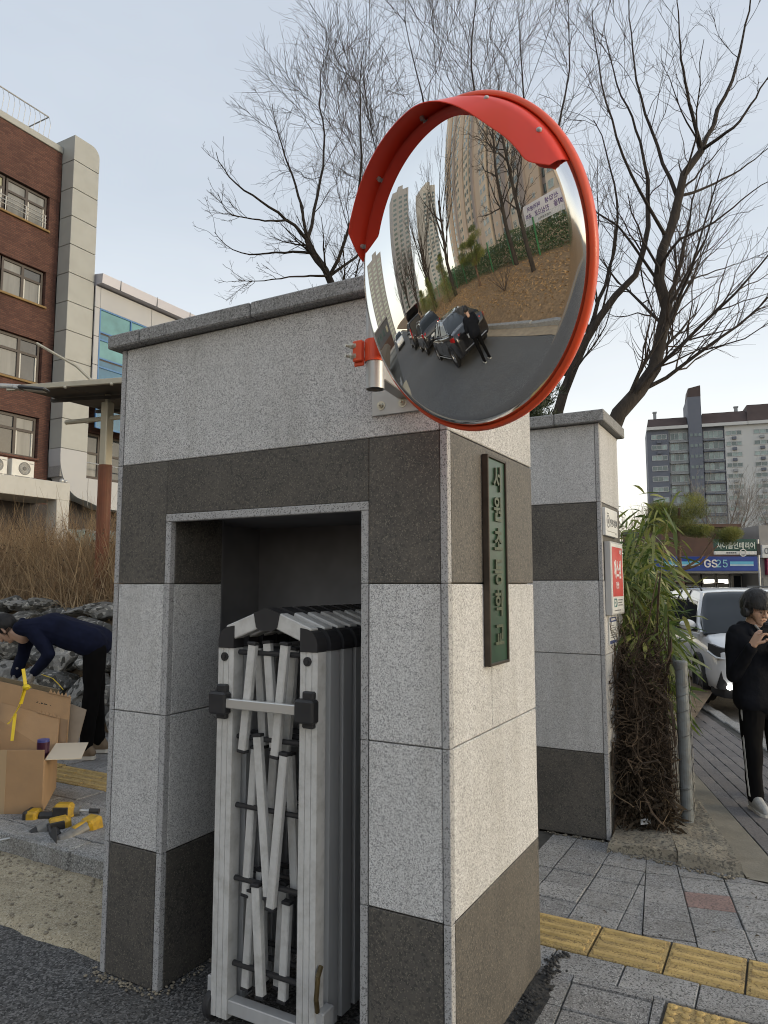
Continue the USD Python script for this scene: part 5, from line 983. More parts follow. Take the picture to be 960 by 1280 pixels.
obj('grille', hull([(2.45, -.48, .86), (2.45, .48, .86), (2.60, -.5, .60), (2.60, .5, .60), (2.58, -.52, .74), (2.58, .52, .74), (2.5, 0, .9)]), mat('grille_dark', (.05, .05, .055), .3, .5), van)
for k in range(5): obj('grille_bar', box(2.50, 2.615, -.46, .46, .63 + .05 * k, .645 + .05 * k, .004), RIM, van)
obj('bumper_trim', loft([[(x, -y, z) for y, z in ((w, .18), (w, .30), (w * .9, .32))] + [(x, y, z) for y, z in ((w * .9, .32), (w, .30), (w, .18))] for x, w in ((2.1, .94), (2.45, .84), (2.62, .62))]), TRIMB, van)
obj('number_plate', box(2.615, 2.625, -.26, .26, .46, .57), WHITE, van)
obj('roof_rack', J(tube([(.6, .70, 1.72), (.5, .70, 1.78), (-1.9, .70, 1.78), (-2.0, .70, 1.72)], .018, 6)), TRIMB, van); obj('roof_rack', J(tube([(.6, -.70, 1.72), (.5, -.70, 1.78), (-1.9, -.70, 1.78), (-2.0, -.70, 1.72)], .018, 6)), TRIMB, van)
obj('wiper', bar((1.68, -.5, 1.10), (1.45, .35, 1.25), .02, .015), TRIMB, van)
car('hatchback', 'white car parked behind the minivan, only its roof showing beside the man', 'car', (1.15, 19.3, -.35), -74, SUVB, SUV_R, .25, CAR_WHITE, 1.85, (1.35, -1.35), .86)

# ---------------------------------------------------------------- far right: shop, signs, apartment tower, trees
def frame29(name, label, cat, o, rz=29.0, group=None): return thing(name, label, cat, o, rz, group)
gs = frame29('convenience_store', 'convenience store with a blue fascia and white lettering under a brown upper wall', 'shop', (-4.36, 45.47, -.62))
BROWNW = mat('brown_shop_wall', (.105, .060, .045), .85, var=.12, scale=1.2, dirt=((.06, .04, .035), 1.5, .5))
obj('upper_wall', box(.3, 5.2, .6, 8, 3.9, 5.9), BROWNW, gs); obj('roof_edge', box(.2, 5.3, .4, 8.1, 5.9, 6.1), BROWNW, gs)
obj('back_wall', box(-3.5, 6.1, 2.2, 8, 0, 3.9), mat('shop_dark', (.035, .035, .04), .8), gs)
obj('fascia', box(-.4, 6.05, .0, .6, 3.12, 4.02, .02), mat('fascia_blue', (.010, .045, .26), .35), gs)
CY = mat('stripe_light_blue', (.11, .42, .62), .4)
for a, b in ((.1, 2.4), (4.28, 5.75)): obj('stripe', box(a, b, -.012, .0, 3.55, 3.72), CY, gs); obj('stripe', box(a, b, -.012, .0, 3.44, 3.545), mat('stripe_pale', (.35, .50, .60), .4), gs)
XZ = A([[1, 0, 0], [0, 0, -1], [0, 1, 0]])
obj('lettering', X(meshkit.text_mesh('GS', .46, .03, bold=True), XZ, (2.62, -.002, 3.36)), WINK, gs)
obj('lettering', X(meshkit.text_mesh('25', .46, .03), XZ, (3.36, -.002, 3.36)), mat('letter_cyan', (.25, .55, .65), .4), gs)
obj('soffit', box(-3.5, 6.1, -.4, 2.2, 2.98, 3.10), mat('soffit_grey', (.16, .16, .155), .7), gs)
obj('step', box(-3.5, 6.1, -.2, 2.2, 0, .15), PAVERS[0], gs)
FRM = mat('shop_frame', (.20, .20, .19), .4, .4)
for a, b in ((.9, 1.55), (1.6, 3.3), (3.4, 4.3), (4.35, 5.2), (5.25, 6.0)):
    w = obj('shop_window', J(box(a, a + .07, 2.06, 2.16, .15, 2.98), box(b - .07, b, 2.06, 2.16, .15, 2.98), box(a, b, 2.061, 2.159, 2.86, 2.98), box(a, b, 2.061, 2.159, .15, .4)), FRM, gs)
    obj('pane', box(a + .06, b - .06, 2.10, 2.12, .4, 2.87), CARGLASS, w)
    if 3.3 < a < 4.6: obj('ceiling_lamp', box(a + .12, b - .12, 2.03, 2.09, 2.35, 2.62), mat('shop_light', (.8, .8, .75), .4, emis=((1, .95, .85), 1.2)), w); obj('shelf_goods', J(*[box(a + .1, b - .1, 2.05, 2.095, 1.35 + .28 * q, 1.50 + .28 * q) for q in range(3)]), mat('goods', (.25, .22, .18), .7, var=.6, scale=6), w)
sg2 = frame29('shop_sign', 'green shop sign with pale Korean lettering standing above the blue store fascia', 'sign', (-.6, 43.9, 3.28))
obj('board', box(-.6, 1.82, 0, .2, .33, 1.02, .01), mat('sign_green', (.012, .06, .045), .5), sg2)
obj('lower_board', box(-.6, 1.82, .01, .19, .12, .32), WHITE, sg2)
obj('lettering', X(glyph_mesh('시아름인테리어', .38, .02, width=.83), XZ, (-.52, -.002, .49)), mat('sign_cream', (.55, .60, .55), .5), sg2)
obj('emblem', X(lathe([(.22, 0), (.22, .02), (.17, .02), (.17, 0)], 20), XZ, (1.0, -.03, .22)), WHITE, sg2)
obj('small_print', J(*[box(.05 + .12 * k, .14 + .12 * k, -.004, .012, .18, .26) for k in range(5)]), GREYINK, sg2)
obj('pole', cyl((1.95, .1, -3.9), (1.95, .1, 1.0), .06, 10), STEEL, sg2); obj('pole_box', box(1.84, 2.05, 0, .2, .1, .75), TRIMB, sg2)
rs_ = frame29('grey_shop', 'grey shop with white and maroon signs right of the blue store', 'shop', (1.45, 48.7, -.62))
obj('wall', box(-.3, 9, .3, 8, 0, 6.0), mat('grey_shop_wall', (.27, .26, .25), .8, var=.1, scale=1), rs_)
obj('white_sign', box(-.3, 3.4, 0, .3, 3.95, 4.75), WHITE, rs_); obj('maroon_sign', box(-.05, 3.4, 0, .3, 2.9, 3.9), mat('maroon', (.22, .02, .06), .5), rs_)
obj('lettering', X(meshkit.text_mesh('U', .55, .02, bold=True), XZ, (.25, -.002, 3.15)), WINK, rs_); obj('lettering', X(meshkit.text_mesh('00-7', .36, .02), XZ, (-.2, -.002, 4.2)), GREYINK, rs_)
obj('shutter', box(-.2, 2.4, .26, .31, 0, 2.7), FRM, rs_)
# apartment tower
K = .2000; TO = A([-28.2, 198.3, -.7])
AP_D, AP_L, AP_W, AP_B = mat('tower_slate', (.125, .135, .165), .8, var=.06, scale=.2), mat('tower_grey', (.28, .29, .30), .8, var=.06, scale=.2), mat('tower_white', (.50, .50, .49), .8, var=.05, scale=.15), mat('tower_roof', (.065, .045, .042), .8, var=.2, scale=.4)
TG1, TG2 = window_glass('tower_pane', (.085, .115, .115)), window_glass('tower_pane_pale', (.20, .26, .25))
WFR = mat('tower_window_frame', (.40, .41, .41), .6)
at_ = thing('apartment_tower', 'tall grey and white apartment tower with a brown roof rising behind the shops', 'apartment building', TO, 11.0)
X0 = lambda px: (px - 809) * K
def zt(py): return 1.65 + .7 + (731 - py) * .2135
HT = zt(537)
for nm, a, b, m, y in (('slate_wing', 809, 836, AP_D, 0), ('balcony_bay', 836, 860.5, AP_L, .6), ('stair_tower', 860.5, 877, AP_D, -.8), ('balcony_bay', 877, 904, AP_D, .6), ('white_wing', 904, 1010, AP_W, 0)):
    obj(nm, box(X0(a) + .02, X0(b) - .02, y, 12, 0, HT if nm != 'stair_tower' else zt(500)), m, at_)
obj('stair_top', prism([(X0(860.5), zt(500)), (X0(877), zt(500)), (X0(877), zt(486)), (X0(862), zt(489))], 7, XZ, (0, 6.2, 0)), AP_B, at_)
for a, b, zr in ((809, 860, 521), (877, 932, 518), (931, 1010, 511)):
    obj('mansard_roof', hull([(X0(a), 0, HT), (X0(b), 0, HT), (X0(a), 12, HT), (X0(b), 12, HT), (X0(a + 3), 3.0, zt(zr)), (X0(b), 3.0, zt(zr)), (X0(a + 3), 9, zt(zr)), (X0(b), 9, zt(zr))]), AP_B, at_)
    obj('eaves', box(X0(a), X0(b), -.9, 0, HT - .3, HT + .5), AP_W, at_)
for px in (819, 920, 937): obj('roof_vent', J(box(X0(px), X0(px) + .8, 4, 4.8, zt(522), zt(512)), box(X0(px) - .15, X0(px) + .95, 3.85, 4.95, zt(512), zt(510.5))), AP_L, at_)
for r in range(13):
    zc = HT - 2.2 - r * 2.82
    if zc < 3: break
    for a, b, y, h, bal in ((814.5, 834, 0, 1.35, 0), (838, 859, .6, 2.0, 1), (879, 902.5, .6, 2.0, 1), (905.5, 924, 0, 1.2, 0), (938, 959, 0, 1.2, 0), (972, 992, 0, 1.2, 0)):
        xa, xb = X0(a), X0(b); n = 4 if bal else 3
        w = obj('window', J(box(xa, xb, y - .12, y - .01, zc - h / 2, zc - h / 2 + .14), box(xa, xb, y - .12, y - .01, zc + h / 2 - .14, zc + h / 2), *[box(xa + (xb - xa - .12) * q / n, xa + (xb - xa - .12) * q / n + .12, y - .121, y - .009, zc - h / 2, zc + h / 2) for q in range(n + 1)]), WFR, at_)
        for q in range(n): obj('pane', box(xa + (xb - xa) * q / n + .08, xa + (xb - xa) * (q + 1) / n - .08, y - .07, y - .05, zc - h / 2 + .1, zc + h / 2 - .1), TG2 if random.random() < .45 else TG1, w)
        if bal: obj('balcony_front', box(xa - .1, xb + .1, y - .75, y - .62, zc - 1.75, zc - 1.25), AP_D if a > 870 else AP_L, at_); obj('balcony_slab', box(xa - .15, xb + .15, y - .8, y - .01, zc - 1.42, zc - 1.28), AP_L, at_)
        elif a > 900 or r in (0, 1): obj('outdoor_unit', box(xa + 1.4, xa + 2.4, y - .6, y - .02, zc - 1.75, zc - 1.05), AP_L if random.random() < .5 else AP_D, at_)
    for q in range(3): obj('stair_window', box(X0(862) + q * 1.05, X0(862) + q * 1.05 + .75, -.86, -.79, zc - .5, zc + .3), TG1, at_)
# pine with cloud-like pads
PINEB = mat('pine_bark', (.12, .075, .05), .95, var=.4, scale=8)
PINEN = [mat('pine_needles_a', (.10, .125, .035), .6, var=.4, scale=1.5, trans=.3), mat('pine_needles_b', (.19, .20, .05), .6, var=.35, scale=1.5, trans=.3)]
def needles(cs, per, ln, w, seed):
    P, D = [], []
    for c, r, sq in cs:
        q = rng.normal(size=(per, 3)); q /= np.linalg.norm(q, axis=1, keepdims=True); q *= (rng.random(per) ** .4)[:, None]
        P.append(A(c) + q * r * A([1, 1, sq])); d = q * A([1, 1, .5]) * .8 + rng.normal(size=(per, 3)) * .45; d[:, 2] += .7; D.append(d)
    P, D = np.vstack(P), np.vstack(D); return ribbons(P, D, rng.uniform(.6, 1.2, len(P)) * ln, np.full(len(P), w), np.zeros((len(P), 3)), seg=1, tip=.3)
def pine(label, base, trunk, boughs, pads, per=700, ln=.095, w=.010, group=None):
    t = thing('pine_tree', label, 'pine tree', group=group)
    obj('trunk', tube(resample(trunk, 12), np.linspace(.10, .04, 12), 8), PINEB, t, smooth=True)
    for b in boughs: obj('bough', tube(resample(b, 8), np.linspace(.045, .018, 8), 6), PINEB, t, smooth=True)
    for q in range(2): obj('needles', needles(pads[q::2], per, ln, w, q), PINEN[q], t, kind='stuff')
    return t
def cluster(c, n, sx, sz, r): return [(A(c) + A([rng.normal(0, sx), rng.normal(0, sx), rng.normal(0, sz)]), r * rng.uniform(.7, 1.2), .6) for _ in range(n)]
pb = A([-.40, 21.37, -.5])
pine('garden pine with two cloud-shaped pads of yellow-green needles in front of the shops', pb, [pb, pb + A([.02, 0, 1.6]), pb + A([-.06, 0, 3.0]), pb + A([.0, 0, 4.5])], [[pb + A([0, 0, 2.6]), pb + A([.5, .3, 2.95]), pb + A([.95, .5, 3.7])], [pb + A([0, 0, 3.2]), pb + A([-.4, -.1, 3.7])], [pb + A([0, 0, 2.6]), pb + A([.5, .1, 2.75]), pb + A([1.0, .4, 3.35])]],
     cluster(pb + A([.0, 0, 4.45]), 16, .34, .22, .34) + cluster(pb + A([.75, .35, 3.75]), 14, .36, .13, .33) + cluster(pb + A([-.45, -.15, 3.95]), 7, .25, .14, .28))
lv = [dict(per=9, lr=.5, ang=.6, up=.2, rr=.5, k=5, lo=.1, rmin=.012), dict(per=7, lr=.5, ang=.6, up=.2, rr=.6, k=4, lo=.1, rmin=.009)]
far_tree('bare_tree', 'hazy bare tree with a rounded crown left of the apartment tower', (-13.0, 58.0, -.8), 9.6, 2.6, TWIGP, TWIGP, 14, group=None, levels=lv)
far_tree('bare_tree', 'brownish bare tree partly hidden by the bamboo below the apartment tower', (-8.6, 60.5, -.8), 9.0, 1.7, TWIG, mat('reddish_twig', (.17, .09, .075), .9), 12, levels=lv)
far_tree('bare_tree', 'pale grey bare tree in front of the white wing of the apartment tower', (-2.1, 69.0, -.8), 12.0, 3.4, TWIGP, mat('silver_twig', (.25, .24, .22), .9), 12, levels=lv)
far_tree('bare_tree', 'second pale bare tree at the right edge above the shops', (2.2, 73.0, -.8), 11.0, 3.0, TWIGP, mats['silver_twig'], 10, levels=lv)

eb = tp(668, 560, 8.2); eb[2] = .1
es = thing('evergreen_shrub', 'dark evergreen top showing between the mirror and the second pillar coping', 'shrub')
obj('stem', tube([eb, eb + A([0, 0, 2.0]), eb + A([.05, 0, 3.9])], [.04, .03, .01], 6), PINEB, es)
obj('needles', needles(cluster(eb + A([0, 0, 3.55]), 16, .14, .22, .16), 260, .08, .012, 1), mat('dark_needles', (.03, .045, .018), .6, var=.4, scale=5), es, kind='stuff')

# ---------------------------------------------------------------- across the road (what the mirror looks at)
TANC = mat('tan_verge', (.30, .24, .165), .95, var=.2, scale=5, bump=.004, bscale=50)
obj('verge', grid(lambda u, v: (u, v, slope(u) + .012 + 0 * v), np.concatenate([np.linspace(-75, -8, 20), np.linspace(-7, 14, 20)]), [-5.46, -4.95]), TANC, kind='structure')
k2 = UsdGeom.Xform.Define(stage, '/World/far_kerb').GetPrim(); tag(k2, kind='structure')
x = 12.0
while x > -46:
    obj('kerb_stone', X(box(-.994, .994, -.09, .09, -.3, .17, .012), roty(.04 if x < -3 else 0), (x - 1, -5.55, float(slope(x - 1)))), KERB, k2); x -= 2.0
def hill_z(x, y):
    d = -5.62 - np.asarray(y, float)
    return slope(x) + .14 + 1.02 * (1 - np.exp(-np.clip(d, 0, 60) / 2.4)) + np.clip(d, 0, 6) * .02 + .16 * fb(x, y, .5, 21) * np.clip(d / 2, 0, 1) + .05 * fb(x, y, 3, 22) * np.clip(d, 0, 1)
obj('hillside', grid(lambda u, v: (u, v, hill_z(u, v)), np.concatenate([np.linspace(-160, -42, 20), np.linspace(-40, 16, 150)]), np.concatenate([np.linspace(-120, -16, 14), np.linspace(-15, -5.63, 60)])), LEAFLITTER, kind='structure', smooth=True)
n = 9000; hx, hy = rng.uniform(-26, 3, n), -5.8 - rng.gamma(2.0, 1.6, n); hy = np.maximum(hy, -12)
obj('fallen_leaves', ribbons(np.stack([hx, hy, hill_z(hx, hy) + .02], -1), rng.normal(size=(n, 3)) * A([1, 1, .4]), rng.uniform(.06, .14, n), rng.uniform(.04, .08, n), np.zeros((n, 3)), seg=1), mat('fallen_leaf_b', (.30, .19, .09), .9, var=.5, scale=6), label='brown fallen leaves covering the slope across the road, seen in the mirror', cat='leaves', kind='stuff')
GREENP = mat('green_fence_paint', (.035, .16, .06), .5)
mf = thing('mesh_fence', 'green wire mesh fence with green posts on top of the slope, seen in the mirror', 'fence')
fx = [-2.6 - 2.6 * k for k in range(17)]
for q in fx: obj('post', box(q - .04, q + .04, -11.04, -10.96, float(hill_z(q, -11)) - .2, float(hill_z(q, -11)) + 1.95, .01), GREENP, mf)
for a, b in zip(fx[:-1], fx[1:]):
    za, zb = float(hill_z(a, -11)), float(hill_z(b, -11)); L = []
    for q in range(10): L.append(resample([A([a, -11, za + .1 + .2 * q]), A([b, -11, zb + .1 + .2 * q])], 3))
    for q in range(26): t = q / 26; xx = a + (b - a) * t; z0 = za + (zb - za) * t; L.append(resample([A([xx, -11, z0 + .08]), A([xx, -11, z0 + 1.92])], 3))
    obj('mesh_panel', tubes(A(L), np.full((len(L), 3), .003), 3), GREENP, mf, kind='stuff')
HEDGE = [mat('hedge_leaf_a', (.040, .060, .022), .6, var=.4, scale=3, trans=.15), mat('hedge_leaf_b', (.065, .080, .030), .6, var=.4, scale=3, trans=.15)]
he = thing('hedge', 'dark green clipped hedge behind the green fence, seen in the mirror', 'hedge')
n = 16000; hx = rng.uniform(-26, -1.5, n); hy = rng.uniform(-12.7, -11.2, n); hz = hill_z(hx, -11.5 + 0 * hx) + rng.random(n) ** .8 * (1.65 + .5 * (meshkit.noise(np.stack([hx, hx * 0, hx * 0], -1), 31) - .5))
for q in range(2): obj('leaves', ribbons(np.stack([hx, hy, hz], -1)[q::2], rng.normal(size=(n, 3))[q::2], rng.uniform(.08, .18, n)[q::2], rng.uniform(.05, .10, n)[q::2], np.zeros((n, 3))[q::2], seg=1), HEDGE[q], he, kind='stuff')
bn = thing('banner', 'white banner with purple Korean lettering tied above the hedge, seen in the mirror', 'banner', (-4.98, -11.08, 2.98), 180)
sag = lambda u, v: (u, .05 * np.sin(u * 2.1) + .02 * np.sin(v * 6), v - .05 * np.sin(PI * u / 3.6))
obj('cloth', grid(lambda u, v: sag(u, v), np.linspace(0, 3.6, 24), np.linspace(0, 1.06, 8)), mat('banner_cloth', (.60, .58, .62), .8, trans=.25), bn, smooth=True)
def onto(m, col, nm):
    v, f = m; v = v.copy(); s = A(sag(v[:, 0], v[:, 1])).T; s[:, 1] -= .008 + v[:, 2] * .3; obj(nm, (s, f), col, bn)
PURPLE, ORG = mat('purple_ink', (.10, .05, .20), .7), mat('pale_orange_ink', (.60, .38, .22), .7)
onto(X(glyph_mesh('신입생 여러분의', .25, .004, width=1.15), None, (.9, .70, 0)), PURPLE, 'lettering'); onto(X(glyph_mesh('입학을 진심으로 축하', .28, .004, width=.96), None, (.45, .33, 0)), PURPLE, 'lettering')
onto(X(glyph_mesh('서원초등학교', .12, .004, width=1.3), None, (1.5, .09, 0)), GREYINK, 'lettering'); onto(X(glyph_mesh('학교', .2, .004), None, (.06, .10, 0)), GREYINK, 'lettering'); onto(J(box(.05, .6, .62, 1.0, 0, .004)), ORG, 'emblem')
for a, b in (((0, 0, 1.04), (-.2, .1, 1.0)), ((3.6, 0, 1.04), (4.1, .1, .9)), ((0, 0, .03), (-.25, .1, .2)), ((3.6, 0, .03), (4.1, .1, .3))): obj('rope', cyl(a, b, .008, 5), WHITE, bn)
# trees on the slope
M2 = [dict(per=7, lr=.40, ang=.75, up=.25, rr=.5, k=6, lo=.15, rmin=.012), dict(per=5, lr=.5, ang=.65, up=.2, rr=.6, k=5, lo=.15, rmin=.008)]
def slope_tree(label, pts_, r, boughs, group=None):
    lb = [(pts_, r, r * .25)] + [(b, r * .38, r * .06) for b in boughs]
    bare_tree('bare_tree', label, 'tree', [(l[0], l[1], l[2]) for l in lb], BARK, TWIG, M2, group=group, trunk_parts=1, k=10)
def B3(*a): return [A(q, float) for q in a]
slope_tree('leafless dark tree low on the slope, the one nearest the banner in the mirror', B3((-6.35, -8.75, .8), (-6.45, -8.8, 2.4), (-6.75, -8.85, 4.4), (-7.3, -8.9, 6.6), (-7.9, -8.9, 9.2)), .13,
    [B3((-6.7, -8.8, 3.8), (-7.4, -8.6, 4.6), (-7.9, -8.5, 5.8)), B3((-6.9, -8.8, 5.0), (-6.4, -8.6, 5.9), (-6.1, -8.6, 7.2)), B3((-7.1, -8.9, 6.0), (-7.8, -8.9, 6.8), (-8.3, -9, 8.0)), B3((-6.6, -8.8, 3.2), (-6.0, -8.8, 4.1), (-5.6, -8.9, 4.8))])
slope_tree('leafless dark tree rising behind the hedge with a crooked bough, seen in the mirror', B3((-9.6, -10.6, 1.2), (-9.7, -10.6, 3.2), (-10.0, -10.6, 5.4), (-10.4, -10.7, 8.4), (-10.9, -10.8, 11.8)), .16,
    [B3((-9.8, -10.6, 4.7), (-11.0, -10.2, 4.75), (-12.2, -10.0, 5.1), (-12.6, -10, 4.8)), B3((-9.85, -10.6, 5.0), (-8.7, -10.4, 5.8), (-8.0, -10.4, 6.9)), B3((-10.1, -10.6, 6.4), (-11.4, -10.5, 7.4), (-12.2, -10.5, 8.8)), B3((-10.3, -10.7, 7.8), (-9.3, -10.7, 9.0), (-8.8, -10.7, 10.4)), B3((-10.4, -10.7, 8.6), (-11.2, -10.7, 9.9), (-11.5, -10.7, 11.4))])
for q, (x, y, h) in enumerate(((-17.4, -9, 11.5), (-23, -8.2, 9.5), (-28, -9.4, 11), (-34, -8, 9), (-40, -9, 11), (-47, -7.8, 10), (-55, -9, 11), (-64, -8, 10))):
    b = A([x, y, float(hill_z(x, y)) - .1])
    far_tree('bare_tree', 'slender leafless tree on the slope beside the small pines, seen in the mirror' if q == 0 else 'leafless tree in the row on the bank beyond the parked cars, seen in the mirror', b, h, h * .24, BARK, TWIG, 9, group=None if q == 0 else 'bare trees along the far bank', levels=[dict(per=5, lr=.42, ang=.5, up=.4, rr=.5, k=5, lo=.15, rmin=.016), dict(per=4, lr=.5, ang=.5, up=.3, rr=.6, k=4, lo=.15, rmin=.011)], rs=1, lean=(rng.normal(0, .3), rng.normal(0, .3)))
pb = A([-12.3, -9.0, 1.2])
pine('small dark pine on the slope behind the parked cars, seen in the mirror', pb, [pb, pb + A([.1, 0, 1.0]), pb + A([0, 0, 2.0]), pb + A([.1, 0, 2.9])], [[pb + A([.1, 0, 1.2]), pb + A([.9, .2, 1.9])], [pb + A([.05, 0, 1.5]), pb + A([-.9, 0, 2.2])]], cluster(pb + A([.2, 0, 2.7]), 9, .35, .3, .4) + cluster(pb + A([.9, .2, 1.9]), 6, .3, .15, .35) + cluster(pb + A([-.9, 0, 2.0]), 6, .35, .2, .38), per=500, ln=.13, w=.016)
for q, (x, y, h) in enumerate(((-17.6, -8.2, 3.2), (-21.5, -7.4, 2.6), (-26, -7.2, 2.2))):
    b = A([x, y, float(hill_z(x, y))]); cs = [(b + A([rng.normal(0, .25 * (1 - k / 16) + .05), rng.normal(0, .25 * (1 - k / 16) + .05), .35 + h * k / 15]), .75 * (1 - k / 17) + .12, .5) for k in range(15)]
    pine(['narrow dark conifer next to the slender bare tree, seen in the mirror', 'low dark conifer above the black cars, seen in the mirror', 'rounded evergreen above the open van, seen in the mirror'][q], b, [b, b + A([0, 0, h * .5]), b + A([0, 0, h])], [], cs, per=420, ln=.13, w=.018)
sb2 = A([-7.6, -7.6, float(hill_z(-7.6, -7.6)) - .05]); lb = [(B3(sb2, sb2 + A([.3 * math.cos(a), .3 * math.sin(a), .4]), sb2 + A([.8 * math.cos(a), .8 * math.sin(a), .9 + .2 * (k % 3)])), .018, .004) for k, a in enumerate(np.arange(12) * .55)]
bare_tree('bare_shrub', 'bare brown shrub in the middle of the leaf-covered slope, seen in the mirror', 'shrub', lb, TWIG, TWIG, [dict(per=6, lr=.5, ang=.6, up=.2, rr=.6, k=4, lo=.2, rmin=.005)], trunk_parts=0, k=6)
# apartment blocks
BEIGE, BEIGE2, PIL = mat('tower_beige', (.46, .37, .29), .85, var=.05, scale=.15), mat('tower_sand', (.52, .44, .35), .85, var=.05, scale=.15), mat('tower_taupe', (.26, .225, .21), .85, var=.05, scale=.15)
yaw = math.degrees(math.atan2(-20, -99)); L0 = 101.0
ap = thing('apartment_block', 'huge beige apartment block with dark window strips beyond the slope, seen in the mirror', 'apartment building', (-25, -39.5, 1.0), yaw)
u = 0.0; q = 0; FH_ = 2.85
kinds = ['room', 'stair', 'wall', 'pil', 'room', 'pil', 'glass', 'wall', 'stair', 'room', 'wall', 'pil', 'glass', 'room', 'stair', 'wall', 'room', 'pil', 'wall', 'glass', 'stair', 'wall', 'room']
wd_ = dict(room=6.0, stair=2.2, wall=5.0, pil=2.4, glass=4.2)
for kd in kinds:
    w = wd_[kd]; rec = dict(room=0, stair=.9, wall=0.15, pil=-.5, glass=.5)[kd]   # local y is towards the road after the turn
    obj({'room': 'window_bay', 'stair': 'stair_strip', 'wall': 'blank_wall', 'pil': 'pilaster', 'glass': 'balcony_bay'}[kd], box(u + .01, u + w - .01, rec, 14, 0, 76), {'room': BEIGE2, 'stair': PIL, 'wall': BEIGE, 'pil': PIL, 'glass': BEIGE2}[kd], ap)
    for r in range(26):
        z = 2.0 + r * FH_
        if kd == 'pil': continue
        if kd == 'room': wins = [(u + .6, u + 2.6, z, z + 1.5), (u + 3.6, u + 5.3, z, z + 1.5)]
        elif kd == 'glass': wins = [(u + .3, u + w - .3, z - .3, z + 1.7)]
        elif kd == 'stair': wins = [(u + .35, u + w - .35, z, z + 1.6)]
        else: wins = [(u + w / 2 - .5, u + w / 2 + .5, z + .3, z + 1.3)]
        if (kd == 'wall' and u > 40) or r > 23: continue
        for a, b, c, d in wins:
            wi = obj('window', J(box(a, b, rec - .10, rec - .01, c, c + .1), box(a, b, rec - .10, rec - .01, d - .1, d), box(a, a + .1, rec - .101, rec - .009, c, d), box(b - .1, b, rec - .101, rec - .009, c, d), box((a + b) / 2 - .05, (a + b) / 2 + .05, rec - .101, rec - .009, c, d)), WFR if kd != 'stair' else TRIMB, ap) if u < 45 else None
            obj('pane', box(a + .05, b - .05, rec - .06, rec - .03, c + .05, d - .05), TG1 if random.random() < .7 else TG2, wi if wi else ap)
    u += w
obj('parapet', box(-.2, u + .2, -.3, 14.2, 76, 77.2), BEIGE, ap)
def far_block(label, cx, cy, yaw_, w, d, h, wall, glass, lit=None):
    t = thing('apartment_block', label, 'apartment building', (cx, cy, 0), yaw_)
    obj('side_wall', box(-w / 2, w / 2, .02, d, 0, h), wall, t)
    nb = max(3, int(w / 7)); nf = int(h / 2.9)
    for k in range(nb):
        a = -w / 2 + w * k / nb
        obj('wall_bay', box(a + .05, a + w / nb - .05, -.4 * (k % 2), .02, 0, h), wall, t)
        for r in range(nf - 1): obj('window', box(a + w / nb * .2, a + w / nb * .8, -.4 * (k % 2) - .06, -.4 * (k % 2) - .01, 2 + 2.9 * r, 3.5 + 2.9 * r), glass, t)
    obj('roof_box', box(-w * .2, w * .1, 3, d - 2, h, h + 4), wall, t)
BL1, BL2 = mat('block_grey', (.24, .24, .25), .85, var=.05, scale=.1), mat('block_pale', (.36, .35, .33), .85, var=.05, scale=.1)
far_block('tall grey apartment block left of the beige one, seen in the mirror', -184, -34, 90 - 10, 22, 14, 80, BL1, TG1)
far_block('second tall apartment block just left of the beige one, pale faced, in the mirror', -196, -74, 90 - 20, 20, 14, 78, BL2, TG1)
far_block('distant grey apartment block at the left rim of the mirror', -215, 8, 90, 26, 14, 62, BL1, TG2)
lw = thing('low_building', 'low dark grey building beside the road at the left rim of the mirror', 'building', (-88, 7.0, 2), 90)
obj('wall', box(-6, 6, 0, 10, 0, 8), mat('dark_grey_wall', (.09, .09, .10), .8, var=.1, scale=.4), lw); obj('lower_wall', box(-6.05, 6.05, -.1, 10, 0, 3.2), BROWNW, lw); obj('roof_edge', box(-6.2, 6.2, -.3, 10.2, 8, 8.4), BL1, lw)
for k in range(4): obj('window', box(-5 + 2.6 * k, -3.2 + 2.6 * k, -.06, -.005, 4.6, 6.4), TG1, lw)
# parked cars
c1 = car('sedan', 'dark sedan at the rear end of the row of parked cars, seen in the mirror', 'car', (-7.9, -3.85, float(slope(-7.9))), 180, SEDAN, SEDAN_R, .2, CAR_BLACK, 1.88, (1.5, -1.5), .84)
c2 = car('suv', 'black car between the dark sedan and the open van, seen in the mirror', 'car', (-14.0, -3.75, float(slope(-14.0))), 180, SUVB, SUV_R, .25, CAR_BLACK, 1.90, (1.4, -1.4), .86)
c3 = car('van', 'black van with its tailgate raised at the front of the row, seen in the mirror', 'van', (-20.2, -3.55, float(slope(-20.2))), 180, VANB, [(-2.5, 1.08), (-2.42, 1.5), (-2.1, 1.80), (-1.2, 1.85), (0, 1.85), (.7, 1.78), (1.15, 1.48), (1.72, 1.08)], .22, CAR_BLACK, 1.95, (1.5, -1.55), .93, wtop=.68)
car('hatchback', 'white car farther down the road beyond the black van, seen in the mirror', 'car', (-33.5, -1.4, float(slope(-33.5))), 0, SUVB, SUV_R, .25, CAR_WHITE, 1.85, (1.35, -1.35), .86)
for s in (-1, 1):
    obj('tail_lamp', hull([(-2.41, s * .45, .92), (-2.41, s * .45, .78), (-2.46, s * .6, .78), (-2.43, s * .6, .93), (-2.30, s * .87, .95), (-2.30, s * .88, .80), (-2.05, s * .93, .93), (-2.05, s * .94, .84)]), TAIL, c1)
    obj('tail_lamp', hull([(-2.32, s * .6, 1.02), (-2.34, s * .6, .86), (-2.2, s * .94, 1.05), (-2.2, s * .94, .86), (-2.0, s * .96, 1.02), (-2.36, s * .7, .95)]), TAIL, c2)
    obj('tail_lamp', box(-2.55, -2.44, s * .86 - .07, s * .86 + .07, .75, 1.4, .02), TAIL, c3)
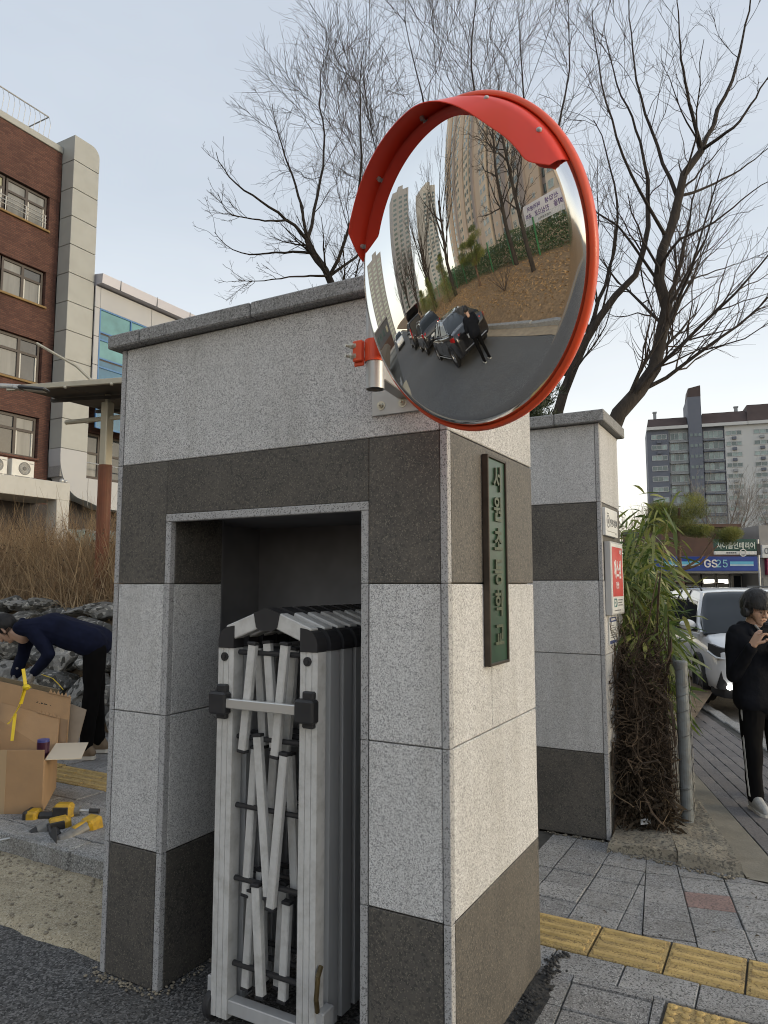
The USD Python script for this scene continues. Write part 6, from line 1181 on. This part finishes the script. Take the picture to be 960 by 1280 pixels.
obj('chrome_strip', tube([(-2.50, -.62, .40), (-2.53, 0, .39), (-2.50, .62, .40)], .018, 6), RIM, c1); obj('number_plate', box(-2.525, -2.50, -.26, .26, .62, .74), WHITE, c1)
for s in (-1, 1): obj('sill_strip', tube([(-1.1, s * .935, .26), (1.1, s * .935, .26)], .014, 5), RIM, c1); obj('window_trim', tube([(.9, s * .845, 1.0), (-.2, s * .86, 1.0), (-1.6, s * .84, 1.06)], .012, 5), RIM, c1)
obj('antenna_fin', hull([(-1.1, -.02, 1.44), (-1.1, .02, 1.44), (-.9, 0, 1.46), (-1.12, 0, 1.53)]), CAR_GREY, c1)
obj('number_plate', box(-2.43, -2.395, -.26, .26, .58, .70), WHITE, c2); obj('roof_strip', J(tube([(.3, .62, 1.66), (-1.6, .62, 1.66)], .02, 5)), RIM, c2); obj('roof_strip', tube([(.3, -.62, 1.66), (-1.6, -.62, 1.66)], .02, 5), RIM, c2)
obj('open_tailgate', J(obox((-2.75, 0, 2.12), A([.85, 0, -.53]) * -1, (0, 1, 0), A([.53, 0, .85]), (1.15, 1.62, .06), .02)), CAR_BLACK, c3); obj('tailgate_edge', bar((-3.22, -.8, 2.42), (-3.22, .8, 2.42), .04, .05), RIM, c3)
obj('cargo_opening', box(-2.60, -2.52, -.72, .72, .55, 1.72, .03), TRIMB, c3)

# ---------------------------------------------------------------- people
def flesh(segs, edge=.022, it=6, extra=None):
    parts = []
    for p, r, q, s in segs:
        a = m3.Manifold.sphere(float(r), 14).translate([float(v) for v in p]); b = m3.Manifold.sphere(float(s), 14).translate([float(v) for v in q])
        parts.append(m3.Manifold.batch_hull([a, b]))
    for grp in (extra or []):
        parts.append(m3.Manifold.batch_hull([m3.Manifold.sphere(float(r), 14).translate([float(v) for v in p]) for p, r in grp]))
    u = m3.Manifold.batch_boolean(parts, m3.OpType.Add).refine_to_length(edge).to_mesh()
    t = trimesh.Trimesh(u.vert_properties[:, :3], u.tri_verts, process=True); trimesh.smoothing.filter_taubin(t, iterations=it); return A(t.vertices), A(t.faces)
def wrinkle(m, amp, s, seed):
    v, f = m; t = trimesh.Trimesh(v, f, process=False); n = t.vertex_normals; k = meshkit.fbm(v * A([s, s, s * .6]) + seed, 3, seed) - .5
    return v + n * (amp * 2 * k)[:, None], f
def basis(fwd, up): f = A(fwd, float) / np.linalg.norm(fwd); l = np.cross(up, f); l /= np.linalg.norm(l); return np.stack([f, l, np.cross(f, l)], 1)
SKIN = mat('skin', (.46, .285, .20), .5, var=.06, scale=25)
HAIR = mat('black_hair', (.010, .009, .009), .5, bump=.003, bscale=160, stretch=(1, 1, .3))
def head_bits(M, c):
    w = lambda p: M @ A(p, float) + c
    segs = [(w((-.018, 0, .035)), .080, w((.012, 0, .035)), .074), (w((.02, 0, .045)), .066, w((.045, 0, -.068)), .034), (w((.040, .028, -.015)), .042, w((.048, .012, -.075)), .026), (w((.040, -.028, -.015)), .042, w((.048, -.012, -.075)), .026),
            (w((.060, 0, -.09)), .020, w((.03, 0, -.085)), .03), (w((.084, 0, .012)), .009, w((.103, 0, -.028)), .012), (w((.092, .010, -.030)), .009, w((.092, -.010, -.030)), .009),
            (w((-.012, 0, -.03)), .056, w((-.035, 0, -.16)), .056), (w((.078, .018, -.058)), .008, w((.078, -.018, -.058)), .008)]
    for s in (-1, 1): segs.append((w((-.005, s * .079, .012)), .013, w((.0, s * .079, -.03)), .010))
    return segs
def add_face(t, M, c):
    w = lambda p: M @ A(p, float) + c
    for s in (-1, 1):
        obj('eye', sph(w((.076, s * .031, .002)), .0095, 2), mat('eye_dark', (.03, .02, .018), .2), t, smooth=True)
        obj('eyelid', tube([w((.080, s * .016, .006)), w((.0865, s * .031, .011)), w((.074, s * .046, .005))], .0035, 6), SKIN, t, smooth=True)
        obj('eyebrow', tube([w((.086, s * .014, .026)), w((.086, s * .032, .031)), w((.072, s * .052, .025))], .0042, 6), HAIR, t, smooth=True)
    obj('lips', tube([w((.073, .021, -.060)), w((.0865, 0, -.057)), w((.073, -.021, -.060))], .0055, 6), mat('lip', (.36, .15, .12), .5), t, smooth=True)
def hair_cap(M, c, fringe=.035, vol=1.0, seed=1):
    q = m3.Manifold.sphere(1.0, 40).scale([.108 * vol, .094 * vol, .108 * vol]).translate([-.012, 0, .048])
    cut = m3.Manifold.cube([.2, .3, .3], True).translate([.135, 0, fringe - .15]); cut2 = m3.Manifold.cube([.3, .3, .2], True).translate([.10, 0, -.115]); cut3 = m3.Manifold.cube([.4, .4, .2], True).translate([0, 0, -.175])
    u = (q - cut - cut2 - cut3).refine_to_length(.012).to_mesh(); v, f = A(u.vert_properties[:, :3], float), A(u.tri_verts)
    v = v * (1 + .10 * (meshkit.fbm(v * A([60, 60, 22]), 3, seed) - .5)[:, None]); t = trimesh.Trimesh(v, f, process=True); trimesh.smoothing.filter_taubin(t, iterations=2)
    return A(t.vertices) @ M.T + c, A(t.faces)
def hand_segs(wrist, d, nrm, curl, side=1, sc=1.0):
    """five fingers on a palm; d: wrist to knuckles, nrm: out of the palm, curl: bend of each joint"""
    d = A(d, float) / np.linalg.norm(d); nrm = A(nrm, float) - (A(nrm) @ d) * d; nrm /= np.linalg.norm(nrm); s = np.cross(d, nrm) * side; W = A(wrist, float); out = []; palm = []
    for k, (off, L) in enumerate(((-.030, .062), (-.010, .072), (.010, .068), (.028, .054))):
        base = W + d * .085 * sc + s * off * sc; palm.append((base, .0105 * sc)); p = base; a = 0.0
        for j, fr in enumerate((.46, .32, .22)):
            a += curl * (.75 if j == 0 else 1.0); e = p + (d * math.cos(a) + nrm * math.sin(a)) * L * fr * sc * 1.15
            out.append((p, (.0098 - .0008 * j) * sc, e, (.0090 - .001 * j) * sc)); p = e
    tb = W + d * .03 * sc - s * .030 * sc; t1 = tb + (d * .62 - s * .5 + nrm * .45) / .92 * .042 * sc; t2 = t1 + (d * .75 + nrm * .5 + s * .15) / .92 * .033 * sc
    out += [(tb, .013 * sc, t1, .0105 * sc), (t1, .0105 * sc, t2, .0085 * sc)]
    palm += [(W + s * .022 * sc, .014 * sc), (W - s * .022 * sc, .014 * sc), (W + d * .04 * sc - s * .03 * sc, .012 * sc)]
    return out, palm
def shoe(t, ankle, toe_dir, mat_u, mat_s, sc=1.0):
    d = A(toe_dir, float); d[2] = 0; d /= np.linalg.norm(d); s = np.cross([0, 0, 1], d); a = A(ankle, float); g = a[2] - .085 * sc
    P = lambda f, l, z: a + d * f * sc + s * l * sc + A([0, 0, g + z * sc - a[2]])
    up = flesh([], .012, 4, [[(P(-.055, 0, .055), .036 * sc), (P(-.02, 0, .105), .040 * sc), (P(.04, 0, .075), .036 * sc), (P(.13, .008, .045), .034 * sc), (P(.165, .004, .036), .026 * sc), (P(-.05, 0, .035), .032 * sc)]])
    o = obj('shoe', up, mat_u, t, smooth=True)
    q = [(-.085, .018), (-.07, .034), (0, .036), (.10, .046), (.16, .040), (.192, .018), (.192, -.012), (.16, -.036), (.10, -.040), (0, -.032), (-.07, -.034), (-.085, -.018)]
    obj('sole', prism([tuple((a + d * x * sc + s * y * sc)[:2]) for x, y in q], .030 * sc, t=(0, 0, g)), mat_s, o)
def limb(*jr): return [(a, r, b, s) for (a, r), (b, s) in zip(jr[:-1], jr[1:])]
JACKET = mat('navy_black_jacket', (.0075, .0085, .012), .85, spec=.15, var=.3, scale=10, bump=.004, bscale=45)
NAVYJ = mat('navy_jacket', (.0055, .008, .024), .85, spec=.15, var=.3, scale=10, bump=.004, bscale=40)
BLACKP = mat('black_trousers', (.004, .004, .0045), .9, spec=.1, var=.2, scale=12)
SOLE = mat('sole_white', (.55, .54, .50), .6); SHOEG = mat('grey_white_shoe', (.36, .36, .35), .7, var=.25, scale=40)
FHD = A([-.4851, .8745, 0]); LFT = -A([.8745, .4851, 0]); ZU = A([0, 0, 1.0])
def torso(pel, chest, nk, lat, rp, rc, sh):
    return [[(pel + lat * .085, rp), (pel - lat * .085, rp), (pel + (chest - pel) * .45 + lat * .075, rp * .98), (pel + (chest - pel) * .45 - lat * .075, rp * .98)],
            [(pel + (chest - pel) * .45 + lat * .075, rp * .98), (pel + (chest - pel) * .45 - lat * .075, rp * .98), (chest + lat * .085, rc), (chest - lat * .085, rc)],
            [(chest + lat * .085, rc), (chest - lat * .085, rc), (nk + lat * sh * .82, .055), (nk - lat * sh * .82, .055), (nk, .06)]]
# --- man with a phone on the side pavement
def dressed(label, pel, chest, nk, lat, arms, legs, jm, pm, head, headdir, headup, hands, shoes, hairvol=1.0, fringe=.035, face=True, puff=1.0, hem=True):
    t = thing('person', label, 'person')
    M = basis(headdir, headup); segs = head_bits(M, head); palms = []
    for h in hands: s_, p_ = hand_segs(*h); segs += s_; palms.append(p_)
    body = list(segs)
    for sh, el, wr in arms: body += limb((sh, .045), (el, .036), (wr, .026))
    for hp, kn, an in legs: body += limb((hp, .07), (kn, .048), (an, .036))
    body += [(pel, .10, chest, .10), (chest, .10, nk, .05), (nk, .05, head + M @ A([-.02, 0, -.08]), .05)]
    obj('body', flesh(body, .013, 4, palms), SKIN, t, smooth=True)
    if face: add_face(t, M, head)
    obj('hair', hair_cap(M, head, fringe, hairvol), HAIR, t, smooth=True)
    n = 1500; q = rng.normal(size=(n, 3)); q /= np.linalg.norm(q, axis=1, keepdims=True); q = q * A([.108, .094, .108]) * hairvol * rng.uniform(.97, 1.03, n)[:, None] + A([-.012, 0, .048])
    q = q[(q[:, 2] > -.05) & ((q[:, 0] < .03) | (q[:, 2] > fringe + .01))]; dn_ = A([.25, 0, -1.0]) + (q - A([-.02, 0, .06])) * 5 + rng.normal(size=q.shape) * .25; n = len(q)
    nrm_ = q - A([-.012, 0, .048]); nrm_ /= np.linalg.norm(nrm_, axis=1, keepdims=True); dn_ -= (dn_ * nrm_).sum(1, keepdims=True) * nrm_ * .85
    obj('hair_strands', ribbons(q @ M.T + head, dn_ @ M.T, rng.uniform(.025, .055, n), np.full(n, .0035), rng.normal(size=(n, 3)) * .004, nrm_ @ M.T * 0 + np.cross(dn_, nrm_) @ M.T, seg=2), HAIR, t, kind='stuff')
    js = []
    for sh, el, wr in arms: e2_ = el + (wr - el) * .93; js += limb((sh, .075 * puff), (sh + (el - sh) * .5, .066 * puff), (el, .058 * puff), (el + (wr - el) * .5, .052 * puff), (e2_, .044 * puff))
    obj('jacket', wrinkle(flesh(js, .020, 5, torso(pel, chest, nk, lat, .135 * puff, .125 * puff, .21)), .020, 8, 3), jm, t, smooth=True)
    ps_ = []
    for hp, kn, an in legs: ps_ += limb((hp, .098), (hp + (kn - hp) * .5, .086), (kn, .070), (kn + (an - kn) * .5, .064), (an + (kn - an) * .06, .056))
    obj('trousers', wrinkle(flesh(ps_, .02, 5, [[(pel + lat * .07, .115), (pel - lat * .07, .115), (legs[0][0], .09), (legs[1][0], .09)]]), .016, 9, 5), pm, t, smooth=True)
    for (hp, kn, an), (td, um, sm) in zip(legs, shoes): shoe(t, an, td, um, sm)
    return t, M
MY = 5.72; G0 = -.03
m_ = lambda px, py, dy=0.0: tp(px, py, MY + dy)
lat = A([.90, .436, 0]); face_d = -FHD * .93 + A([.8745, .4851, 0]) * .26 - ZU * .20
pel, chest, nk = m_(953, 872), m_(949, 812), m_(948, 789)
sl_, sr_ = m_(919, 797, .02), m_(981, 797, .02)
arms = [(sl_, m_(917, 845, -.02), m_(940, 808, -.24)), (sr_, m_(984, 848, -.02), m_(966, 806, -.24))]
legs = [(m_(940, 885), m_(940, 935, -.10), A([*m_(944, 982, -.16)[:2], G0 + .085])), (m_(967, 885), m_(972, 938, .05), A([*m_(976, 975, .22)[:2], G0 + .10]))]
man, M = dressed('man in a black hooded jacket and headphones looking at his phone on the side pavement', pel, chest, nk, lat, arms, legs, JACKET, BLACKP, m_(946, 763), face_d, ZU + A(face_d) * .0,
    [(m_(941, 806, -.25), m_(950, 791, -.27) - m_(941, 806, -.25), -FHD * -.25 + A([.87, .48, 0]), .62, 1), (m_(966, 806, -.25), m_(959, 792, -.27) - m_(966, 806, -.25), -A([.87, .48, 0]), .62, -1)],
    [(-FHD + LFT * .1, SHOEG, SOLE), (-FHD, SHOEG, SOLE)], hairvol=1.17, fringe=.030)
hc = m_(946, 763); w_ = lambda p: M @ A(p, float) + hc
for s in (-1, 1): obj('headphone_cup', J(X(lathe([(.001, -.02), (.034, -.018), (.040, -.006), (.040, .010), (.032, .022), (.001, .024)], 22), M @ rotx(-s * PI / 2), w_((-.005, s * .100, -.012)))), BLACK, man, smooth=40)
obj('headphone_band', tube([w_((-.008, .117 * math.sin(a), .012 + .135 * math.cos(a))) for a in np.linspace(-1.75, 1.75, 17)], .010, 8), BLACK, man, smooth=True)
obj('hood', flesh([], .02, 5, [[(nk + ZU * .03 + lat * .09 + FHD * .07, .05), (nk + ZU * .03 - lat * .09 + FHD * .07, .05), (nk + FHD * .13 - ZU * .06, .06)], [(nk + ZU * .035 + lat * .085, .035), (nk + lat * .09 - FHD * .06 - ZU * .02, .03), (nk + ZU * .03 + lat * .09 + FHD * .07, .05)], [(nk + ZU * .035 - lat * .085, .035), (nk - lat * .09 - FHD * .06 - ZU * .02, .03), (nk + ZU * .03 - lat * .09 + FHD * .07, .05)]]), JACKET, man, smooth=True)
obj('shirt_collar', tube([nk + ZU * .05 + lat * .05 - FHD * .05, nk - FHD * .085 - ZU * .03, nk + ZU * .05 - lat * .05 - FHD * .05], .010, 6), mat('grey_shirt', (.25, .25, .25), .8), man, smooth=True)
obj('zip_pull', box(-.004, .004, -.004, .004, -.02, .02), STEEL, man); stage.RemovePrim(str(man.GetPath()) + '/zip_pull')
for q, (hp, kn, an) in enumerate(legs[:1]):
    for o in (-.007, .007): obj('trouser_stripe', tube([hp + LFT * .093 + FHD * (o - .02), (hp + kn) / 2 + LFT * .083 + FHD * (o - .02), kn + LFT * .068 + FHD * (o - .02), (kn + an) / 2 + LFT * .063 + FHD * (o - .02), an + ZU * .03 + LFT * .055 + FHD * (o - .02)], .0022, 5), SOLE, man)
ph = tp(960, 789, MY - .30); pf = thing('phone', 'black phone held up in both hands by the man on the side pavement', 'phone')
ax_ = A([.8745, .4851, 0]) * .93 + FHD * -.2; ax_ /= np.linalg.norm(ax_); az_ = ZU * .86 - FHD * .5 ; az_ -= az_ @ ax_ * ax_; az_ /= np.linalg.norm(az_)
obj('case', obox(ph, ax_, np.cross(az_, ax_), az_, (.078, .010, .155), .004), BLACK, pf); obj('camera_bump', obox(ph - np.cross(ax_, az_) * -.006 + az_ * .05 - ax_ * .015, ax_, np.cross(az_, ax_), az_, (.03, .006, .035), .003), mat('lens_black', (.01, .01, .012), .1), pf)
# --- worker bending over the cardboard
WY = 6.55; b_ = lambda px, py, dy=0.0: tp(px, py, WY + dy)
lat = FHD; pel, chest, nk = b_(119, 803), b_(66, 784), b_(36, 783)
arms = [(b_(44, 789, -.16), b_(62, 818, -.20), b_(42, 842, -.16)), (b_(38, 789, .17), b_(29, 817, .20), b_(20, 843, .12))]
gz_ = .132 + float(slope(-3.2))
legs = [(b_(119, 812, -.09), b_(114, 872, -.10), A([*b_(107, 935, -.10)[:2], gz_ + .085])), (b_(117, 812, .09), b_(120, 872, .10), A([*b_(124, 925, .16)[:2], gz_ + .085]))]
hdv = LFT * .62 - ZU * .78
wk, M = dressed('worker in a navy jacket, black trousers and gloves bending over the tied cardboard', pel, chest, nk, lat, arms, legs, NAVYJ, BLACKP, b_(9, 787), hdv, LFT * .78 + ZU * .62,
    [(b_(42, 842, -.16), LFT * .35 - ZU, LFT, .5, 1), (b_(20, 843, .12), LFT * .2 - ZU, -LFT, .5, -1)], [(LFT, mat('tan_shoe', (.17, .13, .09), .8, var=.2, scale=30), SOLE), (LFT, mats['tan_shoe'], SOLE)], fringe=.05)
GLOVE = mat('grey_glove', (.27, .26, .25), .85, var=.25, scale=40)
for h in ((b_(42, 842, -.16), LFT * .35 - ZU, LFT, .5, 1, 1.12), (b_(20, 843, .12), LFT * .2 - ZU, -LFT, .5, -1, 1.12)):
    s_, p_ = hand_segs(*h); obj('glove', flesh(s_ + [(h[0] - A(h[1]) * .05, .034, h[0], .03)], .012, 3, [p_]), GLOVE, wk, smooth=True)
obj('collar', flesh([], .015, 4, [[(nk + LFT * .05 + lat * .05 + ZU * .02, .035), (nk + LFT * .05 - lat * .05 + ZU * .02, .035), (nk + LFT * .06 + ZU * .05, .03), (nk + LFT * .02 - ZU * .03, .04)]]), NAVYJ, wk, smooth=True)
# --- person behind the sedan, seen in the mirror
C0 = A([-4.72, -3.62, .068]); fw = A([-1, -.15, 0]); fw /= np.linalg.norm(fw); lt = A([-fw[1], fw[0], 0])
o = lambda f, l, z: C0 + fw * f + lt * l + ZU * z
dressed('person in a black puffer jacket standing behind the dark sedan, seen in the mirror', o(0, 0, .90), o(.02, 0, 1.20), o(.03, 0, 1.36), lt, [(o(.02, .19, 1.33), o(.02, .27, 1.08), o(.22, .2, 1.0)), (o(.02, -.19, 1.33), o(.02, -.27, 1.08), o(.22, -.2, 1.0))],
    [(o(0, .09, .84), o(.02, .11, .46), o(-.02, .12, .085)), (o(0, -.09, .84), o(.03, -.10, .46), o(.0, -.12, .085))], JACKET, BLACKP, o(.06, 0, 1.52), fw * .9 - ZU * .3, ZU + fw * .3,
    [(o(.22, .2, 1.0), fw, -lt, .3, 1), (o(.22, -.2, 1.0), fw, lt, .3, -1)], [(fw, BLACKP, SOLE), (fw, BLACKP, SOLE)], face=False, puff=1.15)

# ---------------------------------------------------------------- cardboard and tools by the kerb
CARD = mat('cardboard', (.33, .215, .12), .85, var=.07, scale=5, bump=.0008, bscale=120, dirt=((.20, .14, .09), 8, .3))
CARDE = mat('cardboard_grey', (.20, .165, .13), .9, var=.15, scale=8)
CARDW = mat('cardboard_pale_inside', (.50, .44, .35), .85)
bx = thing('cardboard_box', 'open brown cardboard box with a pale flap folded out, at the left edge', 'box', (-2.072, .973, .132), 29)
D2 = A([-.31, .57, 0]); D2 = D2  # side edge in the box's own axes (slightly skewed, the box leans open)
BW, BH = .52, .415
def wall_(p, q, h, th=.006, lean=0): p, q = A(p, float), A(q, float); d = (q - p) / np.linalg.norm(q - p); return obox((p + q) / 2 + A([0, 0, h / 2]), d, np.cross([0, 0, 1], d), (0, 0, 1), (np.linalg.norm(q - p), th, h), .0015)
sd_ = A([-.19, .625, 0])
obj('front_side', wall_((-BW, 0, 0), (0, 0, 0), BH), CARD, bx); obj('right_side', wall_((0, 0, 0), sd_, BH - .07), CARD, bx); obj('back_side', wall_(sd_, sd_ + A([-BW, 0, 0]), BH - .045), CARD, bx); obj('left_side', wall_(A([-BW, 0, 0]) + sd_, (-BW, 0, 0), BH), CARD, bx)
obj('base', prism([(0, 0), tuple(sd_[:2]), tuple((sd_ + A([-BW, 0, 0]))[:2]), (-BW, 0)], .006, t=(0, 0, .002)), CARD, bx)
fl = A([.20, .10, -.015]); obj('flap', (lambda p, q: (A([p, q, q + fl, p + fl, p - A([0, 0, .004]), q - A([0, 0, .004]), q + fl - A([0, 0, .004]), p + fl - A([0, 0, .004])]), A([[0, 1, 2, 3], [7, 6, 5, 4], [0, 4, 5, 1], [1, 5, 6, 2], [2, 6, 7, 3], [3, 7, 4, 0]])))(A([-.005, .03, BH - .07]), sd_ * .86 + A([0, 0, BH - .07])), CARDW, bx)
obj('tape', box(-.30, -.25, -.005, -.0035, 0, BH, 0), mat('box_tape', (.36, .27, .17), .3), bx)
can = thing('can', 'dark purple can with a blue lid inside the open cardboard box', 'can', (-2.315, 1.14, .33), 0)
obj('can_body', cyl((0, 0, 0), (0, 0, .215), .042, 20), mat('purple_can', (.05, .015, .035), .35, .3), can); obj('can_lid', cyl((0, 0, .215), (0, 0, .232), .040, 20), mat('blue_lid', (.05, .06, .22), .4), can)
def board(label, tl, tr, br, bl, th, m, Y, tilt=0.0):
    t = thing('cardboard_sheet', label, 'cardboard')
    P = [tp(*q, Y) for q in (tl, tr, br, bl)]; P[2] = tp(*br, Y - tilt); P[3] = tp(*bl, Y - tilt)
    n = np.cross(P[1] - P[0], P[3] - P[0]); n /= np.linalg.norm(n); P = A(P); o = obj('sheet', hull(np.vstack([P, P + n * th])), m, t); return t, P, n
b1, P, n1 = board('tall folded cardboard sheet with black print, at the back of the tied stack', (-60, 838), (88, 872), (82, 945), (-62, 945), .012, CARD, 5.66, .10)
ex, ez = (P[1] - P[0]) / np.linalg.norm(P[1] - P[0]), None; ez = np.cross(ex, n1); ez = ez if ez[2] > 0 else -ez
nf_ = n1 if n1 @ (EYE - P[0]) > 0 else -n1
pr_ = [X(meshkit.text_mesh(s, .040, .001, bold=True), np.stack([-ez, ex, nf_], 1), tp(px, py, 5.655) + nf_ * .014) for s, px, py in (('304', 47.5, 876), ('5kg', 53.5, 877.5), ('10EA', 59.5, 879))]
obj('print', J(*pr_), mat('black_ink', (.02, .018, .016), .7), b1)
def jag(P, n, m, parent, a=.18): # torn flap edge
    ex = (P[1] - P[0]); L = np.linalg.norm(ex); ex /= L
    for k in range(6):
        c = P[1] - ex * (a * k / 6 + .02); obj('torn_edge', hull([c, c + ex * .028, c + ex * .014 + ZU * (.022 + .012 * (k % 2)), c + n * .008, c + ex * .028 + n * .008]), m, parent)
jag(P, nf_, CARD, b1)
b2, P2, n2 = board('shorter folded cardboard sheet in front of the printed one', (-60, 862), (74, 898), (70, 945), (-62, 945), .014, CARD, 5.60, .12)
jag(P2, n2 if n2 @ (EYE - P2[0]) > 0 else -n2, CARD, b2)
board('greyish folded cardboard sheet sticking out at the right of the stack', (84, 878), (108, 887), (92, 948), (72, 948), .010, CARDE, 5.72, .14)
board('narrow brown cardboard strip between the printed sheet and the greyish one', (72, 893), (85, 896), (80, 948), (68, 948), .010, mat('cardboard_dark', (.21, .14, .085), .85, var=.1, scale=6), 5.63, .12)
board('dark flattened cardboard sheet lying behind the stack under the gloves', (-20, 842), (73, 862), (72, 872), (-20, 860), .02, mat('cardboard_shadowed', (.14, .115, .075), .9, var=.2, scale=6), 5.80)  # darkest of the cardboard browns, an even colour of its own
YT = mat('yellow_tape', (.62, .47, .012), .45)
ys = thing('yellow_strap', 'yellow plastic strap tied round the cardboard stack with loose ends', 'strap')
def strap(pts_, w=.012): return J(*[bar(a, b, w, .0025) for a, b in zip(pts_[:-1], pts_[1:])])
obj('strap_band', strap([tp(29, 836, 5.56), tp(32, 858, 5.55), tp(26, 880, 5.54), tp(12, 903, 5.50), tp(9, 905, 5.49)], .028), YT, ys); obj('strap_band', strap([tp(33, 858, 5.55), tp(19, 892, 5.52), tp(15, 926, 5.46)], .022), YT, ys)
obj('knot', sph(tp(33, 859, 5.54), .028, 2, (1, 1, .8)), YT, ys, smooth=True); obj('loose_end', strap([tp(52, 843, 5.8), tp(66, 848, 5.8), tp(74, 856, 5.8), tp(79, 862, 5.8)], .006), YT, ys); obj('loose_end', strap([tp(33, 859, 5.54), tp(38, 859, 5.5)], .02), YT, ys)
DY_, DK, GRD = mat('tool_yellow', (.46, .28, .015), .5, var=.15, scale=20, dirt=((.10, .075, .03), 24, .7)), mat('tool_black', (.02, .02, .021), .5, var=.3, scale=30), mat('gear_grey', (.16, .16, .155), .5, .3, var=.25, scale=30)
def rb(c, d, u, size, ch): d = A(d, float) / np.linalg.norm(d); u = A(u, float) - (A(u) @ d) * d; u /= np.linalg.norm(u); return obox(c, d, np.cross(u, d), u, size, ch)
RGV = -LFT
hd = thing('hammer_drill', 'yellow and black hammer drill with a long steel bit lying across the kerb', 'drill')
a, b, c = tp(38, 1043, 4.62), tp(58, 1035, 4.68), tp(88, 1028, 4.74)
obj('bit', tube([tp(-4, 1051, 4.55), tp(37, 1043, 4.62)], .0065, 8), STEEL, hd); obj('chuck', cyl(a, a + (b - a) * .45, .024, 14, .036), DK, hd); obj('nose', cyl(a + (b - a) * .4, b + (c - b) * .1, .040, 14, .054), GRD, hd)
obj('motor_housing', rb((b + c) / 2, c - b, ZU, (.15, .10, .10), .03), DY_, hd); obj('side_panel', rb((b + c) / 2 - FHD * .052 + RGV * .01, c - b, ZU, (.10, .014, .07), .005), DK, hd); obj('grip', rb(tp(68, 1040, 4.64), FHD * -.5 + RGV * .3, ZU, (.15, .06, .06), .02), DK, hd)
obj('trigger_guard', tube([tp(60, 1030, 4.66), tp(64, 1042, 4.58), tp(74, 1044, 4.56)], .012, 8), DK, hd)
gr = thing('angle_grinder', 'grey headed angle grinder with a black disc and yellow battery leaning over the kerb edge', 'grinder')
g0, g1, g2_, g3 = tp(77, 1052, 4.52), tp(92, 1043, 4.58), tp(106, 1034, 4.66), tp(115, 1031, 4.70)
ax = (g2_ - g0) / np.linalg.norm(g2_ - g0); dn = -RGV * .80 - FHD * .60 + ZU * .12
obj('gear_head', flesh([(g0, .046, g0 + (g1 - g0) * .6, .040), (g0 - ax * .012, .038, g0, .046)], .012, 3), GRD, gr, smooth=True); obj('body', cyl(g0 + (g1 - g0) * .5, g2_, .038, 16, .046), GRD, gr); obj('top_stripe', rb((g1 + g2_) / 2 + ZU * .034, ax, ZU, (.10, .035, .02), .006), DY_, gr)
obj('battery', rb(g3, ax, ZU, (.10, .11, .10), .016), DY_, gr); obj('battery_vent', rb(g3 - FHD * .052 + ax * .01, ax, ZU, (.05, .012, .045), .004), DK, gr)
Md = basis(dn, ax); dc = g0 + dn * .05
obj('disc', X(lathe([(.006, -.002), (.085, -.002), (.0855, 0), (.085, .002), (.006, .002)], 30), np.stack([Md[:, 1], Md[:, 2], Md[:, 0]], 1), dc), DK, gr); obj('flange', cyl(dc, g0 + dn * .015, .018, 14), STEEL, gr)
iw = thing('impact_driver', 'yellow and black cordless driver with a silver shaft lying behind the other tools', 'driver')
i0, i1, i2, i3 = tp(41, 1023, 4.9), tp(55, 1020, 4.9), tp(82, 1014, 4.92), tp(96, 1013, 4.94)
obj('battery', rb(i0, RGV, ZU, (.085, .11, .11), .014), DY_, iw); obj('battery_base', rb(i0 - RGV * .03, RGV, ZU, (.035, .113, .115), .01), DK, iw); obj('grip', rb((i0 + i1) / 2 + RGV * .07, RGV, ZU, (.15, .055, .07), .02), DK, iw)
obj('motor_housing', rb(i2 - RGV * .01, RGV, ZU, (.135, .10, .105), .025), DY_, iw); obj('side_panel', rb(i2 - RGV * .015 - FHD * .048 , RGV, ZU, (.10, .012, .075), .004), DK, iw); obj('nose', cyl(i3 - RGV * .03, i3 + RGV * .02, .040, 16, .026), GRD, iw); obj('shaft', cyl(i3 + RGV * .02, tp(112, 1013.5, 4.94), .009, 10), STEEL, iw); obj('socket', cyl(tp(112, 1013.5, 4.94), tp(124, 1014, 4.94), .017, 12), DK, iw)
